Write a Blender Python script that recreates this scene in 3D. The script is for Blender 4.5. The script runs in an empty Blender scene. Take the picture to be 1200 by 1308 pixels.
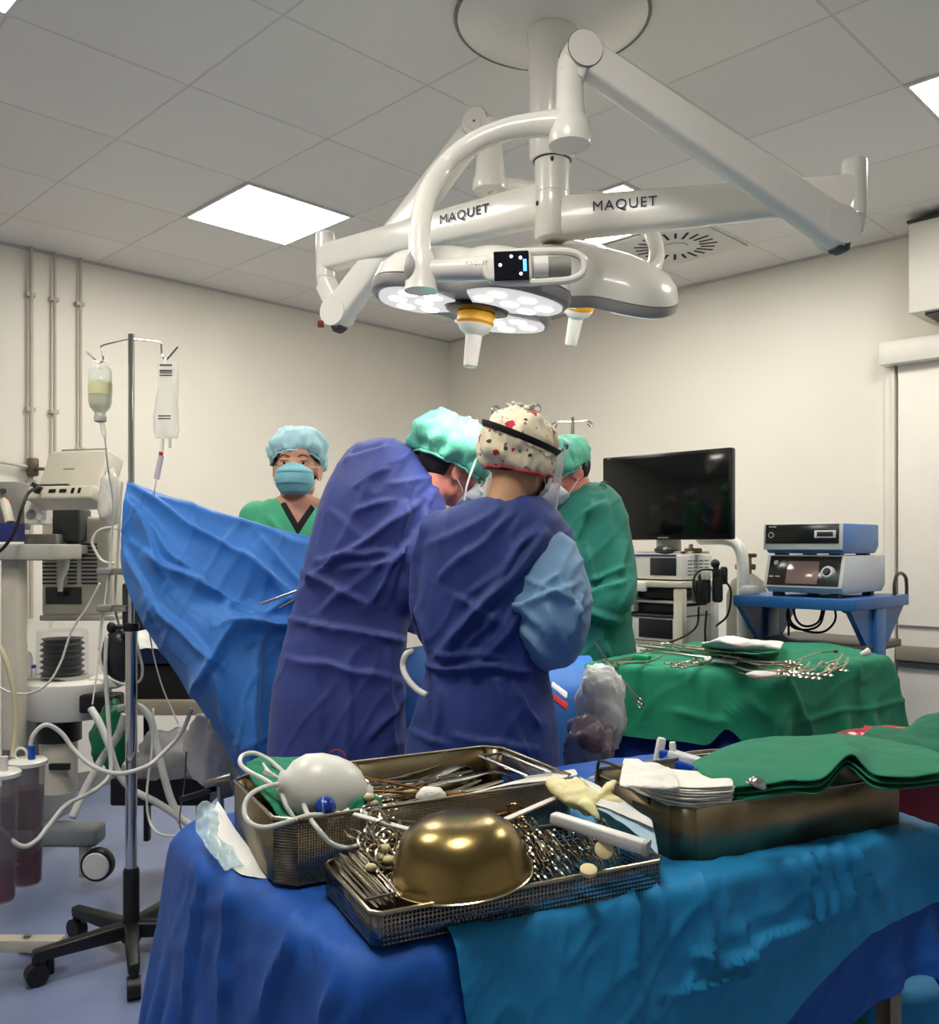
import bpy, bmesh, math, random
import numpy as np
from mathutils import Vector, Matrix, Euler, noise
R = random.Random(7)
PI = math.pi
F, HY, HC = 1150.0, 697.0, 1.40          # focal length in px, horizon row, camera height
CEIL = 3.04
COL = bpy.context.scene.collection
S2 = math.sqrt(2)

PO = 0.0                                 # depth offset of the figure being built
def P(x, y, Y):
    Y = Y+PO
    return Vector(((x-600)*Y/F, Y, HC-(y-HY)*Y/F))
def PZ(x, y, z):
    return P(x, y, (HC-z)*F/(y-HY))
def AB(a, b, z=0.0):
    return Vector(((a-b)/S2, (a+b)/S2, z))
def T(v): return Matrix.Translation(Vector(v))
def RX(d): return Matrix.Rotation(math.radians(d), 4, 'X')
def RY(d): return Matrix.Rotation(math.radians(d), 4, 'Y')
def RZ(d): return Matrix.Rotation(math.radians(d), 4, 'Z')
def SC(x, y, z): return Matrix.Diagonal((x, y, z, 1))

# ---------------------------------------------------------------- materials
def lin(c):
    def f(v):
        v /= 255.0
        return v/12.92 if v <= .04045 else ((v+.055)/1.055)**2.4
    return (f(c[0]), f(c[1]), f(c[2]), 1)
_M = {}
def mat(name, c, rough=.5, metal=0.0, emit=0.0, alpha=1.0, trans=0.0, ior=1.45, var=.06, vscale=6,
        bump=0.0, bscale=60, sheen=0.0, coat=0.0, sss=0.0, aniso=0.0, c2=None, weave=False):
    if name in _M: return _M[name]
    m = bpy.data.materials.new(name); m.use_nodes = True
    nt = m.node_tree; N = nt.nodes; L = nt.links
    b = N['Principled BSDF']
    col = lin(c)
    b.inputs['Base Color'].default_value = col
    b.inputs['Roughness'].default_value = rough
    b.inputs['Metallic'].default_value = metal
    b.inputs['IOR'].default_value = ior
    b.inputs['Alpha'].default_value = alpha
    b.inputs['Transmission Weight'].default_value = trans
    b.inputs['Sheen Weight'].default_value = sheen
    b.inputs['Coat Weight'].default_value = coat
    b.inputs['Anisotropic'].default_value = aniso
    if sss:
        b.inputs['Subsurface Weight'].default_value = sss
        b.inputs['Subsurface Radius'].default_value = (.012, .006, .004)
        b.inputs['Subsurface Scale'].default_value = 1.0
    if emit:
        b.inputs['Emission Color'].default_value = col
        b.inputs['Emission Strength'].default_value = emit
    tc = N.new('ShaderNodeTexCoord')
    if var and not emit:
        nz = N.new('ShaderNodeTexNoise'); nz.inputs['Scale'].default_value = vscale
        nz.inputs['Detail'].default_value = 5
        L.new(tc.outputs['Object'], nz.inputs['Vector'])
        mx = N.new('ShaderNodeMix'); mx.data_type = 'RGBA'
        d = lin(c2) if c2 else tuple(v*(1-var*2.2) for v in col[:3])+(1,)
        u = col if c2 else tuple(min(1, v*(1+var)) for v in col[:3])+(1,)
        mx.inputs[6].default_value = d; mx.inputs[7].default_value = u
        rp = N.new('ShaderNodeMapRange'); rp.inputs[1].default_value = .3; rp.inputs[2].default_value = .7
        L.new(nz.outputs['Fac'], rp.inputs[0]); L.new(rp.outputs[0], mx.inputs[0])
        L.new(mx.outputs[2], b.inputs['Base Color'])
    if bump:
        bp = N.new('ShaderNodeBump'); bp.inputs['Strength'].default_value = bump
        bp.inputs['Distance'].default_value = .01
        nb = N.new('ShaderNodeTexNoise'); nb.inputs['Scale'].default_value = bscale
        nb.inputs['Detail'].default_value = 6
        L.new(tc.outputs['Object'], nb.inputs['Vector'])
        L.new(nb.outputs['Fac'], bp.inputs['Height'])
        L.new(bp.outputs['Normal'], b.inputs['Normal'])
    _M[name] = m
    return m

def clear(name, c, alpha=.25, rough=.12, edge=.55, fleck=0.0):
    """thin clear plastic or glass: see-through face on, more solid at grazing angles, glossy"""
    if name in _M: return _M[name]
    m = mat(name, c, rough=rough, var=0)
    nt = m.node_tree; N = nt.nodes; L = nt.links; b = N['Principled BSDF']
    lw = N.new('ShaderNodeLayerWeight'); lw.inputs['Blend'].default_value = .35
    mr = N.new('ShaderNodeMapRange'); mr.inputs[3].default_value = alpha; mr.inputs[4].default_value = max(alpha, edge)
    L.new(lw.outputs['Facing'], mr.inputs[0]); L.new(mr.outputs[0], b.inputs['Alpha'])
    return m

# ---------------------------------------------------------------- bmesh builders
def BM(): return bmesh.new()
def _app(bm, geo, M):
    if M is not None: bmesh.ops.transform(bm, matrix=M, verts=geo)
def box(bm, c, s, M=None, bev=0.0, seg=2):
    """box centred on c, size s, then M"""
    r = bmesh.ops.create_cube(bm, size=1.0, matrix=T(c) @ SC(*s))
    vs = r['verts']
    if bev:
        es = list({e for v in vs for e in v.link_edges})
        rr = bmesh.ops.bevel(bm, geom=es, offset=min(bev, min(s)*.49), segments=seg, affect='EDGES', profile=.5)
        vs = list({v for f in rr['faces'] for v in f.verts} | {v for v in vs if v.is_valid})
        # collect the whole island
        st = list(vs); seen = set(st)
        while st:
            v = st.pop()
            for e in v.link_edges:
                o = e.other_vert(v)
                if o not in seen: seen.add(o); st.append(o)
        vs = list(seen)
    _app(bm, vs, M)
    return vs
def boxb(bm, x0, x1, y0, y1, z0, z1, M=None, bev=0.0, seg=2):
    return box(bm, ((x0+x1)/2, (y0+y1)/2, (z0+z1)/2), (abs(x1-x0), abs(y1-y0), abs(z1-z0)), M, bev, seg)
def loft(bm, rings, cap0=True, cap1=True, closed=True):
    """rings: list of equal length vector lists"""
    vr = [[bm.verts.new(p) for p in r] for r in rings]
    n = len(rings[0])
    for i in range(len(vr)-1):
        for j in range(n if closed else n-1):
            k = (j+1) % n
            try: bm.faces.new((vr[i][j], vr[i][k], vr[i+1][k], vr[i+1][j]))
            except ValueError: pass
    if cap0 and closed and n > 2: bm.faces.new(list(reversed(vr[0])))
    if cap1 and closed and n > 2: bm.faces.new(vr[-1])
    return vr
def lathe(bm, prof, M=None, seg=32, cap0=True, cap1=True):
    """prof: list of (r, z); axis local z"""
    rings = []
    for r, z in prof:
        rings.append([Vector((max(r, 1e-5)*math.cos(2*PI*k/seg), max(r, 1e-5)*math.sin(2*PI*k/seg), z)) for k in range(seg)])
    if M is not None: rings = [[M @ p for p in r] for r in rings]
    return loft(bm, rings, cap0, cap1)
def cyl(bm, p0, p1, r0, r1=None, seg=20):
    return tube(bm, [p0, p1], [r0, r0 if r1 is None else r1], seg)
def smoothpath(pts, n=8):
    """Catmull-Rom through pts"""
    p = [Vector(q) for q in pts]
    if len(p) < 3: return p
    out = []
    for i in range(len(p)-1):
        a = p[i-1] if i else p[0]*2-p[1]
        b, c = p[i], p[i+1]
        d = p[i+2] if i+2 < len(p) else p[-1]*2-p[-2]
        for k in range(n):
            t = k/n
            out.append(.5*((2*b)+(c-a)*t+(2*a-5*b+4*c-d)*t*t+(3*b-a-3*c+d)*t**3))
    out.append(p[-1])
    return out
def tube(bm, pts, r, seg=10, flat=1.0, closed=False, cap=True, up=None):
    pts = [Vector(q) for q in pts]
    n = len(pts)
    rr = r if isinstance(r, (list, tuple)) else [r]*n
    if len(rr) != n:
        rr = [float(np.interp(i/(n-1), np.linspace(0, 1, len(rr)), rr)) for i in range(n)]
    rings = []; prev = None
    for i, p in enumerate(pts):
        if closed: t = pts[(i+1) % n]-pts[i-1]
        else: t = pts[min(i+1, n-1)]-pts[max(i-1, 0)]
        if t.length < 1e-9: t = Vector((0, 0, 1))
        t.normalize()
        if prev is None:
            a = Vector(up) if up is not None else (Vector((0, 0, 1)) if abs(t.z) < .9 else Vector((1, 0, 0)))
            u = (a-t*a.dot(t)).normalized()
        else:
            u = prev-t*prev.dot(t)
            u = u.normalized() if u.length > 1e-6 else t.orthogonal().normalized()
        prev = u; w = t.cross(u)
        rings.append([p+(u*math.cos(2*PI*k/seg)*flat+w*math.sin(2*PI*k/seg))*rr[i] for k in range(seg)])
    if closed: rings.append(rings[0])
    return loft(bm, rings, cap and not closed, cap and not closed)
def torus(bm, M, Rr, r, seg=24, s2=8, a0=0, a1=360, sy=1.0):
    pts = []
    full = abs(a1-a0) >= 359.9
    n = seg if full else seg+1
    for k in range(n):
        a = math.radians(a0+(a1-a0)*k/seg)
        pts.append(M @ Vector((Rr*math.cos(a), Rr*sy*math.sin(a), 0)))
    tube(bm, pts, r, s2, closed=full)
def sphere(bm, M, u=24, v=16):
    r = bmesh.ops.create_uvsphere(bm, u_segments=u, v_segments=v, radius=1.0, matrix=M)
    return r['verts']
def prism(bm, poly, z0, z1, M=None, bev=0.0):
    """2D polygon extruded along local z"""
    lo = [bm.verts.new((x, y, z0)) for x, y in poly]; hi = [bm.verts.new((x, y, z1)) for x, y in poly]
    n = len(poly)
    bm.faces.new(list(reversed(lo))); bm.faces.new(hi)
    for i in range(n):
        k = (i+1) % n
        bm.faces.new((lo[i], lo[k], hi[k], hi[i]))
    vs = lo+hi
    if bev:
        es = list({e for v in vs for e in v.link_edges})
        rr = bmesh.ops.bevel(bm, geom=es, offset=bev, segments=2, affect='EDGES', profile=.5)
        vs = list({v for f in rr['faces'] for v in f.verts})
        st = list(vs); seen = set(st)
        while st:
            v = st.pop()
            for e in v.link_edges:
                o = e.other_vert(v)
                if o not in seen: seen.add(o); st.append(o)
        vs = list(seen)
    _app(bm, vs, M)
    return vs

# ---------------------------------------------------------------- objects
def wmat(o):
    m = o.matrix_basis.copy(); p = o.parent
    while p is not None:
        m = p.matrix_basis @ m; p = p.parent
    return m
def obj(name, bm, m, parent=None, label=None, cat=None, group=None, kind=None, smooth=35, solid=0, loc=None):
    """link a bmesh authored in world coordinates as one mesh object"""
    me = bpy.data.meshes.new(name)
    bmesh.ops.recalc_face_normals(bm, faces=bm.faces)
    bm.to_mesh(me); bm.free()
    o = bpy.data.objects.new(name, me); COL.objects.link(o)
    for mm in (m if isinstance(m, (list, tuple)) else [m]): me.materials.append(mm)
    if parent is not None:
        o.parent = parent; me.transform(wmat(parent).inverted())
    elif loc is not None:
        o.location = loc; me.transform(T(-Vector(loc)))
    if smooth:
        me.polygons.foreach_set('use_smooth', [True]*len(me.polygons))
        if smooth < 180: me.set_sharp_from_angle(angle=math.radians(smooth))
    if solid:
        md = o.modifiers.new('thickness', 'SOLIDIFY'); md.thickness = solid; md.offset = 0
    tag(o, label, cat, group, kind)
    return o
def tag(o, label=None, cat=None, group=None, kind=None):
    if label: o['label'] = label
    if cat: o['category'] = cat
    if group: o['group'] = group
    if kind: o['kind'] = kind
def thing(name, label, cat, loc=(0, 0, 0), rz=0, group=None):
    o = bpy.data.objects.new(name, None); COL.objects.link(o)
    o.location = loc; o.rotation_euler = (0, 0, math.radians(rz)); o.empty_display_size = .05
    bpy_m = T(loc) @ RZ(rz); o.matrix_basis = bpy_m
    tag(o, label, cat, group)
    return o
def part(name, label=None, **k): pass
def dup(root, M, label=None, group=None):
    r = root.copy(); COL.objects.link(r); r.matrix_basis = M
    if label: r['label'] = label
    if group: r['group'] = group
    for ch in list(root.children):
        c = ch.copy(); COL.objects.link(c); c.parent = r
        for g in list(ch.children):
            d = g.copy(); COL.objects.link(d); d.parent = c
    return r
def struct(name, bm, m, parent=None):
    return obj(name, bm, m, parent, kind=None if parent else 'structure')
def text(s, size, M, m, name='lettering', parent=None, depth=.0008, sx=1.0, spacing=1.0):
    """lettering as mesh, centred, lying in local xy plane of M"""
    cu = bpy.data.curves.new(name, 'FONT'); cu.body = s; cu.size = size; cu.extrude = depth
    cu.align_x = 'CENTER'; cu.align_y = 'CENTER'; cu.resolution_u = 3; cu.space_character = spacing
    t = bpy.data.objects.new(name, cu); COL.objects.link(t)
    dg = bpy.context.evaluated_depsgraph_get()
    me = bpy.data.meshes.new_from_object(t.evaluated_get(dg))
    bpy.data.objects.remove(t); bpy.data.curves.remove(cu)
    me.transform(M @ SC(sx, 1, 1)); me.materials.clear(); me.materials.append(m)
    o = bpy.data.objects.new(name, me); COL.objects.link(o); me.name = name
    if parent is not None:
        o.parent = parent; me.transform(wmat(parent).inverted())
    return o
def evalmesh(o, name):
    """bake modifiers into a fresh mesh"""
    dg = bpy.context.evaluated_depsgraph_get()
    me = bpy.data.meshes.new_from_object(o.evaluated_get(dg)); me.name = name
    return me
def remesh(bm, vox, smooth_it=4, sm=.5):
    """fuse overlapping closed shapes into one continuous surface; returns a bmesh"""
    bmesh.ops.recalc_face_normals(bm, faces=bm.faces)
    me = bpy.data.meshes.new('tmp'); bm.to_mesh(me); bm.free()
    o = bpy.data.objects.new('tmp', me); COL.objects.link(o)
    md = o.modifiers.new('r', 'REMESH'); md.mode = 'VOXEL'; md.voxel_size = vox
    if smooth_it:
        sd = o.modifiers.new('s', 'SMOOTH'); sd.factor = sm; sd.iterations = smooth_it
    me2 = evalmesh(o, 'tmp2')
    bpy.data.objects.remove(o); bpy.data.meshes.remove(me)
    b2 = bmesh.new(); b2.from_mesh(me2); bpy.data.meshes.remove(me2)
    return b2

# ---------------------------------------------------------------- cloth
def grid_sets(nu, nv):
    idx = np.arange(nu*nv).reshape(nu, nv)
    sets = []
    def add(a, b, k):
        a = a.ravel(); b = b.ravel()
        if len(a): sets.append((a, b, k))
    for s, k in ((1, 1.0), (2, .35)):
        for par in range(2*s) if s == 1 else range(4):
            r = [i for i in range(nu-s) if (i % (2*s)) == par]
            if r: add(idx[r, :], idx[[i+s for i in r], :], k)
            c = [j for j in range(nv-s) if (j % (2*s)) == par]
            if c: add(idx[:, c], idx[:, [j+s for j in c]], k)
    for par in range(2):
        r = [i for i in range(nu-1) if i % 2 == par]
        r1 = [i+1 for i in r]
        add(idx[r, :-1], idx[r1, 1:], .6)
        add(idx[r, 1:], idx[r1, :-1], .6)
    return sets
def cloth(X, nu, nv, collide, steps=200, it=6, pin=None, g=.0012, damp=.97, rest=None, bend=.35, scale=1.0, wind=None):
    """position based cloth on an nu x nv grid; X (N,3) world; collide(X, Xold) -> X"""
    sets = grid_sets(nu, nv)
    R0 = X if rest is None else rest
    rl = [np.linalg.norm(R0[a]-R0[b], axis=1)*scale for a, b, k in sets]
    V = X.copy()
    w = np.ones(len(X))
    if pin is not None: w[pin] = 0
    P0 = X.copy()
    for s in range(steps):
        d = (X-V)*damp
        V = X.copy()
        X = X+d*w[:, None]
        X[:, 2] -= g*w
        if wind is not None: X += wind(X, s)*w[:, None]
        for _ in range(it):
            for (a, b, k), L0 in zip(sets, rl):
                kk = k if k != .35 else bend
                e = X[b]-X[a]
                ln = np.linalg.norm(e, axis=1)+1e-9
                ws = w[a]+w[b]+1e-9
                cor = (kk*(ln-L0)/ln/ws)[:, None]*e
                X[a] += cor*w[a][:, None]
                X[b] -= cor*w[b][:, None]
            X = collide(X, V)
            if pin is not None: X[pin] = P0[pin]
    return X
def poly_collider(poly, ztop, mg, fr=.5, floor=.01, flare=0.0):
    """convex prism (counter-clockwise poly) standing on the floor"""
    ns = []
    for i in range(len(poly)):
        p, q = np.array(poly[i]), np.array(poly[(i+1) % len(poly)])
        e = (q-p)/np.linalg.norm(q-p); n = np.array((e[1], -e[0])); ns.append((n, float(n @ p)))
    def f(X, V):
        pen = np.stack([ztop+mg-X[:, 2]]+[d+mg+flare*np.clip(ztop-X[:, 2], 0, .8)-(X[:, :2] @ n) for n, d in ns], 1)
        ins = (pen > 0).all(1)
        if ins.any():
            i = np.where(ins)[0]; k = pen[i].argmin(1)
            tg = X[i]-V[i]
            top = k == 0
            X[i[top], 2] = ztop+mg
            X[i[top], :2] -= tg[top, :2]*fr
            for j, (n, d) in enumerate(ns):
                s = k == j+1
                if s.any():
                    ii = i[s]
                    X[ii, :2] += pen[ii, j+1][:, None]*n
                    X[ii, 2] -= tg[s, 2]*fr*.5
        lo = X[:, 2] < floor; X[lo, 2] = floor
        return X
    return f
def box_collider(boxes, fr=.6, floor=None):
    """boxes: list of (matrix world, half sizes, rounding margin)"""
    pre = []
    for M, h, mg in boxes:
        A = np.array(M.to_3x3()); c = np.array(M.translation)
        pre.append((A, c, np.array(h), mg))
    def f(X, V):
        for A, c, h, mg in pre:
            q = (X-c) @ A
            k = np.clip(q, -h, h)
            df = q-k
            dist = np.linalg.norm(df, axis=1)
            inside = dist < 1e-9
            near = (dist < mg) & ~inside
            if near.any():
                n = df[near]/dist[near][:, None]
                q2 = k[near]+n*mg
                new = q2 @ A.T+c
                old = V[near]
                tang = new-old
                nn = n @ A.T
                tang -= (tang*nn).sum(1)[:, None]*nn
                X[near] = new-tang*fr
            if inside.any():
                qi = q[inside]; pen = h-np.abs(qi)
                ax = pen.argmin(1)
                r = np.arange(len(qi))
                qi[r, ax] = np.sign(qi[r, ax]+1e-12)*(h[ax]+mg)
                X[inside] = qi @ A.T+c
        if floor is not None:
            lo = X[:, 2] < floor
            X[lo, 2] = floor
        return X
    return f
def grid_bm(X, nu, nv):
    bm = bmesh.new()
    vs = [bm.verts.new(p) for p in X]
    for i in range(nu-1):
        for j in range(nv-1):
            bm.faces.new((vs[i*nv+j], vs[(i+1)*nv+j], vs[(i+1)*nv+j+1], vs[i*nv+j+1]))
    return bm
def subdiv(o, n=1):
    md = o.modifiers.new('subdivision', 'SUBSURF'); md.levels = n; md.render_levels = n
def fbm(p, s, o=3):
    return noise.fractal(Vector(p)*s, 1.0, 2.0, o)
def crease(bm, segs, Yref, rough=.004, rs=9.0, view=True, seed=0.0):
    """folds in cloth: each seg = (x0,y0,x1,y1,width_px,height_m) on the side facing the room's near end"""
    bm.normal_update()
    S = [(x0, y0, x1, y1, w, h) for x0, y0, x1, y1, w, h in segs]
    mv = []
    for v in bm.verts:
        c = v.co; Y = c.y
        px = 600+c.x*F/Y; py = HY-(c.z-HC)*F/Y
        d = 0.0
        fac = max(0.0, min(1.0, -v.normal.y*2.2+.25)) if view else 1
        if fac > 0:
            wob = noise.noise(Vector((px*.02+seed, py*.02, 3.1)))*7
            for x0, y0, x1, y1, w, h in S:
                ex, ey = x1-x0, y1-y0
                L2 = ex*ex+ey*ey
                t = ((px-x0)*ex+(py-y0)*ey)/L2
                if t < -.15 or t > 1.15: continue
                L = math.sqrt(L2)
                dist = ((px-x0)*ey-(py-y0)*ex)/L+wob
                if abs(dist) > 3*w: continue
                tt = min(1, max(0, t))
                env = min(1, (tt+.12)*4)*min(1, (1.12-tt)*3)
                if t < 0 or t > 1: env *= .5
                q = dist/w
                # steep on one side, gentle on the other
                pr = math.exp(-(q*1.9)**2) if q > 0 else math.exp(-abs(q)*1.1)
                d += h*env*pr
            nn = noise.noise(Vector(((px+.55*py)*.021+seed, (py-.3*px)*.008, 7.7)))
            d += rough*.9*max(0, 1-abs(nn)*6)**2
        d *= fac
        d += rough*.8*fbm((c.x, c.y+seed, c.z*.6), rs, 4)
        mv.append(v.normal*d)
    for v, m_ in zip(bm.verts, mv): v.co += m_
# ================================================================ the room (walls turned 45 degrees to the view)
sc = bpy.context.scene
cam = bpy.data.cameras.new('camera'); camo = bpy.data.objects.new('camera', cam); COL.objects.link(camo)
camo.location = (0, 0, HC); camo.rotation_euler = (PI/2, 0, 0)
cam.sensor_fit = 'HORIZONTAL'; cam.sensor_width = 36; cam.lens = 36*F/1200
cam.shift_y = (HY-654)/1200; cam.clip_start = .02
sc.camera = camo
sc.view_settings.view_transform = 'Standard'; sc.view_settings.look = 'None'
sc.view_settings.exposure = 0.66; sc.view_settings.gamma = 1.0; sc.view_settings.use_curve_mapping = False
sc.cycles.use_denoising = True
try: sc.cycles.denoiser = 'OPENIMAGEDENOISE'
except Exception: pass
sc.cycles.max_bounces = 8; sc.cycles.diffuse_bounces = 4; sc.cycles.transparent_max_bounces = 12
sc.cycles.caustics_reflective = False; sc.cycles.caustics_refractive = False
sc.cycles.sample_clamp_indirect = 6

WA, WB, NA, NB = 5.0, 5.23, -2.4, -2.8      # wall planes along the two room axes
GA, GB = .36, .575                           # ceiling grid offsets
M_wall = mat('painted wall', (240, 234, 221), rough=.42, var=.015, vscale=1.5, bump=.04, bscale=300)
M_white = mat('white gloss enamel', (232, 230, 222), rough=.22, var=.02, coat=.3)
M_whitem = mat('white satin plastic', (226, 223, 213), rough=.45, var=.03)
M_cream = mat('cream plastic', (214, 207, 188), rough=.42, var=.04)
M_steel = mat('brushed steel', (170, 164, 152), rough=.28, metal=1, var=.08, vscale=20)
M_chrome = mat('polished chrome', (205, 205, 203), rough=.12, metal=1, var=.03)
M_black = mat('black plastic', (22, 22, 24), rough=.42, var=.1)
M_dgrey = mat('dark grey plastic', (66, 68, 70), rough=.45, var=.06)
M_grey = mat('grey plastic', (140, 140, 134), rough=.45, var=.04)
M_lgrey = mat('light grey plastic', (176, 174, 164), rough=.45, var=.03)
M_paper = mat('white paper', (236, 235, 230), rough=.8, var=.02)

def floor_mat():
    m = mat('vinyl floor', (104, 122, 164), rough=.3, var=0)
    nt = m.node_tree; N = nt.nodes; L = nt.links; b = N['Principled BSDF']
    tc = N.new('ShaderNodeTexCoord')
    n1 = N.new('ShaderNodeTexNoise'); n1.inputs['Scale'].default_value = 2.2; n1.inputs['Detail'].default_value = 8
    n2 = N.new('ShaderNodeTexNoise'); n2.inputs['Scale'].default_value = 240
    L.new(tc.outputs['Object'], n1.inputs['Vector']); L.new(tc.outputs['Object'], n2.inputs['Vector'])
    ad = N.new('ShaderNodeMath'); ad.operation = 'MULTIPLY_ADD'; ad.inputs[1].default_value = .35
    L.new(n2.outputs['Fac'], ad.inputs[0]); L.new(n1.outputs['Fac'], ad.inputs[2])
    cr = N.new('ShaderNodeValToRGB')
    cr.color_ramp.elements[0].position = .45; cr.color_ramp.elements[0].color = lin((112, 126, 162))
    cr.color_ramp.elements[1].position = .85; cr.color_ramp.elements[1].color = lin((138, 152, 188))
    L.new(ad.outputs[0], cr.inputs[0]); L.new(cr.outputs[0], b.inputs['Base Color'])
    rr = N.new('ShaderNodeMapRange'); rr.inputs[3].default_value = .22; rr.inputs[4].default_value = .42
    L.new(n1.outputs['Fac'], rr.inputs[0]); L.new(rr.outputs[0], b.inputs['Roughness'])
    return m
def ceil_mat():
    m = mat('metal ceiling tiles', (196, 191, 183), rough=.5, var=0)
    nt = m.node_tree; N = nt.nodes; L = nt.links; b = N['Principled BSDF']
    tc = N.new('ShaderNodeTexCoord')
    mp = N.new('ShaderNodeMapping'); mp.vector_type = 'TEXTURE'
    mp.inputs['Rotation'].default_value = (0, 0, PI/4)
    L.new(tc.outputs['Object'], mp.inputs['Vector'])
    sx = N.new('ShaderNodeSeparateXYZ'); L.new(mp.outputs[0], sx.inputs[0])
    outs = []
    for ax, off in ((0, GA), (1, GB)):
        s = N.new('ShaderNodeMath'); s.operation = 'SUBTRACT'; s.inputs[1].default_value = off
        L.new(sx.outputs[ax], s.inputs[0])
        d = N.new('ShaderNodeMath'); d.operation = 'DIVIDE'; d.inputs[1].default_value = .6; L.new(s.outputs[0], d.inputs[0])
        r = N.new('ShaderNodeMath'); r.operation = 'ROUND'; L.new(d.outputs[0], r.inputs[0])
        q = N.new('ShaderNodeMath'); q.operation = 'SUBTRACT'; L.new(d.outputs[0], q.inputs[0]); L.new(r.outputs[0], q.inputs[1])
        a = N.new('ShaderNodeMath'); a.operation = 'ABSOLUTE'; L.new(q.outputs[0], a.inputs[0])
        outs.append((a, r))
    mn = N.new('ShaderNodeMath'); mn.operation = 'MINIMUM'
    L.new(outs[0][0].outputs[0], mn.inputs[0]); L.new(outs[1][0].outputs[0], mn.inputs[1])
    mr = N.new('ShaderNodeMapRange'); mr.inputs[1].default_value = .004; mr.inputs[2].default_value = .012
    L.new(mn.outputs[0], mr.inputs[0])
    # slight tone change tile by tile
    fl = N.new('ShaderNodeVectorMath'); fl.operation = 'SNAP'; fl.inputs[1].default_value = (.6, .6, .6)
    of = N.new('ShaderNodeVectorMath'); of.operation = 'SUBTRACT'; of.inputs[1].default_value = (GA, GB, 0)
    L.new(mp.outputs[0], of.inputs[0]); L.new(of.outputs[0], fl.inputs[0])
    wn = N.new('ShaderNodeTexWhiteNoise'); L.new(fl.outputs[0], wn.inputs['Vector'])
    t = N.new('ShaderNodeMapRange'); t.inputs[3].default_value = .95; t.inputs[4].default_value = 1.0
    L.new(wn.outputs['Value'], t.inputs[0])
    mx = N.new('ShaderNodeMix'); mx.data_type = 'RGBA'
    mx.inputs[6].default_value = lin((214, 209, 200)); mx.inputs[7].default_value = lin((238, 234, 226))
    L.new(mr.outputs[0], mx.inputs[0])
    ml = N.new('ShaderNodeMix'); ml.data_type = 'RGBA'; ml.blend_type = 'MULTIPLY'; ml.inputs[0].default_value = 1
    L.new(mx.outputs[2], ml.inputs[6]); L.new(t.outputs[0], ml.inputs[7])
    L.new(ml.outputs[2], b.inputs['Base Color'])
    bp = N.new('ShaderNodeBump'); bp.inputs['Strength'].default_value = .25; bp.inputs['Distance'].default_value = .004
    L.new(mr.outputs[0], bp.inputs['Height']); L.new(bp.outputs[0], b.inputs['Normal'])
    return m

def slab(name, a0, a1, b0, b1, z0, z1, m):
    bm = BM(); boxb(bm, a0, a1, b0, b1, z0, z1, RZ(45))
    return struct(name, bm, m)
slab('floor', NA-.1, WA+.1, NB-.1, WB+.1, -.1, 0, floor_mat())
slab('ceiling', NA-.1, WA+.1, NB-.1, WB+.1, CEIL, CEIL+.1, ceil_mat())
slab('wall_left', NA-.1, WA+.1, WB, WB+.1, 0, CEIL, M_wall)
slab('wall_right', WA, WA+.1, NB-.1, WB, 0, CEIL, M_wall)
slab('wall_near_left', NA-.1, NA, NB-.1, WB, 0, CEIL, M_wall)
slab('wall_near_right', NA, WA, NB-.1, NB, 0, CEIL, M_wall)
# coved vinyl skirting
slab('baseboard_left', NA, WA, WB-.012, WB, 0, .1, M_grey)
slab('baseboard_right', WA-.012, WA, NB, WB-.012, 0, .1, M_grey)
# thin shadow gap trim where the ceiling meets the walls
M_trim = mat('ceiling edge angle', (206, 201, 190), rough=.5, var=.02)
slab('trim_1', NA, WA, WB-.02, WB, CEIL-.012, CEIL, M_trim)
slab('trim_2', WA-.02, WA, NB, WB-.02, CEIL-.012, CEIL, M_trim)

# ---- ceiling light panels (recessed LED, 600 x 600)
M_panel = mat('lit led panel', (255, 250, 240), emit=19.0, var=0)
M_frame = mat('white panel frame', (222, 219, 210), rough=.4, var=.02)
def led(a0, b0, label, first=[None]):
    c = AB(a0+.3, b0+.3, CEIL)
    if first[0] is None:
        t = thing('ceiling_light', label, 'ceiling light', c, 45, None)
        bm = BM()
        for sx, sy, lx, ly in ((0, .292, .6, .016), (0, -.292, .6, .016), (.292, 0, .016, .57), (-.292, 0, .016, .57)):
            box(bm, (sx, sy, -.004), (lx, ly, .008), T(c) @ RZ(45))
        obj('frame', bm, M_frame, t)
        bm = BM(); box(bm, (0, 0, -.0035), (.57, .57, .005), T(c) @ RZ(45))
        obj('diffuser', bm, M_panel, t)
        first[0] = t
    else:
        t = dup(first[0], T(c) @ RZ(45), label)
    return t
led(2.16, 3.575, 'square lit ceiling panel left of the surgical lamp, fully in view')
led(.36, 2.375, 'lit ceiling panel cut off at the top left corner of the photo')
led(3.36, 2.375, 'lit ceiling panel behind the right-hand lettered lamp arm')
led(3.36, .575, 'lit ceiling panel at the right edge of the photo')
led(.36, .575, 'lit ceiling panel directly overhead of the blue table, out of view')

# ---- air diffuser with radial slots
c = AB(3.96+.3, 2.375+.3, CEIL)
t = thing('ceiling_vent', 'square white ceiling air vent with a ring of radial slots', 'vent', c, 45)
bm = BM(); box(bm, (0, 0, -.006), (.56, .56, .012), T(c) @ RZ(45), bev=.004)
obj('face_plate', bm, M_frame, t)
M_dark = mat('dark slot', (40, 40, 40), rough=.8, var=0)
bm = BM()
for k in range(22):
    a = 360*k/22
    box(bm, (.175, 0, -.0125), (.075 if k % 2 else .095, .014, .003), T(c) @ RZ(a+45))
obj('slots', bm, M_dark, t, kind=None)
bm = BM(); lathe(bm, [(.07, -.012), (.07, -.018), (.0, -.02)], T(c), 24); obj('hub', bm, M_frame, t)

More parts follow.
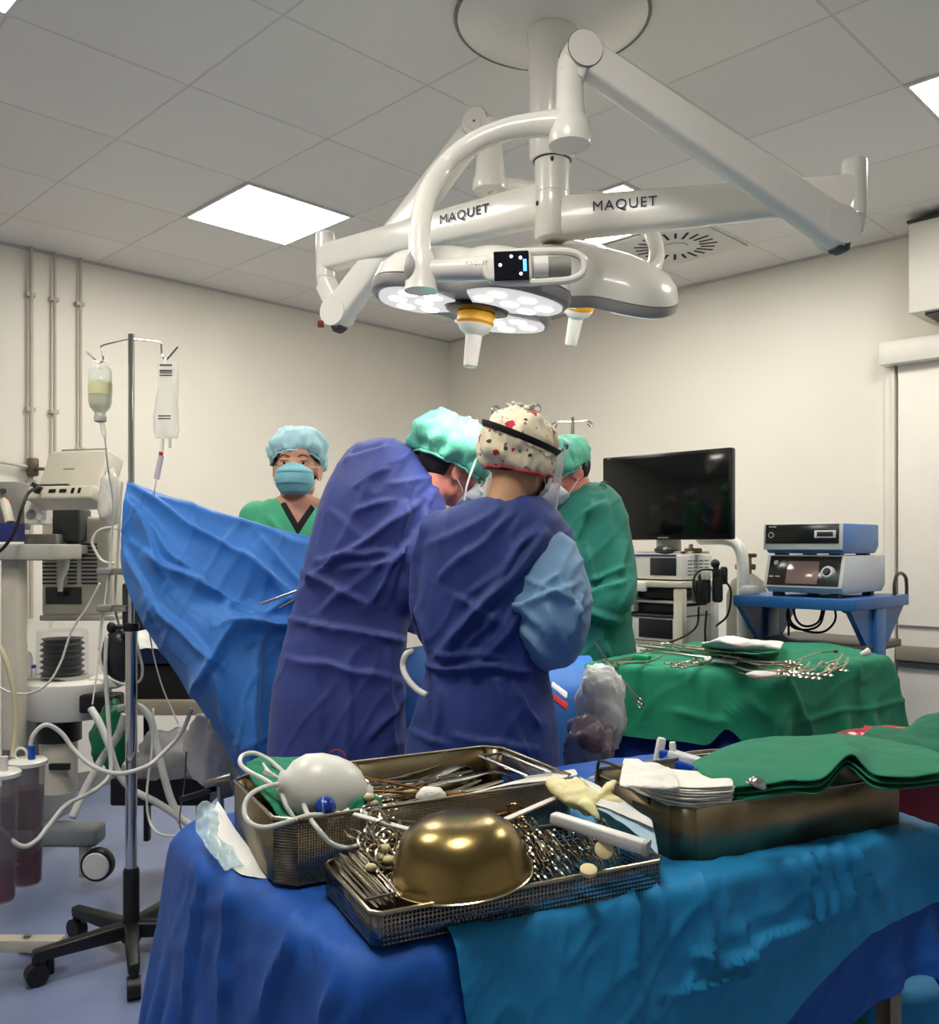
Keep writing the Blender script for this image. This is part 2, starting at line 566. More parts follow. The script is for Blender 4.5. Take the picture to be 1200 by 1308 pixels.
# ---- wall pipes, left
M_pipe = mat('grey painted pipe', (196, 188, 172), rough=.4, var=.05)
def wallpt(px, off=0.0):
    """point on the left wall (at distance off) under image column px -> (X, Y)"""
    k = (px-600)/F
    Y = (WB-off)*S2/(1-k)
    return k*Y, Y
for px, y1, lab in ((40, 640, 'leftmost'), (70, 600, 'middle'), (103, 590, 'rightmost')):
    x, y = wallpt(px, .03)
    zb = 1.0
    t = thing('wall_pipe', '%s of the three thin grey pipes running up the left wall' % lab, 'pipe', (x, y, zb))
    bm = BM(); cyl(bm, (x, y, zb), (x, y, CEIL), .0085 if px != 40 else .011, seg=12)
    obj('pipe_run', bm, M_pipe, t)
    for z in (2.78, 2.15 if px != 103 else 1.95, 1.75):
        bm = BM(); box(bm, (0, .012, 0), (.045, .034, .022), T((x, y, z)) @ RZ(45)); obj('pipe_clip', bm, M_pipe, t)
x, y = wallpt(40, .03)
q = Vector((x, y, HC-(597-HY)*y/F))
t = thing('pipe_valve', 'small shut-off valve on the leftmost wall pipe with a side branch', 'valve', q)
bm = BM(); box(bm, (0, -.02, 0), (.05, .06, .1), T(q) @ RZ(45), bev=.01); obj('valve_body', bm, mat('aged brass', (96, 80, 62), rough=.4, metal=.6), t)
bm = BM(); box(bm, (.06, -.055, -.01), (.12, .012, .018), T(q) @ RZ(45), bev=.003); obj('valve_lever', bm, M_dgrey, t)
bm = BM()
tube(bm, smoothpath([q+AB(-.02, -.02, 0), q+AB(-.2, -.02, .02), q+AB(-.41, -.02, .02), q+AB(-.44, -.02, -.02), q+AB(-.44, -.02, -.42)], 6), .009, 8)
obj('branch_pipe', bm, M_pipe, t)

# ---- sliding door on the right wall with its rail cover, and the cabinet above it
M_door = mat('white door leaf', (236, 231, 220), rough=.4, var=.015)
t = thing('door_1', None, None, AB(WA, .75, 0), 0); t['kind'] = 'structure'
bm = BM(); boxb(bm, WA-.045, WA-.005, -.6, 1.76, .02, 2.38, RZ(45), bev=.006); obj('door_leaf', bm, M_door, t)
bm = BM()
for b0, b1 in ((1.79, 1.83), (1.775, 1.79)):
    boxb(bm, WA-(.03 if b0 > 1.78 else .05), WA-.002, b0, b1, .02, 2.38, RZ(45))
obj('door_frame', bm, M_door, t)
bm = BM(); boxb(bm, WA-.12, WA-.001, -.9, 1.83, 2.35, 2.47, RZ(45), bev=.006); obj('rail_cover', bm, M_door, t)
bm = BM(); boxb(bm, WA-.058, WA-.046, -.6, 1.76, .98, .985, RZ(45)); obj('panel_joint', bm, M_grey, t)
bm = BM(); boxb(bm, WA-.07, WA-.04, -.6, 1.76, .8, .88, RZ(45), bev=.004); obj('bumper_rail', bm, mat('steel rail', (176, 168, 154), rough=.35, metal=.5), t)
bm = BM(); boxb(bm, WA-.062, WA-.04, -.6, 1.76, .765, .8, RZ(45)); obj('rail_gap', bm, M_dgrey, t)
c = AB(WA-.14, .9, 2.56)
t = thing('wall_cabinet', 'white air conditioner box high on the right wall above the sliding door', 'air conditioner', c, 45)
bm = BM(); boxb(bm, WA-.3, WA-.002, -.2, 1.62, 2.55, 3.0, RZ(45), bev=.012); obj('casing', bm, M_door, t)
bm = BM(); boxb(bm, WA-.27, WA-.06, -.15, 1.55, 2.535, 2.552, RZ(45)); obj('air_slot_shade', bm, M_dgrey, t)  # dark grey block stands in for the shadow in the underside slot
bm = BM(); boxb(bm, WA-.305, WA-.002, -.2, 1.625, 3.0, 3.012, RZ(45)); obj('top_gap', bm, M_dgrey, t)
# ================================================================ ceiling mounted surgical light with two heads
def basis(p0, p1, up=(0, 0, 1)):
    """frame at p0 with local x towards p1 and local z near up"""
    x = (Vector(p1)-Vector(p0)); L = x.length; x.normalize()
    z = Vector(up); z = (z-x*z.dot(x)).normalized(); y = z.cross(x)
    M = Matrix((x, y, z)).transposed().to_4x4(); M.translation = Vector(p0)
    return M, L
def bar(bm, p0, p1, w, h, bev=.01, up=(0, 0, 1), w1=None, h1=None, e0=0, e1=0):
    """rounded bar from p0 to p1, w across, h along up, tapering to w1, h1"""
    M, L = basis(p0, p1, up)
    w1 = w if w1 is None else w1; h1 = h if h1 is None else h1
    rings = []
    n = 24
    def rr(x, ww, hh):
        out = []
        for k in range(n):
            a = 2*PI*k/n; c, s = math.cos(a), math.sin(a)
            e = .38
            out.append(M @ Vector((x, math.copysign(abs(c)**e, c)*ww/2, math.copysign(abs(s)**e, s)*hh/2)))
        return out
    for t, f in ((-e0, .82), (-e0+.006, 1), (L+e1-.006, 1), (L+e1, .82)):
        q = min(1, max(0, t/L))
        rings.append(rr(t, (w+(w1-w)*q)*f, (h+(h1-h)*q)*f))
    loft(bm, rings)
M_lampw = mat('lamp white enamel', (234, 231, 222), rough=.25, var=.015, coat=.25)
M_ink = mat('dark navy lettering', (38, 30, 74), rough=.5, var=0)
M_rim = mat('lamp grey rubber rim', (150, 148, 146), rough=.4, var=.03)
M_orange = mat('orange handle ring', (240, 176, 40), rough=.35, var=.03)
M_handle = mat('frosted sterile handle cover', (247, 243, 232), rough=.4, var=.02, sss=.3)
M_pad = mat('lit surgical led lens', (255, 252, 250), emit=.42, var=0)
M_pad.node_tree.nodes['Principled BSDF'].inputs['Base Color'].default_value = lin((70, 70, 76))
M_lens = mat('lit led spot', (255, 255, 255), emit=7.0, var=0)
M_glass = mat('black control glass', (20, 22, 28), rough=.08, var=0)
M_blue_led = mat('lit blue indicator', (60, 130, 255), emit=4.0, var=0)
M_wled = mat('lit white indicator', (235, 240, 255), emit=3.0, var=0)
CX, CY = .256, 2.79
lamp = thing('surgical_light', 'white ceiling mounted surgical light with two lit heads on jointed arms', 'surgical light', (CX, CY, CEIL))
def LO(name, bm, m, par=None, **k): return obj(name, bm, m, par or lamp, **k)
c = Vector((CX, CY, CEIL))
bm = BM(); lathe(bm, [(.0, -.05), (.14, -.05), (.2, -.042), (.27, -.026), (.293, -.012), (.296, -.002), (.296, 0)], T(c), 64, cap0=False)
LO('ceiling_cover', bm, M_lampw)
bm = BM(); torus(bm, T(c+Vector((0, 0, -.008))), .298, .006, 64, 8); LO('cover_gasket', bm, mat('grey gasket', (128, 126, 120), rough=.6))
zc = lambda y: HC-(y-HY)*CY/F
bm = BM(); lathe(bm, [(.082, zc(20)), (.074, zc(70)), (.071, zc(200)), (.066, zc(206)), (.0, zc(206))], T((CX, CY, 0)), 40)
col = LO('column', bm, M_lampw)
bm = BM(); lathe(bm, [(.0545, zc(206)), (.0545, zc(248)), (.0525, zc(249)), (.0525, zc(252)), (.0545, zc(253)), (.0545, zc(303)), (.05, zc(306)), (0, zc(306))], T((CX, CY, 0)), 40)
LO('column_tube', bm, M_white)
for yy, aa in ((212, -95), (264, -150)):
    a = math.radians(aa); bm = BM()
    sphere(bm, T((CX+.0545*math.cos(a), CY+.0545*math.sin(a), zc(yy))) @ SC(.006, .006, .008), 10, 8)
    LO('column_screw', bm, M_dgrey)
bm = BM(); torus(bm, T((CX, CY, zc(206))), .056, .003, 40, 6); LO('column_collar', bm, M_dgrey)

def arm_set(hub_z, end, knee, ktop, tube_bot, letter_t, letter_size, flip):
    """horizontal arm, vertical joint, spring arm back up, and the drop tube at its top"""
    hub = Vector((CX, CY, hub_z))
    d = (end-hub).normalized()
    bm = BM(); bar(bm, hub+d*.03, end, .085, .125, h1=.095, w1=.07)
    a = LO('horizontal_arm', bm, M_lampw)
    # raised highlight strip running along the arm, as on the real casing
    M, L = basis(hub, end)
    side = -M.col[1].to_3d() if M.col[1].to_3d().y > 0 else M.col[1].to_3d()
    xdir = d if d.x > 0 else -d
    tp = hub+d*(L*letter_t)+side*(.0445)+Vector((0, 0, .012))
    TM = Matrix((xdir, Vector((0, 0, 1)), xdir.cross(Vector((0, 0, 1))))).transposed().to_4x4(); TM.translation = tp
    text('MAQUET', letter_size, TM, M_ink, 'lettering', a, sx=1.05, spacing=1.12)
    bm = BM()
    lathe(bm, [(0, .095), (.026, .095), (.034, .088), (.035, .08), (.035, -.07), (.031, -.075), (.031, -.1), (0, -.1)], T(end), 28)
    LO('swivel_joint', bm, M_white)
    bm = BM(); bar(bm, end+Vector((0, 0, -.09)), knee+(end-knee)*.15, .06, .07); 
    ax = Vector((0, 0, 1)).cross((ktop-knee)).normalized()
    cyl(bm, knee-ax*.04, knee+ax*.04, .052, seg=32)
    LO('elbow', bm, M_lampw)
    bm = BM(); bar(bm, knee, ktop, .075, .105, w1=.065, h1=.085, e0=.035, e1=.01)
    cyl(bm, ktop-ax*.036, ktop+ax*.036, .046, seg=32)
    s = LO('spring_arm', bm, M_lampw)
    dd = (knee-ktop).normalized()
    u = Vector((0, 0, 1)); u = (u-dd*u.dot(dd)).normalized()
    bm = BM(); bar(bm, knee+dd*.015-u*.045, knee+dd*.05-u*.035, .06, .03); obj('stop', bm, M_dgrey, s)
    bm = BM()
    fr = basis(ktop, ktop+ax, (0, 0, 1))[0]
    torus(bm, fr @ T((.034, 0, 0)) @ RY(90), .0462, .0015, 40, 6); obj('joint_seam', bm, M_dgrey, s)
    bm = BM(); torus(bm, fr @ T((-.034, 0, 0)) @ RY(90), .0462, .0015, 40, 6); obj('joint_seam', bm, M_dgrey, s)
    bm = BM(); sphere(bm, T(ktop-ax*.0365) @ SC(.004, .004, .004), 8, 6); obj('joint_pin', bm, M_dgrey, s)
    return s
armR = arm_set(zc(281), P(1092, 246, 2.56), P(1068, 292, 2.50), P(742, 70, 2.32), None, .26, .042, 1)
armL = arm_set(zc(258), P(416, 330, 3.30), P(432, 400, 3.26), P(612, 160, 3.0), None, .32, .042, -1)
bm = BM(); box(bm, (0, 0, 0), (.02, .02, .022), T(P(410, 414, 3.13)), bev=.002); LO('red_tag', bm, mat('dark red tag', (110, 24, 28), rough=.5), label='small dark red tag under the left elbow')

# ---- drop tube and curved yoke of the near head
kt = P(742, 70, 2.32)
top = P(728, 92, 2.32); bot = P(722, 168, 2.32)
bm = BM()
lathe(bm, [(0, .03), (.03, .03), (.034, .0), (.036, -.08), (.04, -.115), (.05, -.13), (.056, -.175), (.054, -.19), (0, -.19)], T(top), 28)
bar(bm, kt, top+Vector((0, 0, -.02)), .06, .07)
LO('drop_tube', bm, M_lampw)
yk = smoothpath([P(716, 158, 2.32), P(680, 160, 2.33), P(640, 168, 2.34), P(600, 186, 2.35), P(566, 215, 2.36), P(545, 250, 2.28), P(537, 290, 2.24), P(536, 325, 2.22)], 6)
bm = BM(); tube(bm, yk, [.036, .031, .028, .027, .026, .026, .026, .027], 18)
LO('yoke', bm, M_lampw)
ck = P(538, 346, 2.22)
bm = BM(); lathe(bm, [(0, .05), (.026, .05), (.034, .03), (.036, 0), (.04, -.04), (.042, -.05), (0, -.052)], T(ck), 24)
LO('yoke_joint', bm, M_lampw)
bm = BM(); sphere(bm, T(ck+Vector((-.02, -.004, 0))) @ SC(.022, .032, .045), 16, 10); LO('joint_cap', bm, M_rim)

def head(cn, tilt, spin, name_extra, rr=.3):
    M = T(cn) @ tilt @ RZ(spin)
    n = 96
    def outline(s, z):
        o = []
        for k in range(n):
            a = 2*PI*k/n
            r = rr*(1-.4*abs(math.sin(1.5*a))**4)
            o.append(M @ Vector((r*s*math.cos(a), r*s*math.sin(a), z)))
        return o
    bm = BM(); loft(bm, [outline(.2, .15), outline(.45, .142), outline(.68, .125), outline(.86, .1), outline(.95, .074), outline(1.0, .034)][::-1])
    h = LO('lamp_head', bm, M_lampw)
    bm = BM(); loft(bm, [outline(.9, .0), outline(.965, -.004), outline(1.0, .004), outline(1.012, .016), outline(1.005, .03), outline(.97, .034)])
    obj('rim', bm, M_rim, h)
    for k in range(3):
        Mk = M @ RZ(120*k)
        bm = BM()
        pts = []
        for q in range(33):
            a = math.radians(-44+88*q/32)
            r = rr*.93*(1-.4*abs(math.sin(1.5*a))**4)
            pts.append((r*math.cos(a), r*math.sin(a)))
        for q in range(17):
            a = math.radians(44-88*q/16)
            pts.append((.095*math.cos(a), .095*math.sin(a)))
        prism(bm, pts, -.008, -.0025, Mk)
        p = obj('light_pad', bm, M_pad, h)
        for r_, a_ in ((.15, 0), (.15, 30), (.15, -30), (.225, 0), (.215, 22), (.215, -22)):
            aa = math.radians(a_); bm = BM()
            lathe(bm, [(0, -.0105), (.024, -.0105), (.027, -.008), (.027, -.0075)], Mk @ T((r_*math.cos(aa), r_*math.sin(aa), 0)), 18)
            obj('led_lens', bm, M_lens, h)
    bm = BM(); lathe(bm, [(.088, .0), (.088, -.012), (.07, -.016), (.0, -.016)], M, 40); obj('hub_plate', bm, M_glass, h)
    bm = BM(); lathe(bm, [(.05, -.014), (.054, -.02), (.054, -.042), (.046, -.05), (0, -.05)], M, 36); obj('handle_ring', bm, M_orange, h, label='orange ring round the handle')
    bm = BM(); lathe(bm, [(.05, -.05), (.042, -.066), (.03, -.074), (.024, -.08), (.022, -.12), (.02, -.165), (.016, -.17), (0, -.17)], M, 28); obj('handle', bm, M_handle, h, label='frosted white sterile handle')
    return M, h
M1, h1 = head(P(610, 393, 2.55), RY(7) @ RX(2), 186, 'near')
M2, h2 = head(P(742, 375, 2.9), RY(9) @ RX(27), -20, 'far', rr=.31)

# ---- handle bar with the control panel in front of the near head
a0, a1 = P(552, 345, 2.2), P(742, 338, 2.2)
bm = BM(); cyl(bm, P(546, 346, 2.22), P(640, 342, 2.2), .026, .031, seg=24)
hb = LO('control_arm', bm, M_lampw)
Mx, L = basis(P(690, 340, 2.17), P(742, 338, 2.17))
M, _ = basis(P(684, 341, 2.165), P(742, 339, 2.165))
# local: x along, y away, z up ; oval ring casing around a gap, closed on the left by the panel
pts = []
for k in range(40):
    a = 2*PI*k/40; c_, s_ = math.cos(a), math.sin(a)
    pts.append(M @ Vector((math.copysign(abs(c_)**.55, c_)*.118, 0, math.copysign(abs(s_)**.7, s_)*.037)))
bm = BM(); tube(bm, pts, .0095, 10, closed=True)
obj('handle_frame', bm, M_lampw, hb)
bm = BM(); box(bm, (-.062, 0, 0), (.11, .03, .072), M, bev=.013, seg=3); obj('panel_case', bm, M_lampw, hb)
bm = BM(); box(bm, (-.058, -.0155, 0), (.084, .004, .07), M, bev=.0018, seg=1)
pl = LO('control_panel', bm, M_glass)
for x_, z_ in ((-.085, .002), (-.058, .022), (-.036, .018), (-.036, -.02)):
    bm = BM(); lathe(bm, [(0, 0), (.0038, 0), (.0038, .001), (0, .0015)], M @ T((x_, -.0176, z_)) @ RX(90), 10)
    obj('white_indicator', bm, M_wled, pl)
bm = BM(); box(bm, (-.026, -.018, 0), (.008, .0012, .028), M); obj('blue_indicator', bm, M_blue_led, pl)
bm = BM(); cyl(bm, M @ Vector((.02, .004, 0)), M @ Vector((.085, .004, 0)), .024, seg=20); obj('grip', bm, M_grey, hb)
bm = BM(); cyl(bm, M @ Vector((-.005, .003, 0)), M @ Vector((.03, .003, 0)), .027, seg=20); obj('grip_collar', bm, M_lampw, hb)
bm = BM(); bar(bm, M @ Vector((-.01, .02, .0)), M @ Vector((-.01, .12, .0)), .06, .03); obj('bracket', bm, M_lampw, hb)
TM, _ = basis(P(610, 337, 2.16), P(640, 336.5, 2.16))
TM = Matrix((TM.col[0].to_3d(), Vector((0, 0, 1)), Vector((0, -1, 0)))).transposed().to_4x4(); TM.translation = P(609, 337, 2.16)-Vector((0, .004, 0))
text('MAQUET', .0125, TM, M_grey, 'small_lettering', hb, spacing=1.1)

# ---- far head: drop tube and yoke curving round behind the column
top = P(626, 170, 2.95)
bm = BM(); lathe(bm, [(0, .04), (.03, .04), (.036, 0), (.042, -.06), (.05, -.14), (.058, -.17), (.055, -.19), (0, -.19)], T(top), 28)
LO('drop_tube', bm, M_lampw)
bm = BM()
yk = smoothpath([top+Vector((0, 0, -.17)), P(660, 238, 3.08), P(710, 246, 3.2), P(790, 262, 3.22), P(832, 300, 3.16), P(838, 335, 3.06), P(815, 352, 2.96), P(770, 352, 2.9)], 6)
tube(bm, yk, .027, 16); LO('yoke', bm, M_lampw)
bm = BM(); cw = smoothpath([P(598, 178, 2.9), P(606, 166, 2.88), P(596, 160, 2.88), P(602, 152, 2.88)], 5); tube(bm, [P(585, 195, 2.9)]+cw, .004, 6); LO('loose_cable', bm, M_white)

# ---- the light the two heads throw on the field
def spot(name, M, e, ang=55, r=.2):
    l = bpy.data.lights.new(name, 'SPOT'); l.energy = e; l.spot_size = math.radians(ang); l.spot_blend = .5
    l.shadow_soft_size = r; l.color = (1, .98, .95)
    o = bpy.data.objects.new(name, l); COL.objects.link(o); o.matrix_basis = M @ T((0, 0, -.19))
spot('head_beam_near', T(P(610, 393, 2.55)) @ RX(26) @ RY(4), 26)
spot('head_beam_far', T(P(742, 372, 2.84)) @ RX(14) @ RY(-6), 32)
# ================================================================ near instrument table under blue drapes
def cloth_mat(name, c, rough=.7, sheen=.1, bump=.12, bscale=500, var=.05):
    return mat(name, c, rough=rough, sheen=sheen, bump=bump, bscale=bscale, var=var, vscale=9)
M_bluedrape = cloth_mat('blue nonwoven drape', (8, 84, 176), rough=.65, sheen=.04)
M_cyandrape = cloth_mat('cyan nonwoven drape', (22, 140, 200), rough=.65, sheen=.04)
M_green = cloth_mat('green surgical cotton', (6, 122, 88), rough=.8, sheen=.04)
M_green2 = cloth_mat('dark green cotton', (6, 106, 76), rough=.85, sheen=.04)
M_gauze = mat('white gauze', (240, 238, 228), rough=.9, var=.03, bump=.4, bscale=260)
TA = 28; TF = Vector((-.145, 1.12, 0)); TL, TW, TZ = 1.13, .72, .872
TM = T(TF) @ RZ(TA)                     # local x along the front edge, y away
def tl(x, y, z): return TM @ Vector((x, y, z))
t = thing('instrument_table', 'steel instrument table on square legs hidden under the blue drapes in front', 'table', tl(TL/2, TW/2, 0), TA)
bm = BM(); boxb(bm, .03, TL-.03, .034, TW-.03, TZ-.034, TZ-.003, TM, bev=.004); obj('tabletop', bm, M_steel, t)
for x in (.03, TL-.06):
    for y in (.05, TW-.04):
        bm = BM(); boxb(bm, x-.016, x+.016, y-.016, y+.016, .06, TZ-.03, TM, bev=.003)
        lg = obj('leg', bm, mat('worn steel leg', (150, 140, 118), rough=.38, metal=.85), t)
        bm = BM(); lathe(bm, [(0, 0), (.02, 0), (.024, .02), (.022, .06), (0, .06)], TM @ T((x, y, 0)), 16); obj('foot', bm, M_black, lg)
bm = BM(); boxb(bm, .02, TL-.04, .04, TW-.03, .25, .27, TM, bev=.003); obj('lower_shelf', bm, M_steel, t)

def drape(name, u0, u1, v0, v1, step, m, label, colliders, seed, steps=150, z0=None, scale=1.015, shape=None, cat='drape', group=None, bend=.3, wind=None):
    nu, nv = int((u1-u0)/step)+1, int((v1-v0)/step)+1
    us = np.linspace(u0, u1, nu); vs = np.linspace(v0, v1, nv)
    U, V = np.meshgrid(us, vs, indexing='ij')
    rng = np.random.default_rng(seed)
    Z = np.full_like(U, z0)
    for _ in range(14):
        k = rng.normal(size=2)*14; ph = rng.uniform(0, 6.3)
        Z += .0012*np.sin(U*k[0]+V*k[1]+ph)
    Z += rng.normal(size=U.shape)*.0006
    return nu, nv, U, V, Z
nu, nv, U, V, Z = drape('d', -.56, TL+.17, -.30, TW+.3, .019, None, '', None, 3, z0=TZ+.012)
V = V+.13*np.clip((U-.7)/.35, 0, 1)*np.clip(-V/.3, 0, 1)
Mn = np.array(TM)
def tow(U, V, Z):
    Q = np.stack([U.ravel(), V.ravel(), Z.ravel(), np.ones(U.size)], 1)
    return (Q @ Mn.T)[:, :3].copy()
bxc = (TM @ T((TL/2, TW/2, TZ/2+.3)), (TL/2-.006, TW/2-.006, TZ/2-.3), .011)
TP = [tuple(tl(x, y, 0).xy) for x, y in ((0, 0), (TL, 0), (TL, TW), (-.09, TW), (-.09, .5))]
X = cloth(tow(U, V, Z), nu, nv, poly_collider(TP, TZ, .011, fr=.5, floor=.01, flare=.1), steps=170, it=5, g=.0011, damp=.965, scale=1.002, bend=.25)
def creased(X, nu, nv, segs, rough, rs, seed=0.0):
    o = obj('tmp', grid_bm(X, nu, nv), M_bluedrape, None, smooth=180); subdiv(o, 1)
    me = evalmesh(o, 'tmp'); bpy.data.objects.remove(o)
    b = bmesh.new(); b.from_mesh(me); bpy.data.meshes.remove(me)
    b.normal_update()
    if sum(f.normal.z for f in b.faces) < 0: bmesh.ops.reverse_faces(b, faces=b.faces); b.normal_update()
    crease(b, segs, 0, rough, rs, True, seed)
    return b
bb = creased(X, nu, nv, [(262, 1085, 235, 1300, 9, .012), (300, 1110, 285, 1290, 11, .014), (335, 1115, 390, 1165, 8, .009), (392, 1158, 330, 1308, 10, .016), (372, 1170, 440, 1225, 9, .010),
    (446, 1222, 415, 1308, 9, .014), (470, 1222, 455, 1308, 8, .010), (405, 1200, 450, 1215, 5, .008), (555, 1205, 575, 1308, 7, .008), (640, 1180, 660, 1308, 10, .007), (250, 1160, 300, 1150, 6, .006)], .0035, 14)
dr = obj('table_drape', bb, M_bluedrape, None, 'dark blue drape covering the near instrument table', 'drape', smooth=180, loc=tl(TL/2, TW/2, TZ))
# a lighter sheet over the right half of the front edge, crumpled and turned up
nu, nv, U, V, Z = drape('d', .13, TL+.17, -.3, .4, .0145, None, '', None, 8, z0=TZ+.03)
V2 = V.copy()
hem = -np.interp(U, [.13, .53, .86, 1.1, 1.4], [.32, .21, .10, .075, .075])+.010*np.sin(U*11)
kk = np.clip((U-.13)/.5, 0, 1); topv = .012+.36*kk*kk*(3-2*kk)
V2 = hem+(V+.3)/.7*(topv-hem)
U2 = U+.012*np.sin(V*40)*np.clip((U-.5)*3, 0, 1)
bx2 = (bxc[0], bxc[1], .0175)
X0 = tow(U, V, Z); X1 = tow(U2, V2, Z)
X = cloth(X1, nu, nv, poly_collider(TP, TZ, .021, fr=.35, flare=.135), pin=np.arange(nu)*nv+nv-1, steps=120, it=5, g=.001, damp=.96, rest=X1, scale=1.05, bend=.12)
bb = creased(X, nu, nv, [(805, 1130, 815, 1290, 6, 0.0136), (835, 1125, 850, 1200, 6, 0.0136), (893, 1112, 905, 1240, 8, 0.0238), (900, 1240, 1045, 1170, 9, 0.0204), (1010, 1090, 1035, 1175, 7, 0.0204), (1030, 1080, 1052, 1180, 6, 0.0204),
    (1050, 1078, 1068, 1175, 6, 0.0204), (1070, 1076, 1090, 1160, 7, 0.0204), (1090, 1085, 1120, 1150, 7, 0.0170), (880, 1215, 960, 1225, 6, 0.0136), (940, 1180, 965, 1240, 6, 0.0136), (860, 1270, 960, 1240, 8, 0.0204)], .004, 22, 5)
dr2 = obj('table_drape', bb, M_cyandrape, None, 'lighter cyan drape crumpled over the right front edge of the near table', 'drape', smooth=180, loc=tl(.9, .1, TZ))

# ---------------------------------------------------------------- containers
def perf_mat(name, c, pitch, hole, rough=.3):
    m = mat(name, c, rough=rough, metal=1, var=0)
    nt = m.node_tree; N = nt.nodes; L = nt.links; b = N['Principled BSDF']
    tc = N.new('ShaderNodeTexCoord'); s = N.new('ShaderNodeSeparateXYZ'); L.new(tc.outputs['Object'], s.inputs[0])
    ad = N.new('ShaderNodeMath'); ad.operation = 'ADD'; L.new(s.outputs[0], ad.inputs[0]); L.new(s.outputs[1], ad.inputs[1])
    def cell(o):
        d = N.new('ShaderNodeMath'); d.operation = 'DIVIDE'; d.inputs[1].default_value = pitch; L.new(o, d.inputs[0])
        r = N.new('ShaderNodeMath'); r.operation = 'FRACT'; L.new(d.outputs[0], r.inputs[0])
        q = N.new('ShaderNodeMath'); q.operation = 'SUBTRACT'; q.inputs[1].default_value = .5; L.new(r.outputs[0], q.inputs[0])
        p = N.new('ShaderNodeMath'); p.operation = 'POWER'; p.inputs[1].default_value = 2; 
        ab = N.new('ShaderNodeMath'); ab.operation = 'ABSOLUTE'; L.new(q.outputs[0], ab.inputs[0]); L.new(ab.outputs[0], p.inputs[0])
        return p.outputs[0]
    x2, z2 = cell(ad.outputs[0]), cell(s.outputs[2])
    sm = N.new('ShaderNodeMath'); sm.operation = 'ADD'; L.new(x2, sm.inputs[0]); L.new(z2, sm.inputs[1])
    gt = N.new('ShaderNodeMath'); gt.operation = 'GREATER_THAN'; gt.inputs[1].default_value = hole*hole; L.new(sm.outputs[0], gt.inputs[0])
    L.new(gt.outputs[0], b.inputs['Alpha'])
    return m
M_bronze = mat('tray steel with a bronze cast', (146, 132, 104), rough=.42, metal=1, var=.12, vscale=14)
M_perf = perf_mat('perforated tray steel', (150, 138, 112), .0042, .33)
M_perf2 = perf_mat('perforated basket steel', (128, 128, 128), .0058, .36, rough=.22)
def wall_panel(bm, pts, z0, z1, th=.0015):
    """upright sheet along a polyline (local xy) """
    lo = [bm.verts.new((x, y, z0)) for x, y in pts]; hi = [bm.verts.new((x, y, z1)) for x, y in pts]
    for i in range(len(pts)-1): bm.faces.new((lo[i], lo[i+1], hi[i+1], hi[i]))
def addM(bm, M):
    bmesh.ops.transform(bm, matrix=M, verts=bm.verts)
    return bm
ZB = .889
def tray(name, label, org, ang, L, W, h, ch, mats, rim=.003, cat='tray'):
    """open container; mats: (front, right, back, left) materials; ch = corner chamfer"""
    t = thing(name, label, cat, (org[0], org[1], ZB), ang)
    M = T((org[0], org[1], ZB)) @ RZ(ang)
    c = [(ch, 0), (L-ch, 0), (L, ch), (L, W-ch), (L-ch, W), (ch, W), (0, W-ch), (0, ch)]
    bm = BM(); vs = [bm.verts.new((x, y, .002)) for x, y in c]; bm.faces.new(vs); obj('base', addM(bm, M), M_bronze, t, solid=.002)
    for nm, i0, i1, m in (('front_panel', 0, 1, mats[0]), ('corner_panel', 1, 2, mats[0]), ('end_panel', 2, 3, mats[1]), ('corner_panel', 3, 4, mats[1]),
                      ('back_panel', 4, 5, mats[2]), ('corner_panel', 5, 6, mats[2]), ('end_panel', 6, 7, mats[3]), ('corner_panel', 7, 8, mats[0])):
        bm = BM(); wall_panel(bm, [c[i0 % 8], c[i1 % 8]], .002, h); obj(nm, addM(bm, M), m, t, solid=.0016)
    bm = BM(); tube(bm, [M @ Vector((x, y, h)) for x, y in c], rim, 8, closed=True); obj('rim', bm, mat('rolled steel rim', (176, 164, 138), rough=.25, metal=1, var=.05), t)
    return t, M
LA, WA_, HA = .54, .3, .1
tA, MA = tray('sterilizing_tray', 'long steel container with perforated front panel holding a resuscitator bag, rearmost on the blue table', (-.283, 1.335), 28, LA, WA_, HA, .028, (M_perf, M_perf, M_bronze, M_bronze))
for y in (.09, .21):
    pass
bm = BM()
bx = [(LA-.05, .06), (LA-.05, .24), (LA+.0, .24), (LA+.0, .06)]
tube(bm, [MA @ Vector((x-.02, y, HA-.002)) for x, y in bx], .0028, 8, closed=True); obj('handle_loop', bm, M_chrome, tA)
LB, WB_, HB = .46, .215, .043
t, MB = tray('instrument_basket', 'shallow perforated steel basket at the front edge with an upturned bowl on it', (-.122, 1.14), 26, LB, WB_, HB, .012, (M_perf2,)*4, rim=.0032, cat='basket')
tB = t
# embossed bumps along the outside of the basket
LC, WC, HC_ = .52, .28, .092
tC, MC = tray('instrument_container', 'deep solid steel container at the right carrying gauze and green towels', (.337, 1.43), 25, LC, WC, HC_, .03, (M_bronze,)*4, cat='container')
bm = BM(); tube(bm, smoothpath([MC @ Vector(p) for p in ((-.002, .235, HC_-.01), (-.004, .235, HC_+.018), (-.004, .215, HC_+.03), (-.004, .11, HC_+.03), (-.004, .085, HC_+.02), (-.002, .082, HC_-.012))], 5), .003, 8)
obj('bail_handle', bm, mat('dark wire', (84, 78, 68), rough=.35, metal=1), tC)
bm = BM(); boxb(bm, -.003, .0, .05, .13, .055, .075, MC, bev=.001); obj('handle_plate', bm, M_bronze, tC)

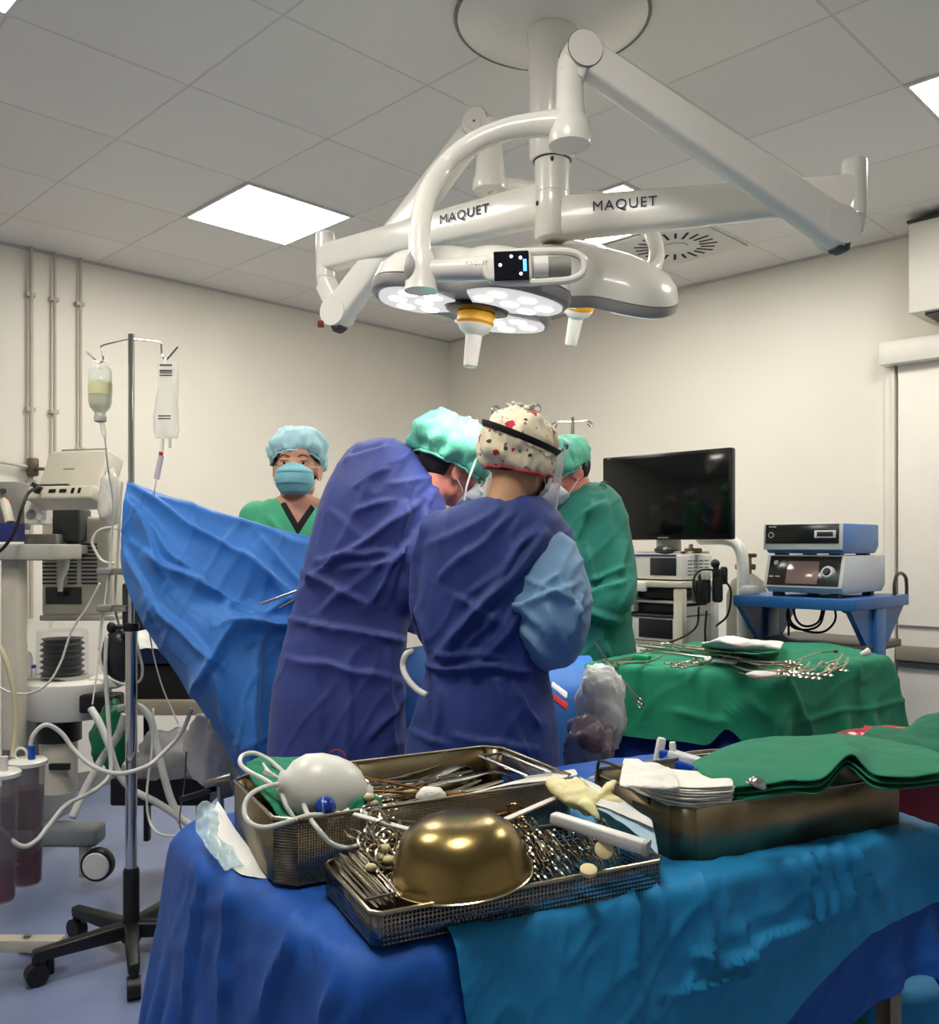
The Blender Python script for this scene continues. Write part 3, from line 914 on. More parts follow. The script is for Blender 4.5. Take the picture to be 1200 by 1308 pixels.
# ---------------------------------------------------------------- the upturned bowl
bc = Vector((-.012, 1.268, .9365))
t = thing('steel_bowl', 'golden steel bowl lying upside down on the front basket', 'bowl', bc)
M = T(bc) @ RY(-5) @ RX(2)
Mgold = mat('golden brushed bowl', (146, 126, 80), rough=.26, metal=1, var=.1, vscale=5, bump=.02, bscale=200)
bm = BM(); lathe(bm, [(.101, .0015), (.0985, .003), (.0965, .013), (.094, .026), (.088, .044), (.078, .06), (.064, .072), (.046, .079), (.024, .0825), (0, .083)], M, 72, cap0=False)
obj('bowl_shell', bm, Mgold, t, smooth=180, solid=.0015)
bm = BM(); torus(bm, M @ T((0, 0, .001)), .101, .0016, 72, 6); obj('rolled_rim', bm, mat('bright rim steel', (205, 190, 150), rough=.2, metal=1), t)

# ---------------------------------------------------------------- ring handled instruments
M_inst = mat('instrument steel', (196, 186, 166), rough=.2, metal=1, var=.05, vscale=30)
M_instg = mat('gilded instrument ring', (168, 120, 62), rough=.25, metal=1, var=.05)
def make_clamp(label, L=.17, ring=.0115, spread=.011, curve=0.0, group=None, ringmat=None, open_=0.0):
    """rings at the origin, tips at +x, lying flat in local xy"""
    t = thing('surgical_clamp', label, 'surgical instrument', (0, 0, 0), 0, group)
    jx = L*.64
    for sg in (-1, 1):
        bm = BM()
        torus(bm, T((0, sg*(spread+ring*.55), 0)), ring, .0021, 20, 6, sy=1.12)
        tube(bm, smoothpath([(ring*.9, sg*(spread+ring*.2), 0), (L*.2, sg*spread*.75, 0), (L*.42, sg*spread*.45, 0), (jx, sg*.0006, sg*.0012)], 5), [.0022, .0025, .0027, .0034], 7)
        tube(bm, smoothpath([(jx, 0, sg*.0012), (L*.8, -sg*.0022, curve*.3), (L*.93, -sg*.0015, curve*.75), (L, -sg*.0008, curve)], 4), [.0036, .0028, .002, .0012], 7)
        obj('shank', bm, M_inst, t)
    bm = BM(); lathe(bm, [(0, -.004), (.0028, -.004), (.0028, .004), (0, .0045)], T((jx, 0, 0)), 10); obj('screw', bm, M_chrome, t)
    bm = BM(); box(bm, (L*.24, spread*.2, .0), (.006, spread*1.3, .003)); obj('ratchet', bm, M_inst, t)
    return t
def lay(p0, p1, roll=0.0):
    """matrix: rings at p0, tips towards p1"""
    M, L = basis(p0, p1)
    return M @ RX(roll)
g1 = 'long clamps in the rear steel container'
cl = make_clamp('long steel clamp lying with others in the rear container', .235, .0125, .012, .006, g1)
first = True
def al(x, y, z): return MA @ Vector((x, y, z))
for i in range(15):
    yy = .05+.2*((i*7) % 15)/15+R.uniform(-.006, .006)
    x0 = .185+R.uniform(-.02, .03)
    M = lay(al(x0, yy, .045+.009*(i % 5)+R.uniform(0, .006)), al(x0+.235, yy+R.uniform(-.05, .05), .05+.008*(i % 4)+.012), R.uniform(-50, 50))
    if first: cl.matrix_basis = M; first = False
    else: dup(cl, M)
g2 = 'ring handles standing in a row right of the bowl'
cs = make_clamp('short steel clamp in the packed row of ring handles right of the bowl', .14, .0135, .011, .0, g2)
first = True
def bl(x, y, z): return MB @ Vector((x, y, z))
for row, (x0, y0, dx, dy, n) in enumerate(((.268, .09, .0105, -.0005, 9), (.258, .13, .0105, .003, 8), (.36, .06, .009, .004, 8), (.262, .048, .0095, -.0005, 6))):
    for k in range(n):
        p = bl(x0+dx*k, y0+dy*k+R.uniform(-.002, .002), .048+R.uniform(-.003, .006)-(.006 if row == 3 else 0))
        q = p+(MB.to_3x3() @ Vector((.012+R.uniform(-.004, .004), .1, -.05)))
        q.z = max(q.z, ZB+.014)
        M = lay(p, q, 68+R.uniform(-8, 8))
        if first: cs.matrix_basis = M; first = False
        else: dup(cs, M)
g3 = 'ring handled clamps bunched left of the bowl'
cm = make_clamp('steel clamp with ring handle in the bunch left of the bowl', .18, .0148, .0125, .004, g3)
first = True
for (px, py, z, a, pt, rl) in ((476, 1052, .975, 20, -8, 30), (480, 1066, .966, 5, -6, 60), (488, 1060, .972, 35, -10, 20), (487, 1080, .958, 12, -8, 65), (476, 1092, .95, 40, -6, 40),
                            (495, 1092, .95, 22, -6, 70), (500, 1076, .96, 50, -8, 25), (489, 1104, .942, 30, -3, 30), (484, 1118, .934, 15, -2, 15), (498, 1113, .936, 38, -3, 50), (466, 1075, .956, 60, -8, 20)):
    M = T(PZ(px, py, z)) @ RZ(a) @ RY(-pt) @ RX(rl)
    if first: cm.matrix_basis = M; first = False
    else: dup(cm, M)
gl = make_clamp('gilded ring handled scissors leaning on the rear container behind the bowl', .15, .0125, .011, .0)
gl.matrix_basis = T(PZ(664, 1042, .962)) @ RZ(160) @ RY(12) @ RX(50)
for ch in gl.children:
    if ch.name.startswith('shank'):
        ch.data = ch.data.copy(); ch.data.materials.clear(); ch.data.materials.append(M_instg)
gl2 = dup(cl, T(PZ(448, 1000, 1.0)) @ RZ(5) @ RY(8) @ RX(60), 'gilded ring clamp standing up just right of the resuscitator bag'); del gl2['group']
for ch in gl2.children:
    if ch.name.startswith('shank'):
        ch.data = ch.data.copy(); ch.data.materials.clear(); ch.data.materials.append(M_instg)
# broad retractors at the right end of the rear container
for k, (x, y, z, a) in enumerate(((.36, .2, .075, 18), (.40, .16, .08, -12), (.385, .245, .07, 30))):
    M = MA @ T((x, y, z)) @ RZ(a) @ RY(-10+6*k)
    lab = ('flat steel retractor blade beside the wire loop of the rear container', 'curved steel retractor in front of the flat one in the rear container', 'narrow steel retractor against the back wall of the rear container')[k]
    t = thing('retractor', lab, 'surgical instrument', M.translation)
    bm = BM()
    pts = smoothpath([M @ Vector(p) for p in ((-.09, 0, 0), (0, 0, .004), (.06, 0, .004), (.085, 0, -.012), (.088, 0, -.04))], 5)
    tube(bm, pts, .011-.002*k, 10, flat=.16, up=(0, 0, 1)); obj('blade', bm, M_inst, t)
    bm = BM(); tube(bm, [M @ Vector((-.09, 0, 0)), M @ Vector((-.15, 0, -.006))], .005, 10); obj('grip', bm, M_inst, t)
# small wire holder with fine forceps in the near left corner of the basket
hp = [bl(.008, .172, HB), bl(.05, .172, HB+.002), bl(.05, .052, HB+.002), bl(.008, .052, HB)]
t = thing('wire_holder', 'small rectangular wire holder in the left corner of the front basket', 'holder', bl(.03, .11, HB))
bm = BM(); tube(bm, hp, .0022, 8, closed=True); obj('wire_frame', bm, M_chrome, t)
bm = BM(); tube(bm, [bl(.05, .052, HB), bl(.05, .052, .006)], .002, 6); obj('wire_leg', bm, M_chrome, t)
bm = BM(); tube(bm, [bl(.05, .172, HB), bl(.05, .172, .006)], .002, 6); obj('wire_leg', bm, M_chrome, t)
fz = None
for k in range(9):
    y0 = .205-R.uniform(0, .012); x0 = .012+.0042*k
    p, q = bl(x0, y0, .048+.004*(k % 3)), bl(x0+.012, .03+R.uniform(0, .02), .03+.005*(k % 3))
    M = lay(p, q, R.uniform(-20, 20))
    if fz is None:
        fz = thing('tissue_forceps', 'fine steel forceps lying under the wire holder', 'surgical instrument', (0, 0, 0), 0, 'fine forceps under the wire holder')
        for sg in (-1, 1):
            bm = BM(); tube(bm, smoothpath([(0, 0, 0), (.03, sg*.0028, 0), (.09, sg*.003, 0), (.15, sg*.0008, 0)], 4), [.0022, .0026, .0022, .0009], 6); obj('arm', bm, M_inst, fz)
        fz.matrix_basis = M
    else: dup(fz, M)
# small cream tip protectors and gauze balls
M_creamg = mat('cream tip protector', (226, 208, 158), rough=.6, var=.06)
def blob(name, label, cat, p, s, m, seed, amp=.25, freq=None, group=None, rot=None, res=3):
    bm = bmesh.new(); bmesh.ops.create_icosphere(bm, subdivisions=res, radius=1)
    for v in bm.verts:
        v.co *= 1+amp*noise.fractal(v.co*1.6+Vector((seed*3.7, seed, 0)), 1, 2, 3)
    bmesh.ops.transform(bm, matrix=T(p) @ (rot or Matrix.Identity(4)) @ SC(*s), verts=bm.verts)
    return obj(name, bm, m, None, label, cat, group, smooth=180, loc=p)
for k, (px, py, z) in enumerate(((492, 1083, .962), (497, 1098, .952), (487, 1094, .95), (474, 1108, .945), (472, 1018, 1.0), (476, 1026, .99))):
    blob('tip_protector', 'cream rubber tip protector among the clamps', 'tip protector', PZ(px, py, z), (.009, .007, .006), M_creamg, k, group='cream tip protectors among the clamps', res=2)
blob('gauze_ball', 'white rolled gauze ball resting on the long clamps in the rear container', 'gauze', PZ(551, 1018, .985), (.026, .019, .017), M_gauze, 4, .12)
# cream lids on the right of the basket
for k, (px, py, z, r, lab) in enumerate(((772, 1085, .955, .014, 'round cream lid standing among the ring handles near the white rod'), (752, 1112, .943, .012, 'small cream disc at the front rim below the ring handles'))):
    bm = BM(); M = T(PZ(px, py, z)) @ RX(60 if k == 0 else 20); lathe(bm, [(0, -.003), (r, -.003), (r, .003), (r*.8, .0045), (0, .0045)], M, 24)
    obj('cream_lid', bm, M_creamg, None, lab, 'lid', loc=M.translation)

# ---------------------------------------------------------------- resuscitator bag and its tubing
p = PZ(414, 1008, 1.005)
t = thing('resuscitator_bag', 'milky white resuscitator bag lying on the left end of the rear container', 'resuscitator', p)
Mbag = mat('milky silicone', (226, 226, 218), rough=.32, var=.03, sss=.25)
M = T(p) @ RZ(18) @ RY(14)
bm = BM()
prof = [(.0, -.074), (.018, -.074), (.02, -.066), (.036, -.058), (.05, -.04), (.056, -.015), (.055, .012), (.05, .034), (.04, .052), (.026, .064), (.018, .07), (.018, .078), (0, .078)]
lathe(bm, prof, M @ RY(90), 40); obj('bag_body', bm, Mbag, t, smooth=180)
bm = BM(); sphere(bm, T(p+Vector((.012, -.062, -.012))) @ SC(.0165, .0165, .0165), 24, 16); vb = obj('valve', bm, mat('blue valve plastic', (18, 52, 150), rough=.2, var=.05), t, label='round dark blue valve')
bm = BM(); torus(bm, T(p+Vector((.012, -.062, -.012))) @ RY(80), .0172, .0018, 24, 6); obj('valve_ring', bm, mat('pale blue ring', (90, 130, 190), rough=.3), vb)
bm = BM(); lathe(bm, [(0, 0), (.011, 0), (.011, .02), (.007, .024), (.007, .036), (0, .036)], T(p+Vector((.02, -.068, -.035))) @ RX(-20) @ RY(60), 16); obj('connector', bm, M_paper, t, label='white tubing connector')
Mtube = mat('clear pvc tubing', (222, 224, 216), rough=.18, alpha=.85, var=.03)
for pts in ([(368, 1000, 1.46), (342, 1004, 1.42), (320, 1015, 1.38), (312, 1033, 1.36), (318, 1050, 1.34), (338, 1057, 1.33), (367, 1050, 1.345), (393, 1042, 1.36), (417, 1041, 1.39), (430, 1042, 1.42)],
            [(385, 1018, 1.44), (393, 1040, 1.37), (407, 1060, 1.345), (423, 1077, 1.345), (443, 1083, 1.35), (462, 1077, 1.36), (472, 1060, 1.37), (470, 1043, 1.385), (460, 1036, 1.4), (447, 1038, 1.41), (434, 1040, 1.43)],
            [(377, 1047, 1.40), (366, 1030, 1.41), (358, 1012, 1.43), (340, 997, 1.46), (317, 985, 1.5), (307, 975, 1.52), (310, 965, 1.55), (325, 962, 1.56), (343, 970, 1.55), (355, 980, 1.53), (372, 996, 1.5)]):
    bm = BM(); tube(bm, smoothpath([P(*q) for q in pts], 7), .0039, 10); obj('tubing', bm, Mtube, t)
bm = BM(); tube(bm, smoothpath([P(*q) for q in ((336, 975, 1.5), (345, 988, 1.48), (356, 993, 1.47), (372, 996, 1.47), (384, 1002, 1.46))], 5), [.002, .004, .0025, .0032, .003], 8)
box(bm, (0, 0, 0), (.02, .006, .006), T(P(344, 988, 1.475)) @ RY(25)); obj('side_port', bm, Mtube, t)
bm = BM(); q = P(430, 970, 1.62); torus(bm, T(q) @ RX(78), .0165, .0013, 28, 6, a0=-20, a1=200)
obj('red_loop', bm, mat('red rubber', (140, 26, 44), rough=.4), None, 'thin dark red rubber loop standing behind the resuscitator bag', 'rubber loop', loc=q)

# ---------------------------------------------------------------- cloths, paper and oddments around the trays
def sheet(name, label, cat, rows, m, th=.002, amp=.004, fr=18, n=10, seed=0.0, sub=1, group=None, fold=None):
    """soft sheet through a net of world points (rows of equal length)"""
    A = [smoothpath(r, n) for r in rows]
    B = [smoothpath([a[i] for a in A], n) for i in range(len(A[0]))]
    nu, nv = len(B), len(B[0])
    bm = bmesh.new()
    G = []
    for i in range(nu):
        for j in range(nv):
            p = B[i][j]
            d = fbm(p+Vector((seed, 0, 0)), fr, 4)*amp
            G.append(p+Vector((d*.4, -d*.6, d)))
    X = [tuple(g) for g in G]
    bm = grid_bm(X, nu, nv)
    o = obj(name, bm, m, None, label, cat, group, smooth=180, solid=th, loc=B[nu//2][nv//2])
    if sub: subdiv(o, 1)
    return o
sheet('green_cloth', 'green cloth folded over the left end of the rear container under the loops of tubing', 'cloth',
      [[P(312, 985, 1.53), P(335, 1015, 1.46), P(362, 1052, 1.38)], [P(318, 972, 1.57), P(350, 1000, 1.49), P(382, 1050, 1.40)], [P(350, 966, 1.62), P(378, 990, 1.52), P(400, 1046, 1.43)], [P(390, 967, 1.66), P(405, 985, 1.6), P(425, 1040, 1.47)]], M_green, .004, .006)
sheet('green_cloth', 'small green cloth corner peeping out right of the resuscitator bag', 'cloth',
      [[P(440, 1037, 1.405), P(452, 1034, 1.42), P(464, 1036, 1.42)], [P(455, 1022, 1.43), P(466, 1020, 1.44), P(476, 1028, 1.44)], [P(478, 1017, 1.47), P(487, 1022, 1.47), P(485, 1034, 1.45)]], M_green, .006, .004)
M_wrap = mat('white wrapping paper', (222, 216, 206), rough=.7, var=.03)
sheet('wrapping_paper', 'pointed strip of white wrapping paper along the front rim of the rear container', 'paper',
      [[P(598, 1015, 1.56), P(600, 1013, 1.58)], [P(650, 1003, 1.56), P(655, 998, 1.63)], [P(705, 998, 1.57), P(705, 986, 1.68)], [P(740, 990, 1.6), P(735, 982, 1.7)]], M_wrap, .0015, .002)
M_latex = mat('pale yellow latex', (238, 228, 172), rough=.45, var=.05, sss=.25)
def glove():
    bm = BM()
    pl = smoothpath([P(703, 1000, 1.50), P(722, 1008, 1.47), P(742, 1018, 1.45), P(762, 1020, 1.45)], 4)
    tube(bm, pl, [.014, .026, .031, .026], 14, flat=.55, up=(0, 0, 1))
    for pts in ([(745, 1022, 1.43), (757, 1035, 1.41), (764, 1048, 1.40)], [(760, 1020, 1.45), (776, 1008, 1.45), (786, 998, 1.46)], [(762, 1022, 1.45), (786, 1022, 1.44), (794, 1030, 1.43)],
                [(740, 1016, 1.46), (748, 1034, 1.43), (752, 1044, 1.42)], [(715, 1003, 1.48), (708, 996, 1.49), (702, 992, 1.5)], [(755, 1016, 1.46), (744, 1000, 1.48), (732, 995, 1.5)]):
        tube(bm, smoothpath([P(*q) for q in pts], 4), [.013, .011, .007], 10, flat=.6)
    bm = remesh(bm, .0035, 5)
    for v in bm.verts: v.co += v.normal*.004*fbm(v.co, 45, 3) if v.normal.length else Vector()
    return bm
g = glove(); g.normal_update()
obj('latex_glove', g, M_latex, None, 'crumpled pale yellow latex glove between the rear tray and the gauze container', 'glove', smooth=180, loc=P(742, 1018, 1.45))
M_bluep = mat('pale blue paper', (178, 206, 222), rough=.65, var=.04)
sheet('pleated_sheet', 'pale blue pleated paper sheet leaning at the right end of the front basket', 'paper',
      [[P(762, 1032, 1.42), P(800, 1055, 1.39), P(842, 1093, 1.345)], [P(775, 1026, 1.43), P(806, 1042, 1.41), P(838, 1070, 1.375)], [P(786, 1022, 1.44), P(812, 1036, 1.42), P(834, 1056, 1.39)]], M_bluep, .0012, .003, 30)
sheet('paper_packet', 'white paper edge lying over the pale blue sheet beside the glove', 'paper',
      [[P(758, 1026, 1.425), P(795, 1040, 1.405), P(835, 1058, 1.38)], [P(752, 1004, 1.46), P(790, 1022, 1.435), P(832, 1047, 1.395)], [P(740, 990, 1.48), P(778, 1012, 1.45), P(826, 1042, 1.41)]], M_paper, .0012, .002, 30)
a, b = P(706, 1044, 1.37), P(826, 1083, 1.29)
t = thing('plastic_bar', 'white plastic bar lying slantwise over the right end of the front basket', 'bar', (a+b)/2)
bm = BM(); bar(bm, a, b, .02, .017, h1=.02); obj('bar_body', bm, mat('white hard plastic', (226, 226, 222), rough=.35), t)
bm = BM(); bar(bm, b-(b-a)*.02, b+(b-a)*.015, .021, .021); obj('end_cap', bm, M_lgrey, t)
for q in (.04, .055):
    bm = BM(); sphere(bm, T(a+(b-a)*q+Vector((0, -.01, .003))) @ SC(.0012, .0012, .0012), 8, 6); obj('pin_hole', bm, M_black, t)
# pale plastic rails leaning behind the bowl
for k, (p0, p1, lab) in enumerate((((750, 1002, 1.55), (646, 1047, 1.36), 'pale plastic strip leaning behind the right side of the bowl'), ((452, 1040, 1.36), (545, 1066, 1.33), 'pale plastic strip leaning left behind the bowl'))):
    bm = BM(); bar(bm, P(*p0), P(*p1), .012, .004); obj('plastic_strip', bm, M_wrap, None, lab, 'strip', loc=P(*p0))
# peel pouch and dark clamp at the left corner
M_film = clear('clear peel film', (196, 220, 226), alpha=.35, rough=.1, edge=.7)
rows = [[P(262, 1018, 1.60), P(283, 1025, 1.56)], [P(285, 1060, 1.52), P(310, 1075, 1.47)], [P(310, 1098, 1.44), P(345, 1118, 1.40)], [P(315, 1105, 1.43), P(352, 1126, 1.39)]]
rows = [[P(278, 1022, 1.60), P(271, 1040, 1.57), P(264, 1062, 1.53)], [P(303, 1060, 1.53), P(296, 1078, 1.50), P(288, 1098, 1.46)], [P(330, 1095, 1.455), P(316, 1104, 1.44), P(300, 1112, 1.42)], [P(353, 1122, 1.40), P(335, 1124, 1.395), P(318, 1120, 1.4)]]
sheet('peel_pouch', 'opened white paper peel pouch hanging over the left corner of the blue table', 'pouch', rows, M_paper, .001, .004, 20)
rows = [[P(250, 1035, 1.58), P(262, 1026, 1.585), P(276, 1024, 1.59)], [P(252, 1062, 1.53), P(270, 1058, 1.53), P(286, 1060, 1.54)], [P(272, 1092, 1.46), P(288, 1094, 1.455), P(300, 1088, 1.47)], [P(286, 1112, 1.42), P(300, 1108, 1.42), P(312, 1106, 1.43)]]
sheet('film_pouch', 'crinkled clear bluish film pouch at the far left corner of the blue table', 'pouch', rows, M_film, .0012, .012, 22)
t = thing('table_clamp', 'dark steel rail clamp with a black handle left of the rear container', 'clamp', P(280, 1020, 1.72))
bm = BM(); bar(bm, P(234, 1020, 1.74), P(274, 1008, 1.70), .024, .011); obj('lever', bm, M_black, t)
bm = BM(); bar(bm, P(262, 1002, 1.70), P(296, 992, 1.70), .02, .014); obj('jaw', bm, M_steel, t)
bm = BM(); cyl(bm, P(281, 1004, 1.69), P(283, 1040, 1.69), .006); obj('screw_rod', bm, M_steel, t)
bm = BM(); box(bm, (0, 0, 0), (.03, .03, .034), T(P(289, 1006, 1.7)) @ RY(-15), bev=.004); obj('block', bm, M_dgrey, t)
# ================================================================ people
M_skin = mat('skin', (206, 152, 126), rough=.5, var=.05, vscale=12, sss=.12)
M_skin2 = mat('ruddy skin', (222, 142, 122), rough=.5, var=.05, vscale=12, sss=.12)
M_hair = mat('dark brown hair', (44, 32, 26), rough=.55, var=.2, vscale=60, bump=.3, bscale=200)
M_gownA = cloth_mat('violet blue surgical gown', (52, 66, 134), rough=.62, bump=.1)
M_gownB = cloth_mat('deep blue surgical gown', (36, 58, 126), rough=.62, bump=.1)
M_sleeve = cloth_mat('pale blue reinforced sleeve', (112, 152, 190), rough=.6, bump=.1)
M_gownG = cloth_mat('green surgical gown', (8, 102, 86), rough=.75)
M_scrub = cloth_mat('green scrubs', (76, 178, 132), rough=.8)
M_capG = mat('light green bouffant cap', (112, 198, 168), rough=.7, var=.06, sss=.1, bump=.2, bscale=120)
M_capB = mat('light blue bouffant cap', (172, 216, 224), rough=.7, var=.06, bump=.2, bscale=120)
M_mask = mat('light blue surgical mask', (136, 200, 214), rough=.75, var=.03)
M_maskw = mat('white face mask', (226, 226, 228), rough=.75, var=.03)
M_glove = mat('surgical glove latex', (226, 206, 186), rough=.4, var=.04, sss=.2)
M_eye = mat('eye white', (222, 216, 208), rough=.2, var=0)
M_iris = mat('dark iris', (40, 28, 20), rough=.15, var=0)
M_brow = mat('eyebrow', (60, 44, 34), rough=.8, var=.1)
M_shoe = mat('white clog', (220, 220, 216), rough=.5)

def ell(c, rx, ry, n=40, e=1.0, z=None):
    """horizontal ring"""
    o = []
    for k in range(n):
        a = 2*PI*k/n; cc, ss = math.cos(a), math.sin(a)
        o.append(Vector((c[0]+math.copysign(abs(cc)**e, cc)*rx, c[1]+math.copysign(abs(ss)**e, ss)*ry, c[2])))
    return o
def prings(bm, rows, n=40, e=.85, skew=None):
    """closed body from rows of (y_px, xl, xr, depth, half thickness) seen from the room's near end"""
    rings = []
    for y, xl, xr, Y, h in rows:
        a, b = P(xl, y, Y), P(xr, y, Y)
        rings.append(ell((a+b)/2, max(.004, (b.x-a.x)/2), h, n, e))
    # refine along the body
    m = [smoothpath([r[k] for r in rings], 4) for k in range(n)]
    rings = [[m[k][i] for k in range(n)] for i in range(len(m[0]))]
    loft(bm, rings)
def limb(bm, pts, r, seg=16, n=6, flat=1.0):
    sp = smoothpath(pts, n)
    rr = [float(np.interp(i/(len(sp)-1), np.linspace(0, 1, len(r)), r)) for i in range(len(sp))]
    tube(bm, sp, rr, seg, flat)
    sphere(bm, T(sp[0]) @ SC(rr[0], rr[0], rr[0]), 14, 10); sphere(bm, T(sp[-1]) @ SC(rr[-1], rr[-1], rr[-1]), 14, 10)

# head: origin at the joint with the neck, z up, face towards local -y, about 0.235 high
def head_shapes(bm, M):
    tube(bm, [M @ Vector(p) for p in ((0, .034, -.035), (0, .026, .02), (0, .024, .1))], [.05, .053, .06], 20)
    E = lambda c, s, r=None: sphere(bm, M @ T(c) @ (r or Matrix.Identity(4)) @ SC(*s), 28, 20)
    E((0, .018, .145), (.074, .094, .09))            # cranium
    E((0, -.03, .115), (.062, .064, .085))           # face
    E((0, -.04, .06), (.05, .052, .05))              # jaw
    E((0, -.075, .035), (.02, .018, .018))           # chin
    E((0, -.062, .158), (.052, .03, .03))            # forehead
    for s in (-1, 1):
        E((s*.034, -.066, .092), (.022, .022, .02))  # cheekbone
        E((s*.031, -.083, .136), (.022, .01, .006))  # brow ridge
        E((s*.044, .0, .058), (.02, .036, .036))     # jaw angle
        # ear: rim ring, lobe, inner plate
        Me = M @ T((s*.077, .012, .108)) @ RZ(-s*22) @ RY(90)
        torus(bm, Me @ SC(1, .62, 1), .03, .006, 20, 6)
        E((s*.076, .012, .108), (.005, .014, .024), RZ(-s*22))
        E((s*.074, .006, .082), (.006, .009, .009))
    # nose
    tube(bm, [M @ Vector(p) for p in ((0, -.085, .135), (0, -.1, .112), (0, -.115, .092), (0, -.1, .082))], [.009, .011, .014, .012], 12)
    for s in (-1, 1): E((s*.012, -.098, .087), (.009, .011, .008))
    # lips
    E((0, -.096, .066), (.022, .008, .005)); E((0, -.094, .057), (.019, .008, .006))
def hand_shapes(bm, wrist, aim, side, curl=35, palm_n=(0, 0, -1)):
    """hand: palm, four unequal bent fingers, thumb on the side of the palm; aim = finger direction"""
    aim = Vector(aim).normalized(); n = Vector(palm_n); n = (n-aim*n.dot(aim)).normalized(); w = n.cross(aim)*side
    M = Matrix((aim, w, n)).transposed().to_4x4(); M.translation = Vector(wrist)
    sphere(bm, M @ T((.045, 0, 0)) @ SC(.052, .04, .016), 20, 14)
    for k, (off, L) in enumerate(((.028, .072), (.0095, .08), (-.0095, .074), (-.027, .058))):
        p = Vector((.082, off, 0)); pts = [Vector((.05, off*.8, 0)), p]; a = 0
        for j, f in enumerate((.45, .31, .24)):
            a += math.radians(curl*(.7, 1, .8)[j])
            p = p+Vector((math.cos(a), off*.6, math.sin(a)))*L*f; pts.append(p)
        tube(bm, [M @ q for q in pts], [.0095, .0095, .009, .0085, .0075], 10)
        sphere(bm, T(M @ pts[-1]) @ SC(.0075, .0075, .0075), 8, 6)
    pts = [Vector((.02, .028, .004)), Vector((.04, .048, .01)), Vector((.062, .058, .022)), Vector((.082, .054, .034))]
    tube(bm, [M @ q for q in pts], [.014, .012, .0105, .0085], 10)
    sphere(bm, T(M @ pts[-1]) @ SC(.0085, .0085, .0085), 8, 6)
def hair_cap(M, m, parent, low=.075, back=.02):
    """close fitting hair below the cap at the nape and temples"""
    bm = BM()
    sphere(bm, M @ T((0, .024, .142)) @ SC(.0775, .094, .09), 32, 24)
    dl = []
    Mi = M.inverted()
    for v in bm.verts:
        q = Mi @ v.co
        if q.z < low or q.y < -.03 or (q.y < .03 and q.z < .135): dl.append(v)
    bmesh.ops.delete(bm, geom=dl, context='VERTS')
    return obj('hair', bm, m, parent, smooth=180, solid=.006)
def bouffant(M, m, parent, s=(.098, .118, .088), c=(0, .012, .16), cut=.1, tilt=0, seed=0, puff=.012, band=True, mb=None, pleat=24, sub='elastic_band'):
    """pleated cap gathered at a band; hugs the skull at its edge"""
    bm = BM(); rings = []
    n = 96; nr = 22
    Mc = M @ T(c) @ RX(tilt)
    for i in range(nr):
        t = i/(nr-1)
        ph = PI/2*(1-t)+(-.55)*t              # from the crown down past the equator
        for_r = math.cos(ph); zz = math.sin(ph)
        g = max(0, (t-.55)/.45)
        ring = []
        for k in range(n):
            a = 2*PI*k/n
            pl = 1+.022*math.sin(a*pleat+3*math.sin(a*3+seed)+t*3)*(g**1.2)+.006*math.sin(a*9+seed)*(1-g)*for_r
            v = Vector((math.cos(a)*for_r*s[0]*pl, math.sin(a)*for_r*s[1]*pl, zz*s[2]))
            d = fbm(v+Vector((seed*2.1, 0, 0)), 14, 3)
            d2 = 1-abs(noise.noise(Vector((math.cos(a)*5+seed, math.sin(a)*5, t*2.2))))*2.5
            v += v.normalized()*(d*puff*for_r**.5+max(0, d2)*.007*for_r)
            if g > .75: v.x *= 1-.1*(g-.75)*4*.6; v.y *= 1-.08*(g-.75)*4*.6
            ring.append(Mc @ v)
        rings.append(ring)
    loft(bm, rings, True, False)
    o = obj('surgical_cap', bm, m, parent, smooth=180, solid=.0025)
    if band:
        bm = BM(); tube(bm, [p for k, p in enumerate(rings[-1]) if k % 2 == 0], .0045, 8, closed=True)
        obj(sub, bm, mb or m, o)
    return o
def face_mask(M, m, parent, strap=True):
    """pleated mask from nose bridge to under the chin"""
    rows = []
    prof = np.array(((.113, -.113, .03, .028), (.107, -.123, .05, .050), (.098, -.13, .06, .062), (.084, -.131, .063, .068), (.07, -.128, .065, .072), (.056, -.122, .064, .073), (.042, -.113, .058, .068), (.028, -.1, .048, .054), (.018, -.084, .036, .036)))
    for i in range(33):
        z, y0, w, dep = [float(np.interp(i/4, range(9), prof[:, q])) for q in range(4)]
        pl = ((i*3/32) % 1)
        r = []
        for k in range(25):
            u = -1+2*k/24
            x = w*1.02*math.sin(u*PI/2*.98)
            y = y0+dep*(1-math.cos(u*PI/2))-(.0055*pl if 4 < i < 30 else 0)*(1-u**4)
            r.append(M @ Vector((x, y, z+.01*(1-abs(u))*(1 if i < 3 else 0))))
        rows.append(r)
    bm2 = BM(); loft(bm2, rows, False, False, closed=False)
    o = obj('face_mask', bm2, m, parent, smooth=180, solid=.0022); subdiv(o, 1)
    if strap:
        for s in (-1, 1):
            for z0, z1 in ((.112, .122), (.036, .084)):
                bm = BM(); tube(bm, smoothpath([M @ Vector(p) for p in ((s*.055, -.078 if z0 > .1 else -.06, z0), (s*.073, -.035, (z0+z1)/2), (s*.08, .004, z1))], 5), .0014, 6); obj('ear_loop', bm, M_maskw, o)
    return o
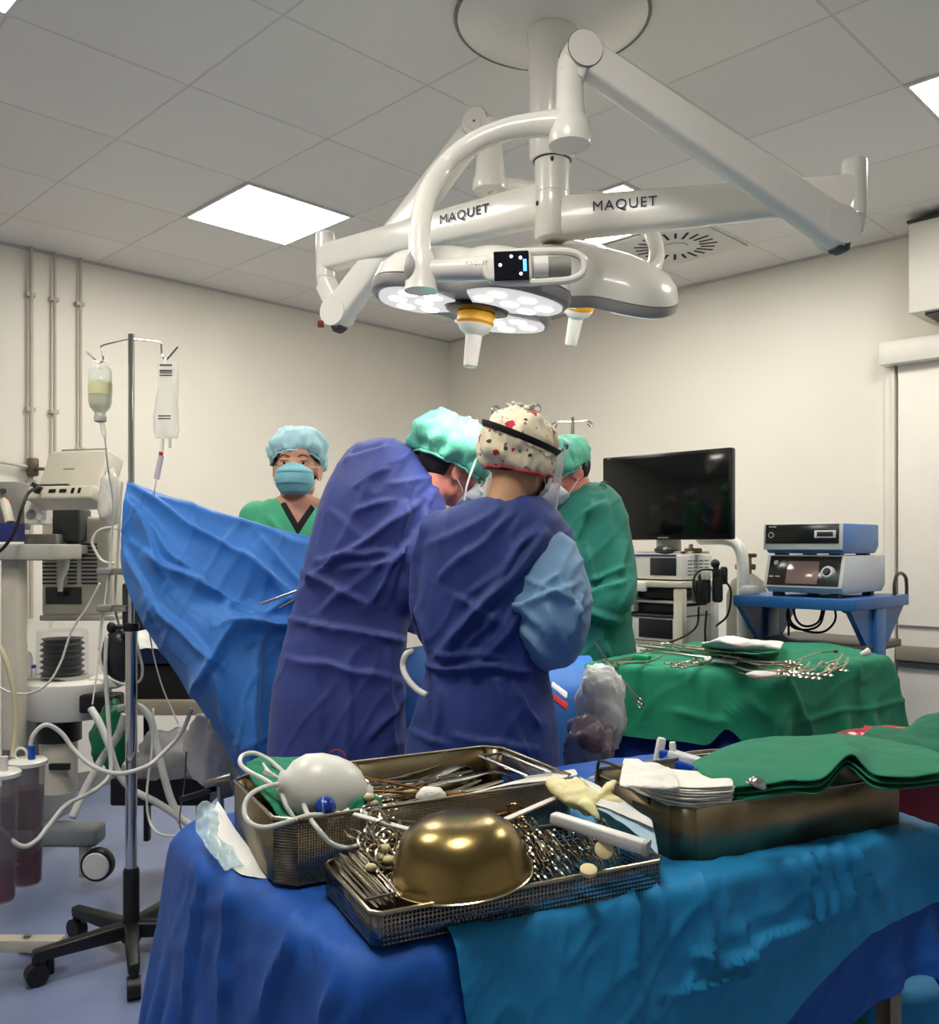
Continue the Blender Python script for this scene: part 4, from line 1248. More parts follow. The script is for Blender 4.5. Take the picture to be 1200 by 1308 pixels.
def eyes(M, parent):
    for s in (-1, 1):
        bm = BM(); sphere(bm, M @ T((s*.031, -.076, .124)) @ SC(.0125, .0115, .009), 16, 12); e = obj('eye', bm, M_eye, parent)
        bm = BM(); sphere(bm, M @ T((s*.0325, -.0862, .124)) @ SC(.0052, .0025, .0056), 12, 8); obj('iris', bm, M_iris, e)
        for zz, sz in ((.1335, 1), (.1165, -1)):
            bm = BM(); tube(bm, smoothpath([M @ Vector(p) for p in ((s*.017, -.083, .124+(zz-.124)*.4), (s*.025, -.0895, zz), (s*.037, -.0885, zz), (s*.046, -.078, .124+(zz-.124)*.3))], 4), [.002, .0028, .0028, .002], 8); obj('eyelid', bm, M_skin, e)
        bm = BM(); tube(bm, smoothpath([M @ Vector(p) for p in ((s*.015, -.0905, .1455), (s*.028, -.0935, .1505), (s*.042, -.0875, .1475), (s*.05, -.078, .142))], 4), [.0028, .0038, .0032, .0012], 8, flat=.6); obj('eyebrow', bm, M_brow, parent)
def person(label, base, build_body, M_head, skin, group=None, vox=.0055):
    t = thing('person', label, 'person', base)
    bm = BM(); build_body(bm); head_shapes(bm, M_head)
    bm = remesh(bm, vox, 3, .5)
    obj('body', bm, skin, t, smooth=180)
    return t
def legs(bm, hipL, hipR, yf, spread=.1, toe=(0, 1)):
    for h, s in ((hipL, -1), (hipR, 1)):
        h = Vector(h); f = Vector((h.x+s*.01, yf, .08))
        k = (h+f)/2+Vector((toe[0]*.015, toe[1]*.015, .02))
        limb(bm, [h, k, f], [.06, .05, .038])
        limb(bm, [f+Vector((-toe[0]*.05, -toe[1]*.05, -.045)), f+Vector((toe[0]*.08, toe[1]*.08, -.05)), f+Vector((toe[0]*.16, toe[1]*.16, -.055))], [.034, .036, .025])

def gown_obj(bm, m, parent, segs, vox=.009, sm=5, rough=.004, rs=8, seed=0.0, name='surgical_gown', holes=None):
    bm = remesh(bm, vox, sm, .5)
    crease(bm, [(a, b, c, d, w*.75, h*1.55) for a, b, c, d, w, h in segs], 0, rough, rs, True, seed)
    if holes: 
        bm.normal_update()
        apex, hw, ztop, zc_ = holes
        for sx in (-1, 1):
            n = Vector((ztop-apex.z, 0, -sx*hw)).normalized()
            bmesh.ops.bisect_plane(bm, geom=bm.verts[:]+bm.edges[:]+bm.faces[:], plane_co=apex, plane_no=n)
        bmesh.ops.bisect_plane(bm, geom=bm.verts[:]+bm.edges[:]+bm.faces[:], plane_co=(0, 0, zc_), plane_no=(0, 0, 1), clear_outer=True)
        dl = [f for f in bm.faces if f.calc_center_median().y < apex.y+.12 and f.calc_center_median().z > apex.z and abs(f.calc_center_median().x-apex.x) < hw*(f.calc_center_median().z-apex.z)/(ztop-apex.z)]
        bmesh.ops.delete(bm, geom=dl, context='FACES')
    return obj(name, bm, m, parent, smooth=180)

# ---------------------------------------------------------------- scrub nurse, seen from behind (centre)
PO = -.05
hd = T(P(655, 640, 2.52)) @ RZ(180) @ RZ(-32) @ RX(10) @ RY(-6)
YB = 2.55
def bodyB(bm):
    sh = [P(560, 672, 2.55), P(702, 680, 2.55)]
    prings(bm, [(640, 622, 672, 2.53, .05), (655, 590, 690, 2.54, .07), (680, 555, 705, 2.55, .085), (740, 560, 695, 2.56, .1), (830, 565, 690, 2.56, .1), (900, 545, 700, 2.56, .11), (930, 548, 698, 2.56, .11)])
    limb(bm, [P(648, 655, 2.54), P(648, 630, 2.53), hd @ Vector((0, 0, .05))], [.055, .052, .044])
    limb(bm, [P(574, 688, 2.55), P(560, 745, 2.6), P(564, 800, 2.68), P(588, 812, 2.95)], [.048, .042, .036, .028])
    limb(bm, [sh[1], P(706, 760, 2.5), P(700, 800, 2.56), P(672, 805, 2.9)], [.05, .045, .038, .028])
    hand_shapes(bm, P(585, 812, 2.95), (.3, 1, -.1), 1); hand_shapes(bm, P(672, 805, 2.9), (-.4, 1, -.1), -1)
    legs(bm, P(585, 925, 2.56), P(660, 925, 2.56), 2.56)
pb = person('person in floral cap and deep blue gown seen from behind in the middle', Vector((.05, 2.51, 0)), bodyB, hd, mat('olive skin', (196, 150, 112), rough=.5, var=.05, sss=.12))
bm = BM()
prings(bm, [(634, 618, 690, 2.53, .06), (640, 596, 700, 2.535, .085), (655, 562, 712, 2.545, .115), (672, 548, 720, 2.55, .13), (700, 540, 722, 2.555, .145), (740, 534, 722, 2.56, .15), (790, 534, 712, 2.56, .145), (835, 545, 702, 2.56, .14),
      (852, 546, 700, 2.56, .142), (880, 538, 704, 2.56, .155), (930, 524, 712, 2.56, .17), (980, 515, 716, 2.56, .18), (1060, 510, 722, 2.56, .19), (1180, 505, 728, 2.56, .2)], 48)
limb(bm, [P(568, 682, 2.55), P(554, 745, 2.58), P(558, 800, 2.66), P(582, 812, 2.88)], [.07, .07, .06, .05])
limb(bm, [P(702, 690, 2.55), P(706, 740, 2.5), P(704, 780, 2.5)], [.07, .075, .07])
gB = gown_obj(bm, M_gownB, pb, [
    (560, 835, 700, 680, 12, .020), (575, 828, 660, 700, 10, .014), (620, 840, 700, 735, 12, .022), (600, 760, 690, 672, 9, .012), (590, 715, 655, 660, 8, .010), (640, 720, 665, 665, 7, .009), (560, 740, 600, 700, 9, .010),
    (550, 850, 680, 856, 10, .020), (558, 830, 650, 842, 10, .012), (580, 760, 645, 800, 8, .010), (660, 700, 690, 680, 6, .010), (530, 720, 545, 660, 8, .010), (525, 760, 552, 830, 9, .010),
    (562, 860, 555, 950, 10, .010), (632, 868, 675, 970, 9, .014), (655, 880, 690, 930, 7, .009), (590, 830, 640, 780, 8, .010), (545, 700, 640, 652, 14, .008), (575, 940, 690, 958, 8, .007), (520, 930, 575, 955, 8, .008), (655, 870, 672, 900, 6, .008)], rough=.0055, seed=1.0)
bm = BM(); limb(bm, [P(706, 716, 2.5), P(707, 745, 2.475), P(704, 788, 2.47), P(702, 812, 2.52), P(690, 812, 2.66), P(670, 806, 2.88)], [.08, .096, .108, .096, .07, .05], 24, 8)
gown_obj(bm, M_sleeve, pb, [(660, 775, 735, 745, 9, .016), (672, 740, 730, 765, 8, .014), (700, 770, 722, 830, 8, .016), (668, 800, 705, 845, 9, .014), (690, 745, 715, 735, 6, .012), (745, 760, 725, 815, 8, .014), (665, 760, 690, 800, 9, .012), (715, 740, 745, 790, 7, .012)], vox=.008, rough=.009, rs=13, seed=4.0, name='sleeve')
hair_cap(hd, M_hair, pb, .028)
# floral cap: cream with red and grey print, black strap, coral edging
def floral():
    m = mat('floral print cotton', (222, 210, 176), rough=.8, var=0)
    nt = m.node_tree; N = nt.nodes; L = nt.links; b = N['Principled BSDF']
    tc = N.new('ShaderNodeTexCoord')
    def layer(prev, sc_, th, col, seed):
        mp = N.new('ShaderNodeMapping'); mp.inputs['Location'].default_value = (seed, seed*.7, seed*.3)
        L.new(tc.outputs['Object'], mp.inputs[0])
        v = N.new('ShaderNodeTexVoronoi'); v.inputs['Scale'].default_value = sc_; L.new(mp.outputs[0], v.inputs['Vector'])
        nz = N.new('ShaderNodeTexNoise'); nz.inputs['Scale'].default_value = sc_*3; L.new(mp.outputs[0], nz.inputs['Vector'])
        ad = N.new('ShaderNodeMath'); ad.operation = 'MULTIPLY_ADD'; ad.inputs[1].default_value = .3; L.new(nz.outputs['Fac'], ad.inputs[0]); L.new(v.outputs['Distance'], ad.inputs[2])
        lt = N.new('ShaderNodeMath'); lt.operation = 'LESS_THAN'; lt.inputs[1].default_value = th; L.new(ad.outputs[0], lt.inputs[0])
        mx = N.new('ShaderNodeMix'); mx.data_type = 'RGBA'; mx.inputs[7].default_value = lin(col)
        if prev is None: mx.inputs[6].default_value = lin((226, 214, 184))
        else: L.new(prev, mx.inputs[6])
        L.new(lt.outputs[0], mx.inputs[0]); return mx.outputs[2]
    o = layer(None, 42, .31, (122, 112, 92), 3.0)
    o = layer(o, 17, .40, (188, 44, 62), 8.3)
    o = layer(o, 24, .30, (70, 64, 54), 5.1)
    L.new(o, b.inputs['Base Color'])
    return m
M_coral = mat('coral red edging', (214, 66, 74), rough=.7, var=.08)
cB = bouffant(hd, floral(), pb, s=(.098, .117, .108), c=(0, .022, .142), tilt=-10, seed=2, puff=.03, mb=M_coral, pleat=20, sub='coral_edging')
Mc = hd @ T((0, .022, .15)) @ RX(-12)
bm = BM()
pts = [Mc @ RY(-15) @ RX(4) @ Vector((.107*math.cos(a), .125*math.sin(a), .022+.012*math.sin(a))) for a in [2*PI*k/48 for k in range(48)]]
tube(bm, pts, .010, 10, closed=True, flat=.3, up=(1, 0, 0))
obj('visor_strap', bm, mat('black elastic strap', (30, 26, 24), rough=.7), pb)
bm = BM()
for k in range(14):
    a = 2*PI*k/14
    q = hd @ Vector((.03*math.cos(a), .03+.03*math.sin(a), .25)); e = hd @ Vector((.05*math.cos(a), .03+.045*math.sin(a), .252+.01*math.sin(k*2.3)))
    tube(bm, [hd @ Vector((0, .03, .235)), q, e], [.012, .014, .006], 8, flat=.5)
obj('gathered_crown', bm, M_wrap, cB, label='white gathered cloth at the crown of the cap')
M_visor = clear('clear visor film', (236, 224, 232), alpha=.16, rough=.06, edge=.6)
bm = BM(); rows = []
for i in range(9):
    z = .17-.2*i/8
    rows.append([hd @ Vector(((.118+.004*i/8)*math.sin(u), .01-(.142+.01*i/8)*math.cos(u), z)) for u in [-1.25+2.5*k/24 for k in range(25)]])
loft(bm, rows, False, False, closed=False); obj('face_visor', bm, M_visor, pb, smooth=180, solid=.001)
bm = BM(); tube(bm, [hd @ Vector((.118*math.sin(u), .01-.142*math.cos(u), .176)) for u in [-1.25+2.5*k/24 for k in range(25)]], .007, 8, flat=.5); obj('visor_band', bm, mat('lavender visor band', (150, 136, 176), rough=.5), pb)
face_mask(hd, M_maskw, pb)

# ---------------------------------------------------------------- surgeon on the left, bent to the right over the field
PO = .17
hdA = T(P(556, 642, 2.64)) @ RZ(122) @ RX(24) @ RY(-6)
def bodyA(bm):
    prings(bm, [(585, 465, 530, 2.66, .06), (610, 440, 545, 2.66, .09), (660, 430, 550, 2.66, .1), (740, 420, 530, 2.62, .1), (840, 400, 515, 2.6, .11), (930, 385, 510, 2.6, .11)])
    limb(bm, [P(500, 600, 2.65), P(530, 606, 2.65), hdA @ Vector((0, .01, .06))], [.06, .052, .036])
    limb(bm, [P(538, 640, 2.64), P(520, 730, 2.62), P(505, 780, 2.72), P(532, 800, 2.98)], [.055, .048, .04, .03])
    limb(bm, [P(470, 640, 2.8), P(470, 740, 2.85), P(520, 790, 3.05)], [.05, .045, .03])
    hand_shapes(bm, P(532, 800, 2.98), (.6, 1, -.1), 1); hand_shapes(bm, P(520, 790, 3.05), (.6, .9, -.1), -1)
    legs(bm, P(400, 925, 2.6), P(475, 925, 2.6), 2.6)
pa = person('person in violet blue gown and green cap bending over at the left', Vector((-.38, 2.77, 0)), bodyA, hdA, M_skin2)
bm = BM()
prings(bm, [(560, 476, 504, 2.68, .03), (564, 462, 514, 2.68, .07), (572, 448, 526, 2.68, .1), (588, 436, 544, 2.675, .13), (610, 424, 556, 2.67, .155), (640, 410, 562, 2.66, .17), (690, 397, 556, 2.65, .175), (740, 385, 540, 2.63, .17), (790, 373, 524, 2.62, .165),
       (840, 360, 519, 2.61, .17), (900, 349, 518, 2.6, .175), (980, 341, 522, 2.6, .18), (1080, 336, 526, 2.6, .19), (1190, 332, 530, 2.6, .2)], 48)
limb(bm, [P(536, 650, 2.62), P(528, 720, 2.56), P(508, 765, 2.58), P(526, 790, 2.85)], [.085, .075, .066, .05])
gown_obj(bm, M_gownA, pa, [
    (395, 745, 535, 640, 11, .022), (410, 775, 520, 700, 10, .012), (430, 700, 480, 610, 12, .006), (470, 610, 520, 580, 9, .012), (455, 625, 500, 600, 7, .010), (520, 640, 500, 760, 10, .018), (545, 650, 520, 740, 8, .012),
    (415, 715, 505, 705, 9, .016), (440, 730, 500, 720, 7, .012), (395, 735, 470, 770, 10, .016), (470, 770, 520, 690, 9, .018), (370, 790, 520, 822, 9, .014), (365, 840, 515, 870, 9, .010), (400, 800, 410, 960, 10, .005), (450, 830, 440, 970, 12, .006),
    (490, 830, 505, 960, 9, .010), (500, 620, 550, 610, 7, .008), (440, 590, 500, 568, 8, .007), (520, 880, 470, 950, 9, .010), (420, 650, 470, 690, 10, .004), (455, 655, 500, 640, 6, .012)], rough=.0055, seed=9.0)
hair_cap(hdA, M_hair, pa, .07)
cA = bouffant(hdA, M_capG, pa, s=(.114, .142, .108), c=(0, .018, .178), tilt=-2, seed=5, puff=.03, pleat=18)
bm = BM()
tube(bm, smoothpath([hdA @ Vector(p) for p in ((.02, .0, .282), (-.055, .0, .27), (-.108, -.002, .21), (-.122, -.006, .15), (-.108, -.02, .085), (-.086, -.045, .035))], 6), .006, 8, flat=.35, up=(0, 1, 0))
obj('mask_tie', bm, M_maskw, pa, label='white mask tie over the cap')
bm = BM()
for k in range(9):
    a = 2*PI*k/9; tube(bm, [hdA @ Vector((-.02, .01, .272)), hdA @ Vector((-.02+.022*math.cos(a), .01+.022*math.sin(a), .282+.006*math.sin(k*3)))], [.01, .006], 6, flat=.5)
obj('tie_knot', bm, M_maskw, cA)
face_mask(hdA, M_maskw, pa); eyes(hdA, pa)
M_specs = mat('dark spectacle frame', (64, 24, 34), rough=.3)
bm = BM()
for s in (-1, 1):
    torus(bm, hdA @ T((s*.033, -.1, .122)) @ RX(90) @ SC(1, .72, 1), .024, .0018, 24, 6)
    tube(bm, [hdA @ Vector((s*.057, -.098, .126)), hdA @ Vector((s*.082, -.03, .128)), hdA @ Vector((s*.083, .012, .122))], .002, 6)
tube(bm, [hdA @ Vector((-.01, -.104, .126)), hdA @ Vector((.01, -.104, .126))], .002, 6)
obj('spectacles', bm, M_specs, pa)

# ---------------------------------------------------------------- surgeon in green on the right, facing left
PO = .5
hdG = T(P(736, 640, 2.98)) @ RZ(-68) @ RX(26)
def bodyG(bm):
    prings(bm, [(630, 735, 765, 3.0, .05), (645, 730, 785, 3.0, .09), (680, 720, 790, 3.0, .12), (760, 722, 790, 3.0, .12), (850, 720, 795, 3.0, .12), (900, 715, 795, 3.0, .12)])
    limb(bm, [P(758, 650, 3.0), P(748, 636, 2.99), hdG @ Vector((0, .015, .06))], [.062, .054, .04])
    limb(bm, [P(780, 668, 2.93), P(788, 740, 2.88), P(780, 772, 2.86), P(706, 772, 2.9)], [.055, .048, .042, .03])
    limb(bm, [P(740, 670, 3.15), P(730, 740, 3.2), P(690, 780, 3.15)], [.05, .045, .03])
    hand_shapes(bm, P(706, 772, 2.9), (-1, .2, -.15), 1); hand_shapes(bm, P(690, 780, 3.15), (-1, 0, -.1), -1)
    legs(bm, P(735, 890, 3.0), P(780, 890, 3.0), 3.0, toe=(-1, .2))
pg = person('person in teal green gown facing left behind the green table', Vector((.49, 3.5, 0)), bodyG, hdG, M_skin2)
bm = BM()
prings(bm, [(617, 728, 772, 3.0, .05), (624, 720, 782, 3.0, .09), (640, 712, 794, 3.0, .13), (665, 706, 802, 3.0, .16), (700, 704, 807, 3.0, .175), (740, 708, 806, 3.0, .175), (790, 708, 806, 3.0, .17), (830, 704, 812, 3.0, .175), (900, 700, 818, 3.0, .18), (1000, 696, 824, 3.0, .19), (1150, 690, 830, 3.0, .2)], 44)
limb(bm, [P(776, 664, 2.94), P(788, 735, 2.88), P(780, 768, 2.84), P(714, 770, 2.88)], [.082, .076, .07, .056])
gown_obj(bm, M_gownG, pg, [(745, 765, 800, 742, 8, .018), (740, 780, 800, 790, 8, .016), (750, 700, 765, 750, 9, .014), (775, 640, 790, 720, 10, .012), (745, 660, 770, 640, 8, .012), (730, 680, 745, 740, 9, .014), (760, 640, 735, 690, 8, .012),
    (735, 800, 725, 840, 8, .014), (770, 800, 780, 840, 8, .014), (800, 690, 790, 740, 7, .012), (755, 740, 800, 725, 7, .012)], rough=.005, seed=14.0)
bm = BM(); torus(bm, T(P(772, 622, 2.95)) @ RX(70) @ RZ(20), .022, .003, 20, 6, a0=20, a1=280)
tube(bm, smoothpath([P(752, 612, 2.97), P(744, 620, 2.94), P(758, 626, 2.92), P(770, 618, 2.92), P(778, 628, 2.93)], 5), .004, 6, flat=.4); obj('neck_tie', bm, M_gownG, pg)
hair_cap(hdG, M_hair, pg, .045)
bouffant(hdG, M_capG, pg, s=(.1, .118, .092), c=(0, .01, .17), tilt=-4, seed=11, puff=.012, pleat=16)
face_mask(hdG, M_maskw, pg); eyes(hdG, pg)

# ---------------------------------------------------------------- anaesthetist at the back, facing us
PO = 0.0
hdN = T(P(379, 641, 3.45)) @ RZ(4) @ RX(-3) @ SC(1.1, 1.1, 1.1)
def bodyN(bm):
    prings(bm, [(632, 362, 396, 3.46, .05), (642, 340, 420, 3.47, .075), (655, 326, 436, 3.48, .09), (690, 326, 436, 3.48, .105), (760, 336, 426, 3.48, .1), (850, 332, 430, 3.48, .11), (880, 336, 426, 3.48, .11)])
    limb(bm, [P(380, 660, 3.47), P(379, 640, 3.46), hdN @ Vector((0, .012, .05))], [.06, .056, .044])
    limb(bm, [P(328, 668, 3.48), P(322, 740, 3.46), P(335, 800, 3.35)], [.055, .046, .03]); limb(bm, [P(436, 668, 3.48), P(442, 740, 3.46), P(425, 800, 3.35)], [.055, .046, .03])
    hand_shapes(bm, P(335, 800, 3.35), (.3, -1, -.2), 1); hand_shapes(bm, P(425, 800, 3.35), (-.3, -1, -.2), -1)
    legs(bm, P(355, 870, 3.48), P(408, 870, 3.48), 3.48, toe=(0, -1))
pn = person('person in green scrubs with light blue cap and mask standing behind the blue screen', Vector((-.66, 3.48, 0)), bodyN, hdN, M_skin)
bm = BM()
prings(bm, [(637, 345, 418, 3.47, .082), (643, 334, 430, 3.475, .095), (655, 322, 442, 3.48, .11), (680, 318, 446, 3.48, .125), (740, 326, 438, 3.48, .125), (830, 326, 436, 3.48, .13), (900, 326, 436, 3.48, .13)], 48)
limb(bm, [P(330, 664, 3.48), P(320, 720, 3.46)], [.075, .07]); limb(bm, [P(434, 664, 3.48), P(444, 720, 3.46)], [.075, .07])
nk = P(380, 655, 3.36)
gown_obj(bm, M_scrub, pn, [(345, 660, 360, 690, 6, .008), (415, 660, 402, 700, 6, .008), (330, 670, 350, 700, 6, .01)], vox=.009, rough=.003, seed=20, name='scrub_top',
    holes=(P(381, 684, 3.36), .088, P(0, 634, 3.4).z, P(0, 638, 3.47).z))
bm = BM(); prings(bm, [(640, 352, 410, 3.468, .076), (650, 344, 418, 3.474, .092), (665, 336, 426, 3.478, .106), (700, 332, 430, 3.48, .115)], 40)
gown_obj(bm, mat('black undershirt', (24, 26, 30), rough=.8), pn, [], vox=.009, rough=.002, name='undershirt', holes=(P(380, 668, 3.36), .06, P(0, 636, 3.4).z, P(0, 643, 3.47).z))
bouffant(hdN, M_capB, pn, s=(.1, .116, .082), c=(0, .022, .176), tilt=-20, seed=17, puff=.018, pleat=22)
hair_cap(hdN, M_hair, pn, .07)
face_mask(hdN, M_mask, pn); eyes(hdN, pn)
# ================================================================ left side: screen, stands, anaesthesia machine
PO = 0.0
def pbox(bm, x0, x1, y0, y1, Y, d, bev=.006, rz=0):
    """block whose near face fills a rectangle of the view at depth Y"""
    a, b = P(x0, y1, Y), P(x1, y0, Y)
    w, h = b.x-a.x, b.z-a.z
    c = Vector(((a.x+b.x)/2, Y, (a.z+b.z)/2))
    box(bm, (0, d/2, 0), (w, d, h), T(c) @ RZ(rz), bev=bev, seg=3)
def pts(*q, n=6): return smoothpath([P(*v) for v in q], n)

# ---- anaesthesia screen
rows = [[(163, 616, 3.06), (240, 643, 3.10), (320, 668, 3.14), (400, 686, 3.18), (470, 700, 3.2)],
        [(157, 660, 3.02), (225, 690, 3.02), (310, 720, 3.06), (400, 745, 3.12), (470, 760, 3.2)],
        [(158, 735, 3.0), (215, 750, 2.95), (300, 775, 3.0), (390, 790, 3.08), (470, 800, 3.2)],
        [(186, 800, 2.98), (235, 815, 2.9), (300, 800, 2.90), (385, 812, 3.04), (470, 830, 3.12)],
        [(240, 880, 2.95), (270, 870, 2.86), (310, 850, 2.86), (385, 870, 3.02), (470, 880, 3.08)],
        [(285, 950, 2.92), (305, 930, 2.84), (335, 930, 2.86), (390, 950, 3.02), (470, 960, 3.06)],
        [(312, 1010, 2.92), (325, 1000, 2.85), (348, 1000, 2.87), (395, 1020, 3.0), (470, 1040, 3.04)],
        [(318, 1110, 2.94), (330, 1110, 2.88), (352, 1110, 2.9), (395, 1120, 3.0), (470, 1130, 3.04)]]
A = [smoothpath([P(*q) for q in r], 34) for r in rows]
B = [smoothpath([a[i] for a in A], 26) for i in range(len(A[0]))]
X = [tuple(p) for b in B for p in b]
bm = grid_bm(X, len(B), len(B[0])); bm.normal_update()
if sum(f.normal.y for f in bm.faces) > 0: bmesh.ops.reverse_faces(bm, faces=bm.faces)
crease(bm, [(166, 622, 390, 770, 10, .035), (160, 640, 300, 800, 12, .03), (190, 632, 400, 700, 12, .022), (185, 705, 320, 800, 9, .03), (200, 772, 275, 845, 9, .03), (285, 803, 385, 806, 7, .05), (300, 805, 245, 885, 9, .04), (330, 690, 400, 760, 10, .02), (175, 660, 215, 740, 8, .02), (240, 740, 330, 790, 7, .02),
            (160, 700, 200, 790, 9, .02), (300, 700, 390, 790, 12, .02), (330, 815, 320, 980, 12, .025), (360, 830, 350, 990, 10, .02), (270, 860, 300, 940, 9, .02), (215, 690, 270, 760, 8, .016), (380, 760, 320, 800, 9, .016)], 0, .006, 7, True, 31)
obj('anesthesia_screen', bm, mat('bright blue screen drape', (44, 116, 196), rough=.6, sheen=.2, bump=.1, bscale=500), None, 'bright blue drape screen stretched from the drip stand to behind the violet gown', 'drape', smooth=180, solid=.002, loc=P(300, 760, 3.02))
M_rod = M_chrome
for k, (p0, p1, lab) in enumerate((((334, 771, 2.86), (384, 753, 2.86), 'upper of two thin steel rods before the blue screen'), ((357, 777, 2.84), (384, 762, 2.84), 'lower shorter of two thin steel rods before the blue screen'))):
    bm = BM(); cyl(bm, P(*p0), P(*p1)+(P(*p1)-P(*p0))*.5, .0045, seg=12); o = obj('steel_rod', bm, M_rod, None, lab, 'rod', loc=P(*p0))

# ---- drip stand with bottle and bag
sx, sy = -1.15, 3.06
t = thing('drip_stand', 'tall chrome drip stand with five black castor legs at the left', 'drip stand', (sx, sy, 0))
zz = lambda y: HC-(y-HY)*sy/F
bm = BM(); cyl(bm, (sx, sy, zz(800)), (sx, sy, zz(427)), .0105); obj('upper_pole', bm, M_chrome, t)
bm = BM(); cyl(bm, (sx, sy, .3), (sx, sy, zz(800)), .0195); obj('lower_pole', bm, M_chrome, t)
bm = BM(); lathe(bm, [(0, .06), (.032, .06), (.03, .12), (.027, .14), (.027, zz(1112)), (.023, zz(1108)), (0, zz(1108))], T((sx, sy, 0)), 24); obj('black_sleeve', bm, M_black, t)
bm = BM(); lathe(bm, [(.0, zz(806)), (.026, zz(806)), (.028, zz(802)), (.026, zz(796)), (.0, zz(796))], T((sx, sy, 0)), 20); cl_ = obj('clamp_collar', bm, M_black, t)
bm = BM(); cyl(bm, (sx-.02, sy-.01, zz(800)), (sx-.055, sy-.02, zz(800)), .008); sphere(bm, T((sx-.06, sy-.02, zz(801))) @ SC(.016, .012, .02), 12, 8); obj('clamp_knob', bm, M_black, cl_)
for k in range(5):
    a = math.radians(-68-72*k); d = Vector((math.cos(a), math.sin(a), 0)); b0 = Vector((sx, sy, .1))
    bm = BM(); bar(bm, b0+d*.01, b0+d*.31+Vector((0, 0, -.005)), .05, .055, w1=.036, h1=.036); lg = obj('leg', bm, M_black, t)
    e = b0+d*.3; n = Vector((-d.y, d.x, 0))
    bm = BM(); cyl(bm, Vector((e.x, e.y, .035))-n*.02, Vector((e.x, e.y, .035))+n*.02, .034); cyl(bm, (e.x, e.y, .05), (e.x, e.y, .09), .014); obj('castor', bm, M_black, lg)
for side, q in ((0, ((168, 432), (132, 441), (130, 446), (132, 460), (126, 463), (121, 459), (110, 449))), (1, ((168, 433), (203, 437), (206, 442), (207, 454), (211, 459), (216, 456), (227, 443)))):
    bm = BM(); tube(bm, smoothpath([P(x, y, sy) for x, y in q], 4), .0032, 8); obj('hook', bm, M_chrome, t)
M_glassv = clear('clear glass bottle', (214, 222, 214), alpha=.3, rough=.05, edge=.75)
M_liq = mat('pale yellow infusion', (214, 212, 160), rough=.1, alpha=.55, var=0)
M_lab = mat('printed label', (228, 228, 220), rough=.6, var=0)
c = P(128, 500, 3.03)
t = thing('infusion_bottle', 'glass infusion bottle with pale yellow fluid hanging on the left hook', 'infusion bottle', c)
M = T(c)
bm = BM(); lathe(bm, [(0, .085), (.03, .083), (.037, .07), (.0375, -.035), (.032, -.055), (.018, -.072), (.016, -.09), (0, -.09)], M, 32); obj('glass', bm, M_glassv, t)
bm = BM(); lathe(bm, [(0, .035), (.0345, .035), (.0345, -.034), (.029, -.053), (.015, -.07), (0, -.07)], M, 28); obj('fluid', bm, M_liq, t)
bm = BM(); lathe(bm, [(0, -.084), (.02, -.084), (.02, -.1), (.012, -.104), (0, -.104)], M, 20); obj('stopper', bm, M_lgrey, t)
bm = BM(); lathe(bm, [(.0382, .028), (.0382, -.012)], M, 32, False, False); obj('label', bm, mat('yellowed label', (214, 210, 164), rough=.6, alpha=.75), t)
bm = BM(); tube(bm, smoothpath([c+Vector((-.03, 0, .06)), c+Vector((-.02, 0, .1)), P(122, 461, 3.05), c+Vector((.025, 0, .1)), c+Vector((.03, 0, .06))], 5), .002, 6); obj('hanger_strap', bm, M_whitem, t)
text('MgSO4 5%', .016, Matrix(((1, 0, 0, c.x), (0, 0, -1, c.y-.039), (0, 1, 0, c.z+.05), (0, 0, 0, 1))), M_dgrey, 'print', t) if False else None
bm = BM(); tube(bm, pts((130, 534, 3.03), (132, 550, 3.03), (134, 558, 3.03)), [.008, .009, .006], 10); obj('drip_chamber', bm, M_glassv, t)
bm = BM(); tube(bm, pts((134, 558, 3.03), (136, 580, 3.05), (139, 605, 3.1), (144, 640, 3.15), (143, 690, 3.2), (135, 760, 3.2), (128, 830, 3.2), (118, 900, 3.15)), .0028, 8); obj('line', bm, M_whitem, t)
c = P(214, 512, 3.03)
t = thing('infusion_bag', 'clear half empty infusion bag with dark print hanging on the right hook', 'infusion bag', c)
M_bagf = clear('clear infusion bag film', (224, 224, 220), alpha=.22, rough=.06, edge=.6)
bm = BM(); rings = []
for z, w, d in ((.125, .03, .004), (.118, .034, .006), (.09, .036, .012), (.05, .037, .017), (0, .038, .022), (-.06, .041, .026), (-.1, .043, .022), (-.118, .04, .01), (-.126, .036, .004)):
    r_ = []
    for k in range(28):
        a = 2*PI*k/28; p = Vector((math.cos(a)*w, math.sin(a)*d, z)); p += Vector((fbm(p+Vector((3, 1, 2)), 40)*.004, fbm(p, 40)*.006, 0)); r_.append(c+p+Vector((.004*math.sin(z*20), 0, 0)))
    rings.append(r_)
loft(bm, rings); obj('bag_film', bm, M_bagf, t, smooth=180)
for zz_, h in ((.117, .006), (.098, .006), (.091, .004), (.083, .004), (-.055, .004), (-.064, .004)):
    bm = BM(); box(bm, (0, 0, 0), (.042, .002, h), T(c+Vector((0, -.03 if zz_ < 0 else -.016, zz_)))); obj('print_line', bm, M_dgrey, t)
bm = BM(); tube(bm, [P(211, 459, 3.04), P(211, 467, 3.035), c+Vector((0, 0, .126))], .003, 6); obj('hanger', bm, M_whitem, t)
bm = BM(); cyl(bm, P(208, 560, 3.03), P(207, 578, 3.03), .006); cyl(bm, P(217, 560, 3.03), P(217, 572, 3.03), .005); obj('port', bm, M_whitem, t)
bm = BM(); cyl(bm, P(206, 577, 3.03), P(205.5, 582, 3.03), .007); obj('port_seal', bm, mat('red seal', (186, 40, 40), rough=.4), t, label='red port seal')
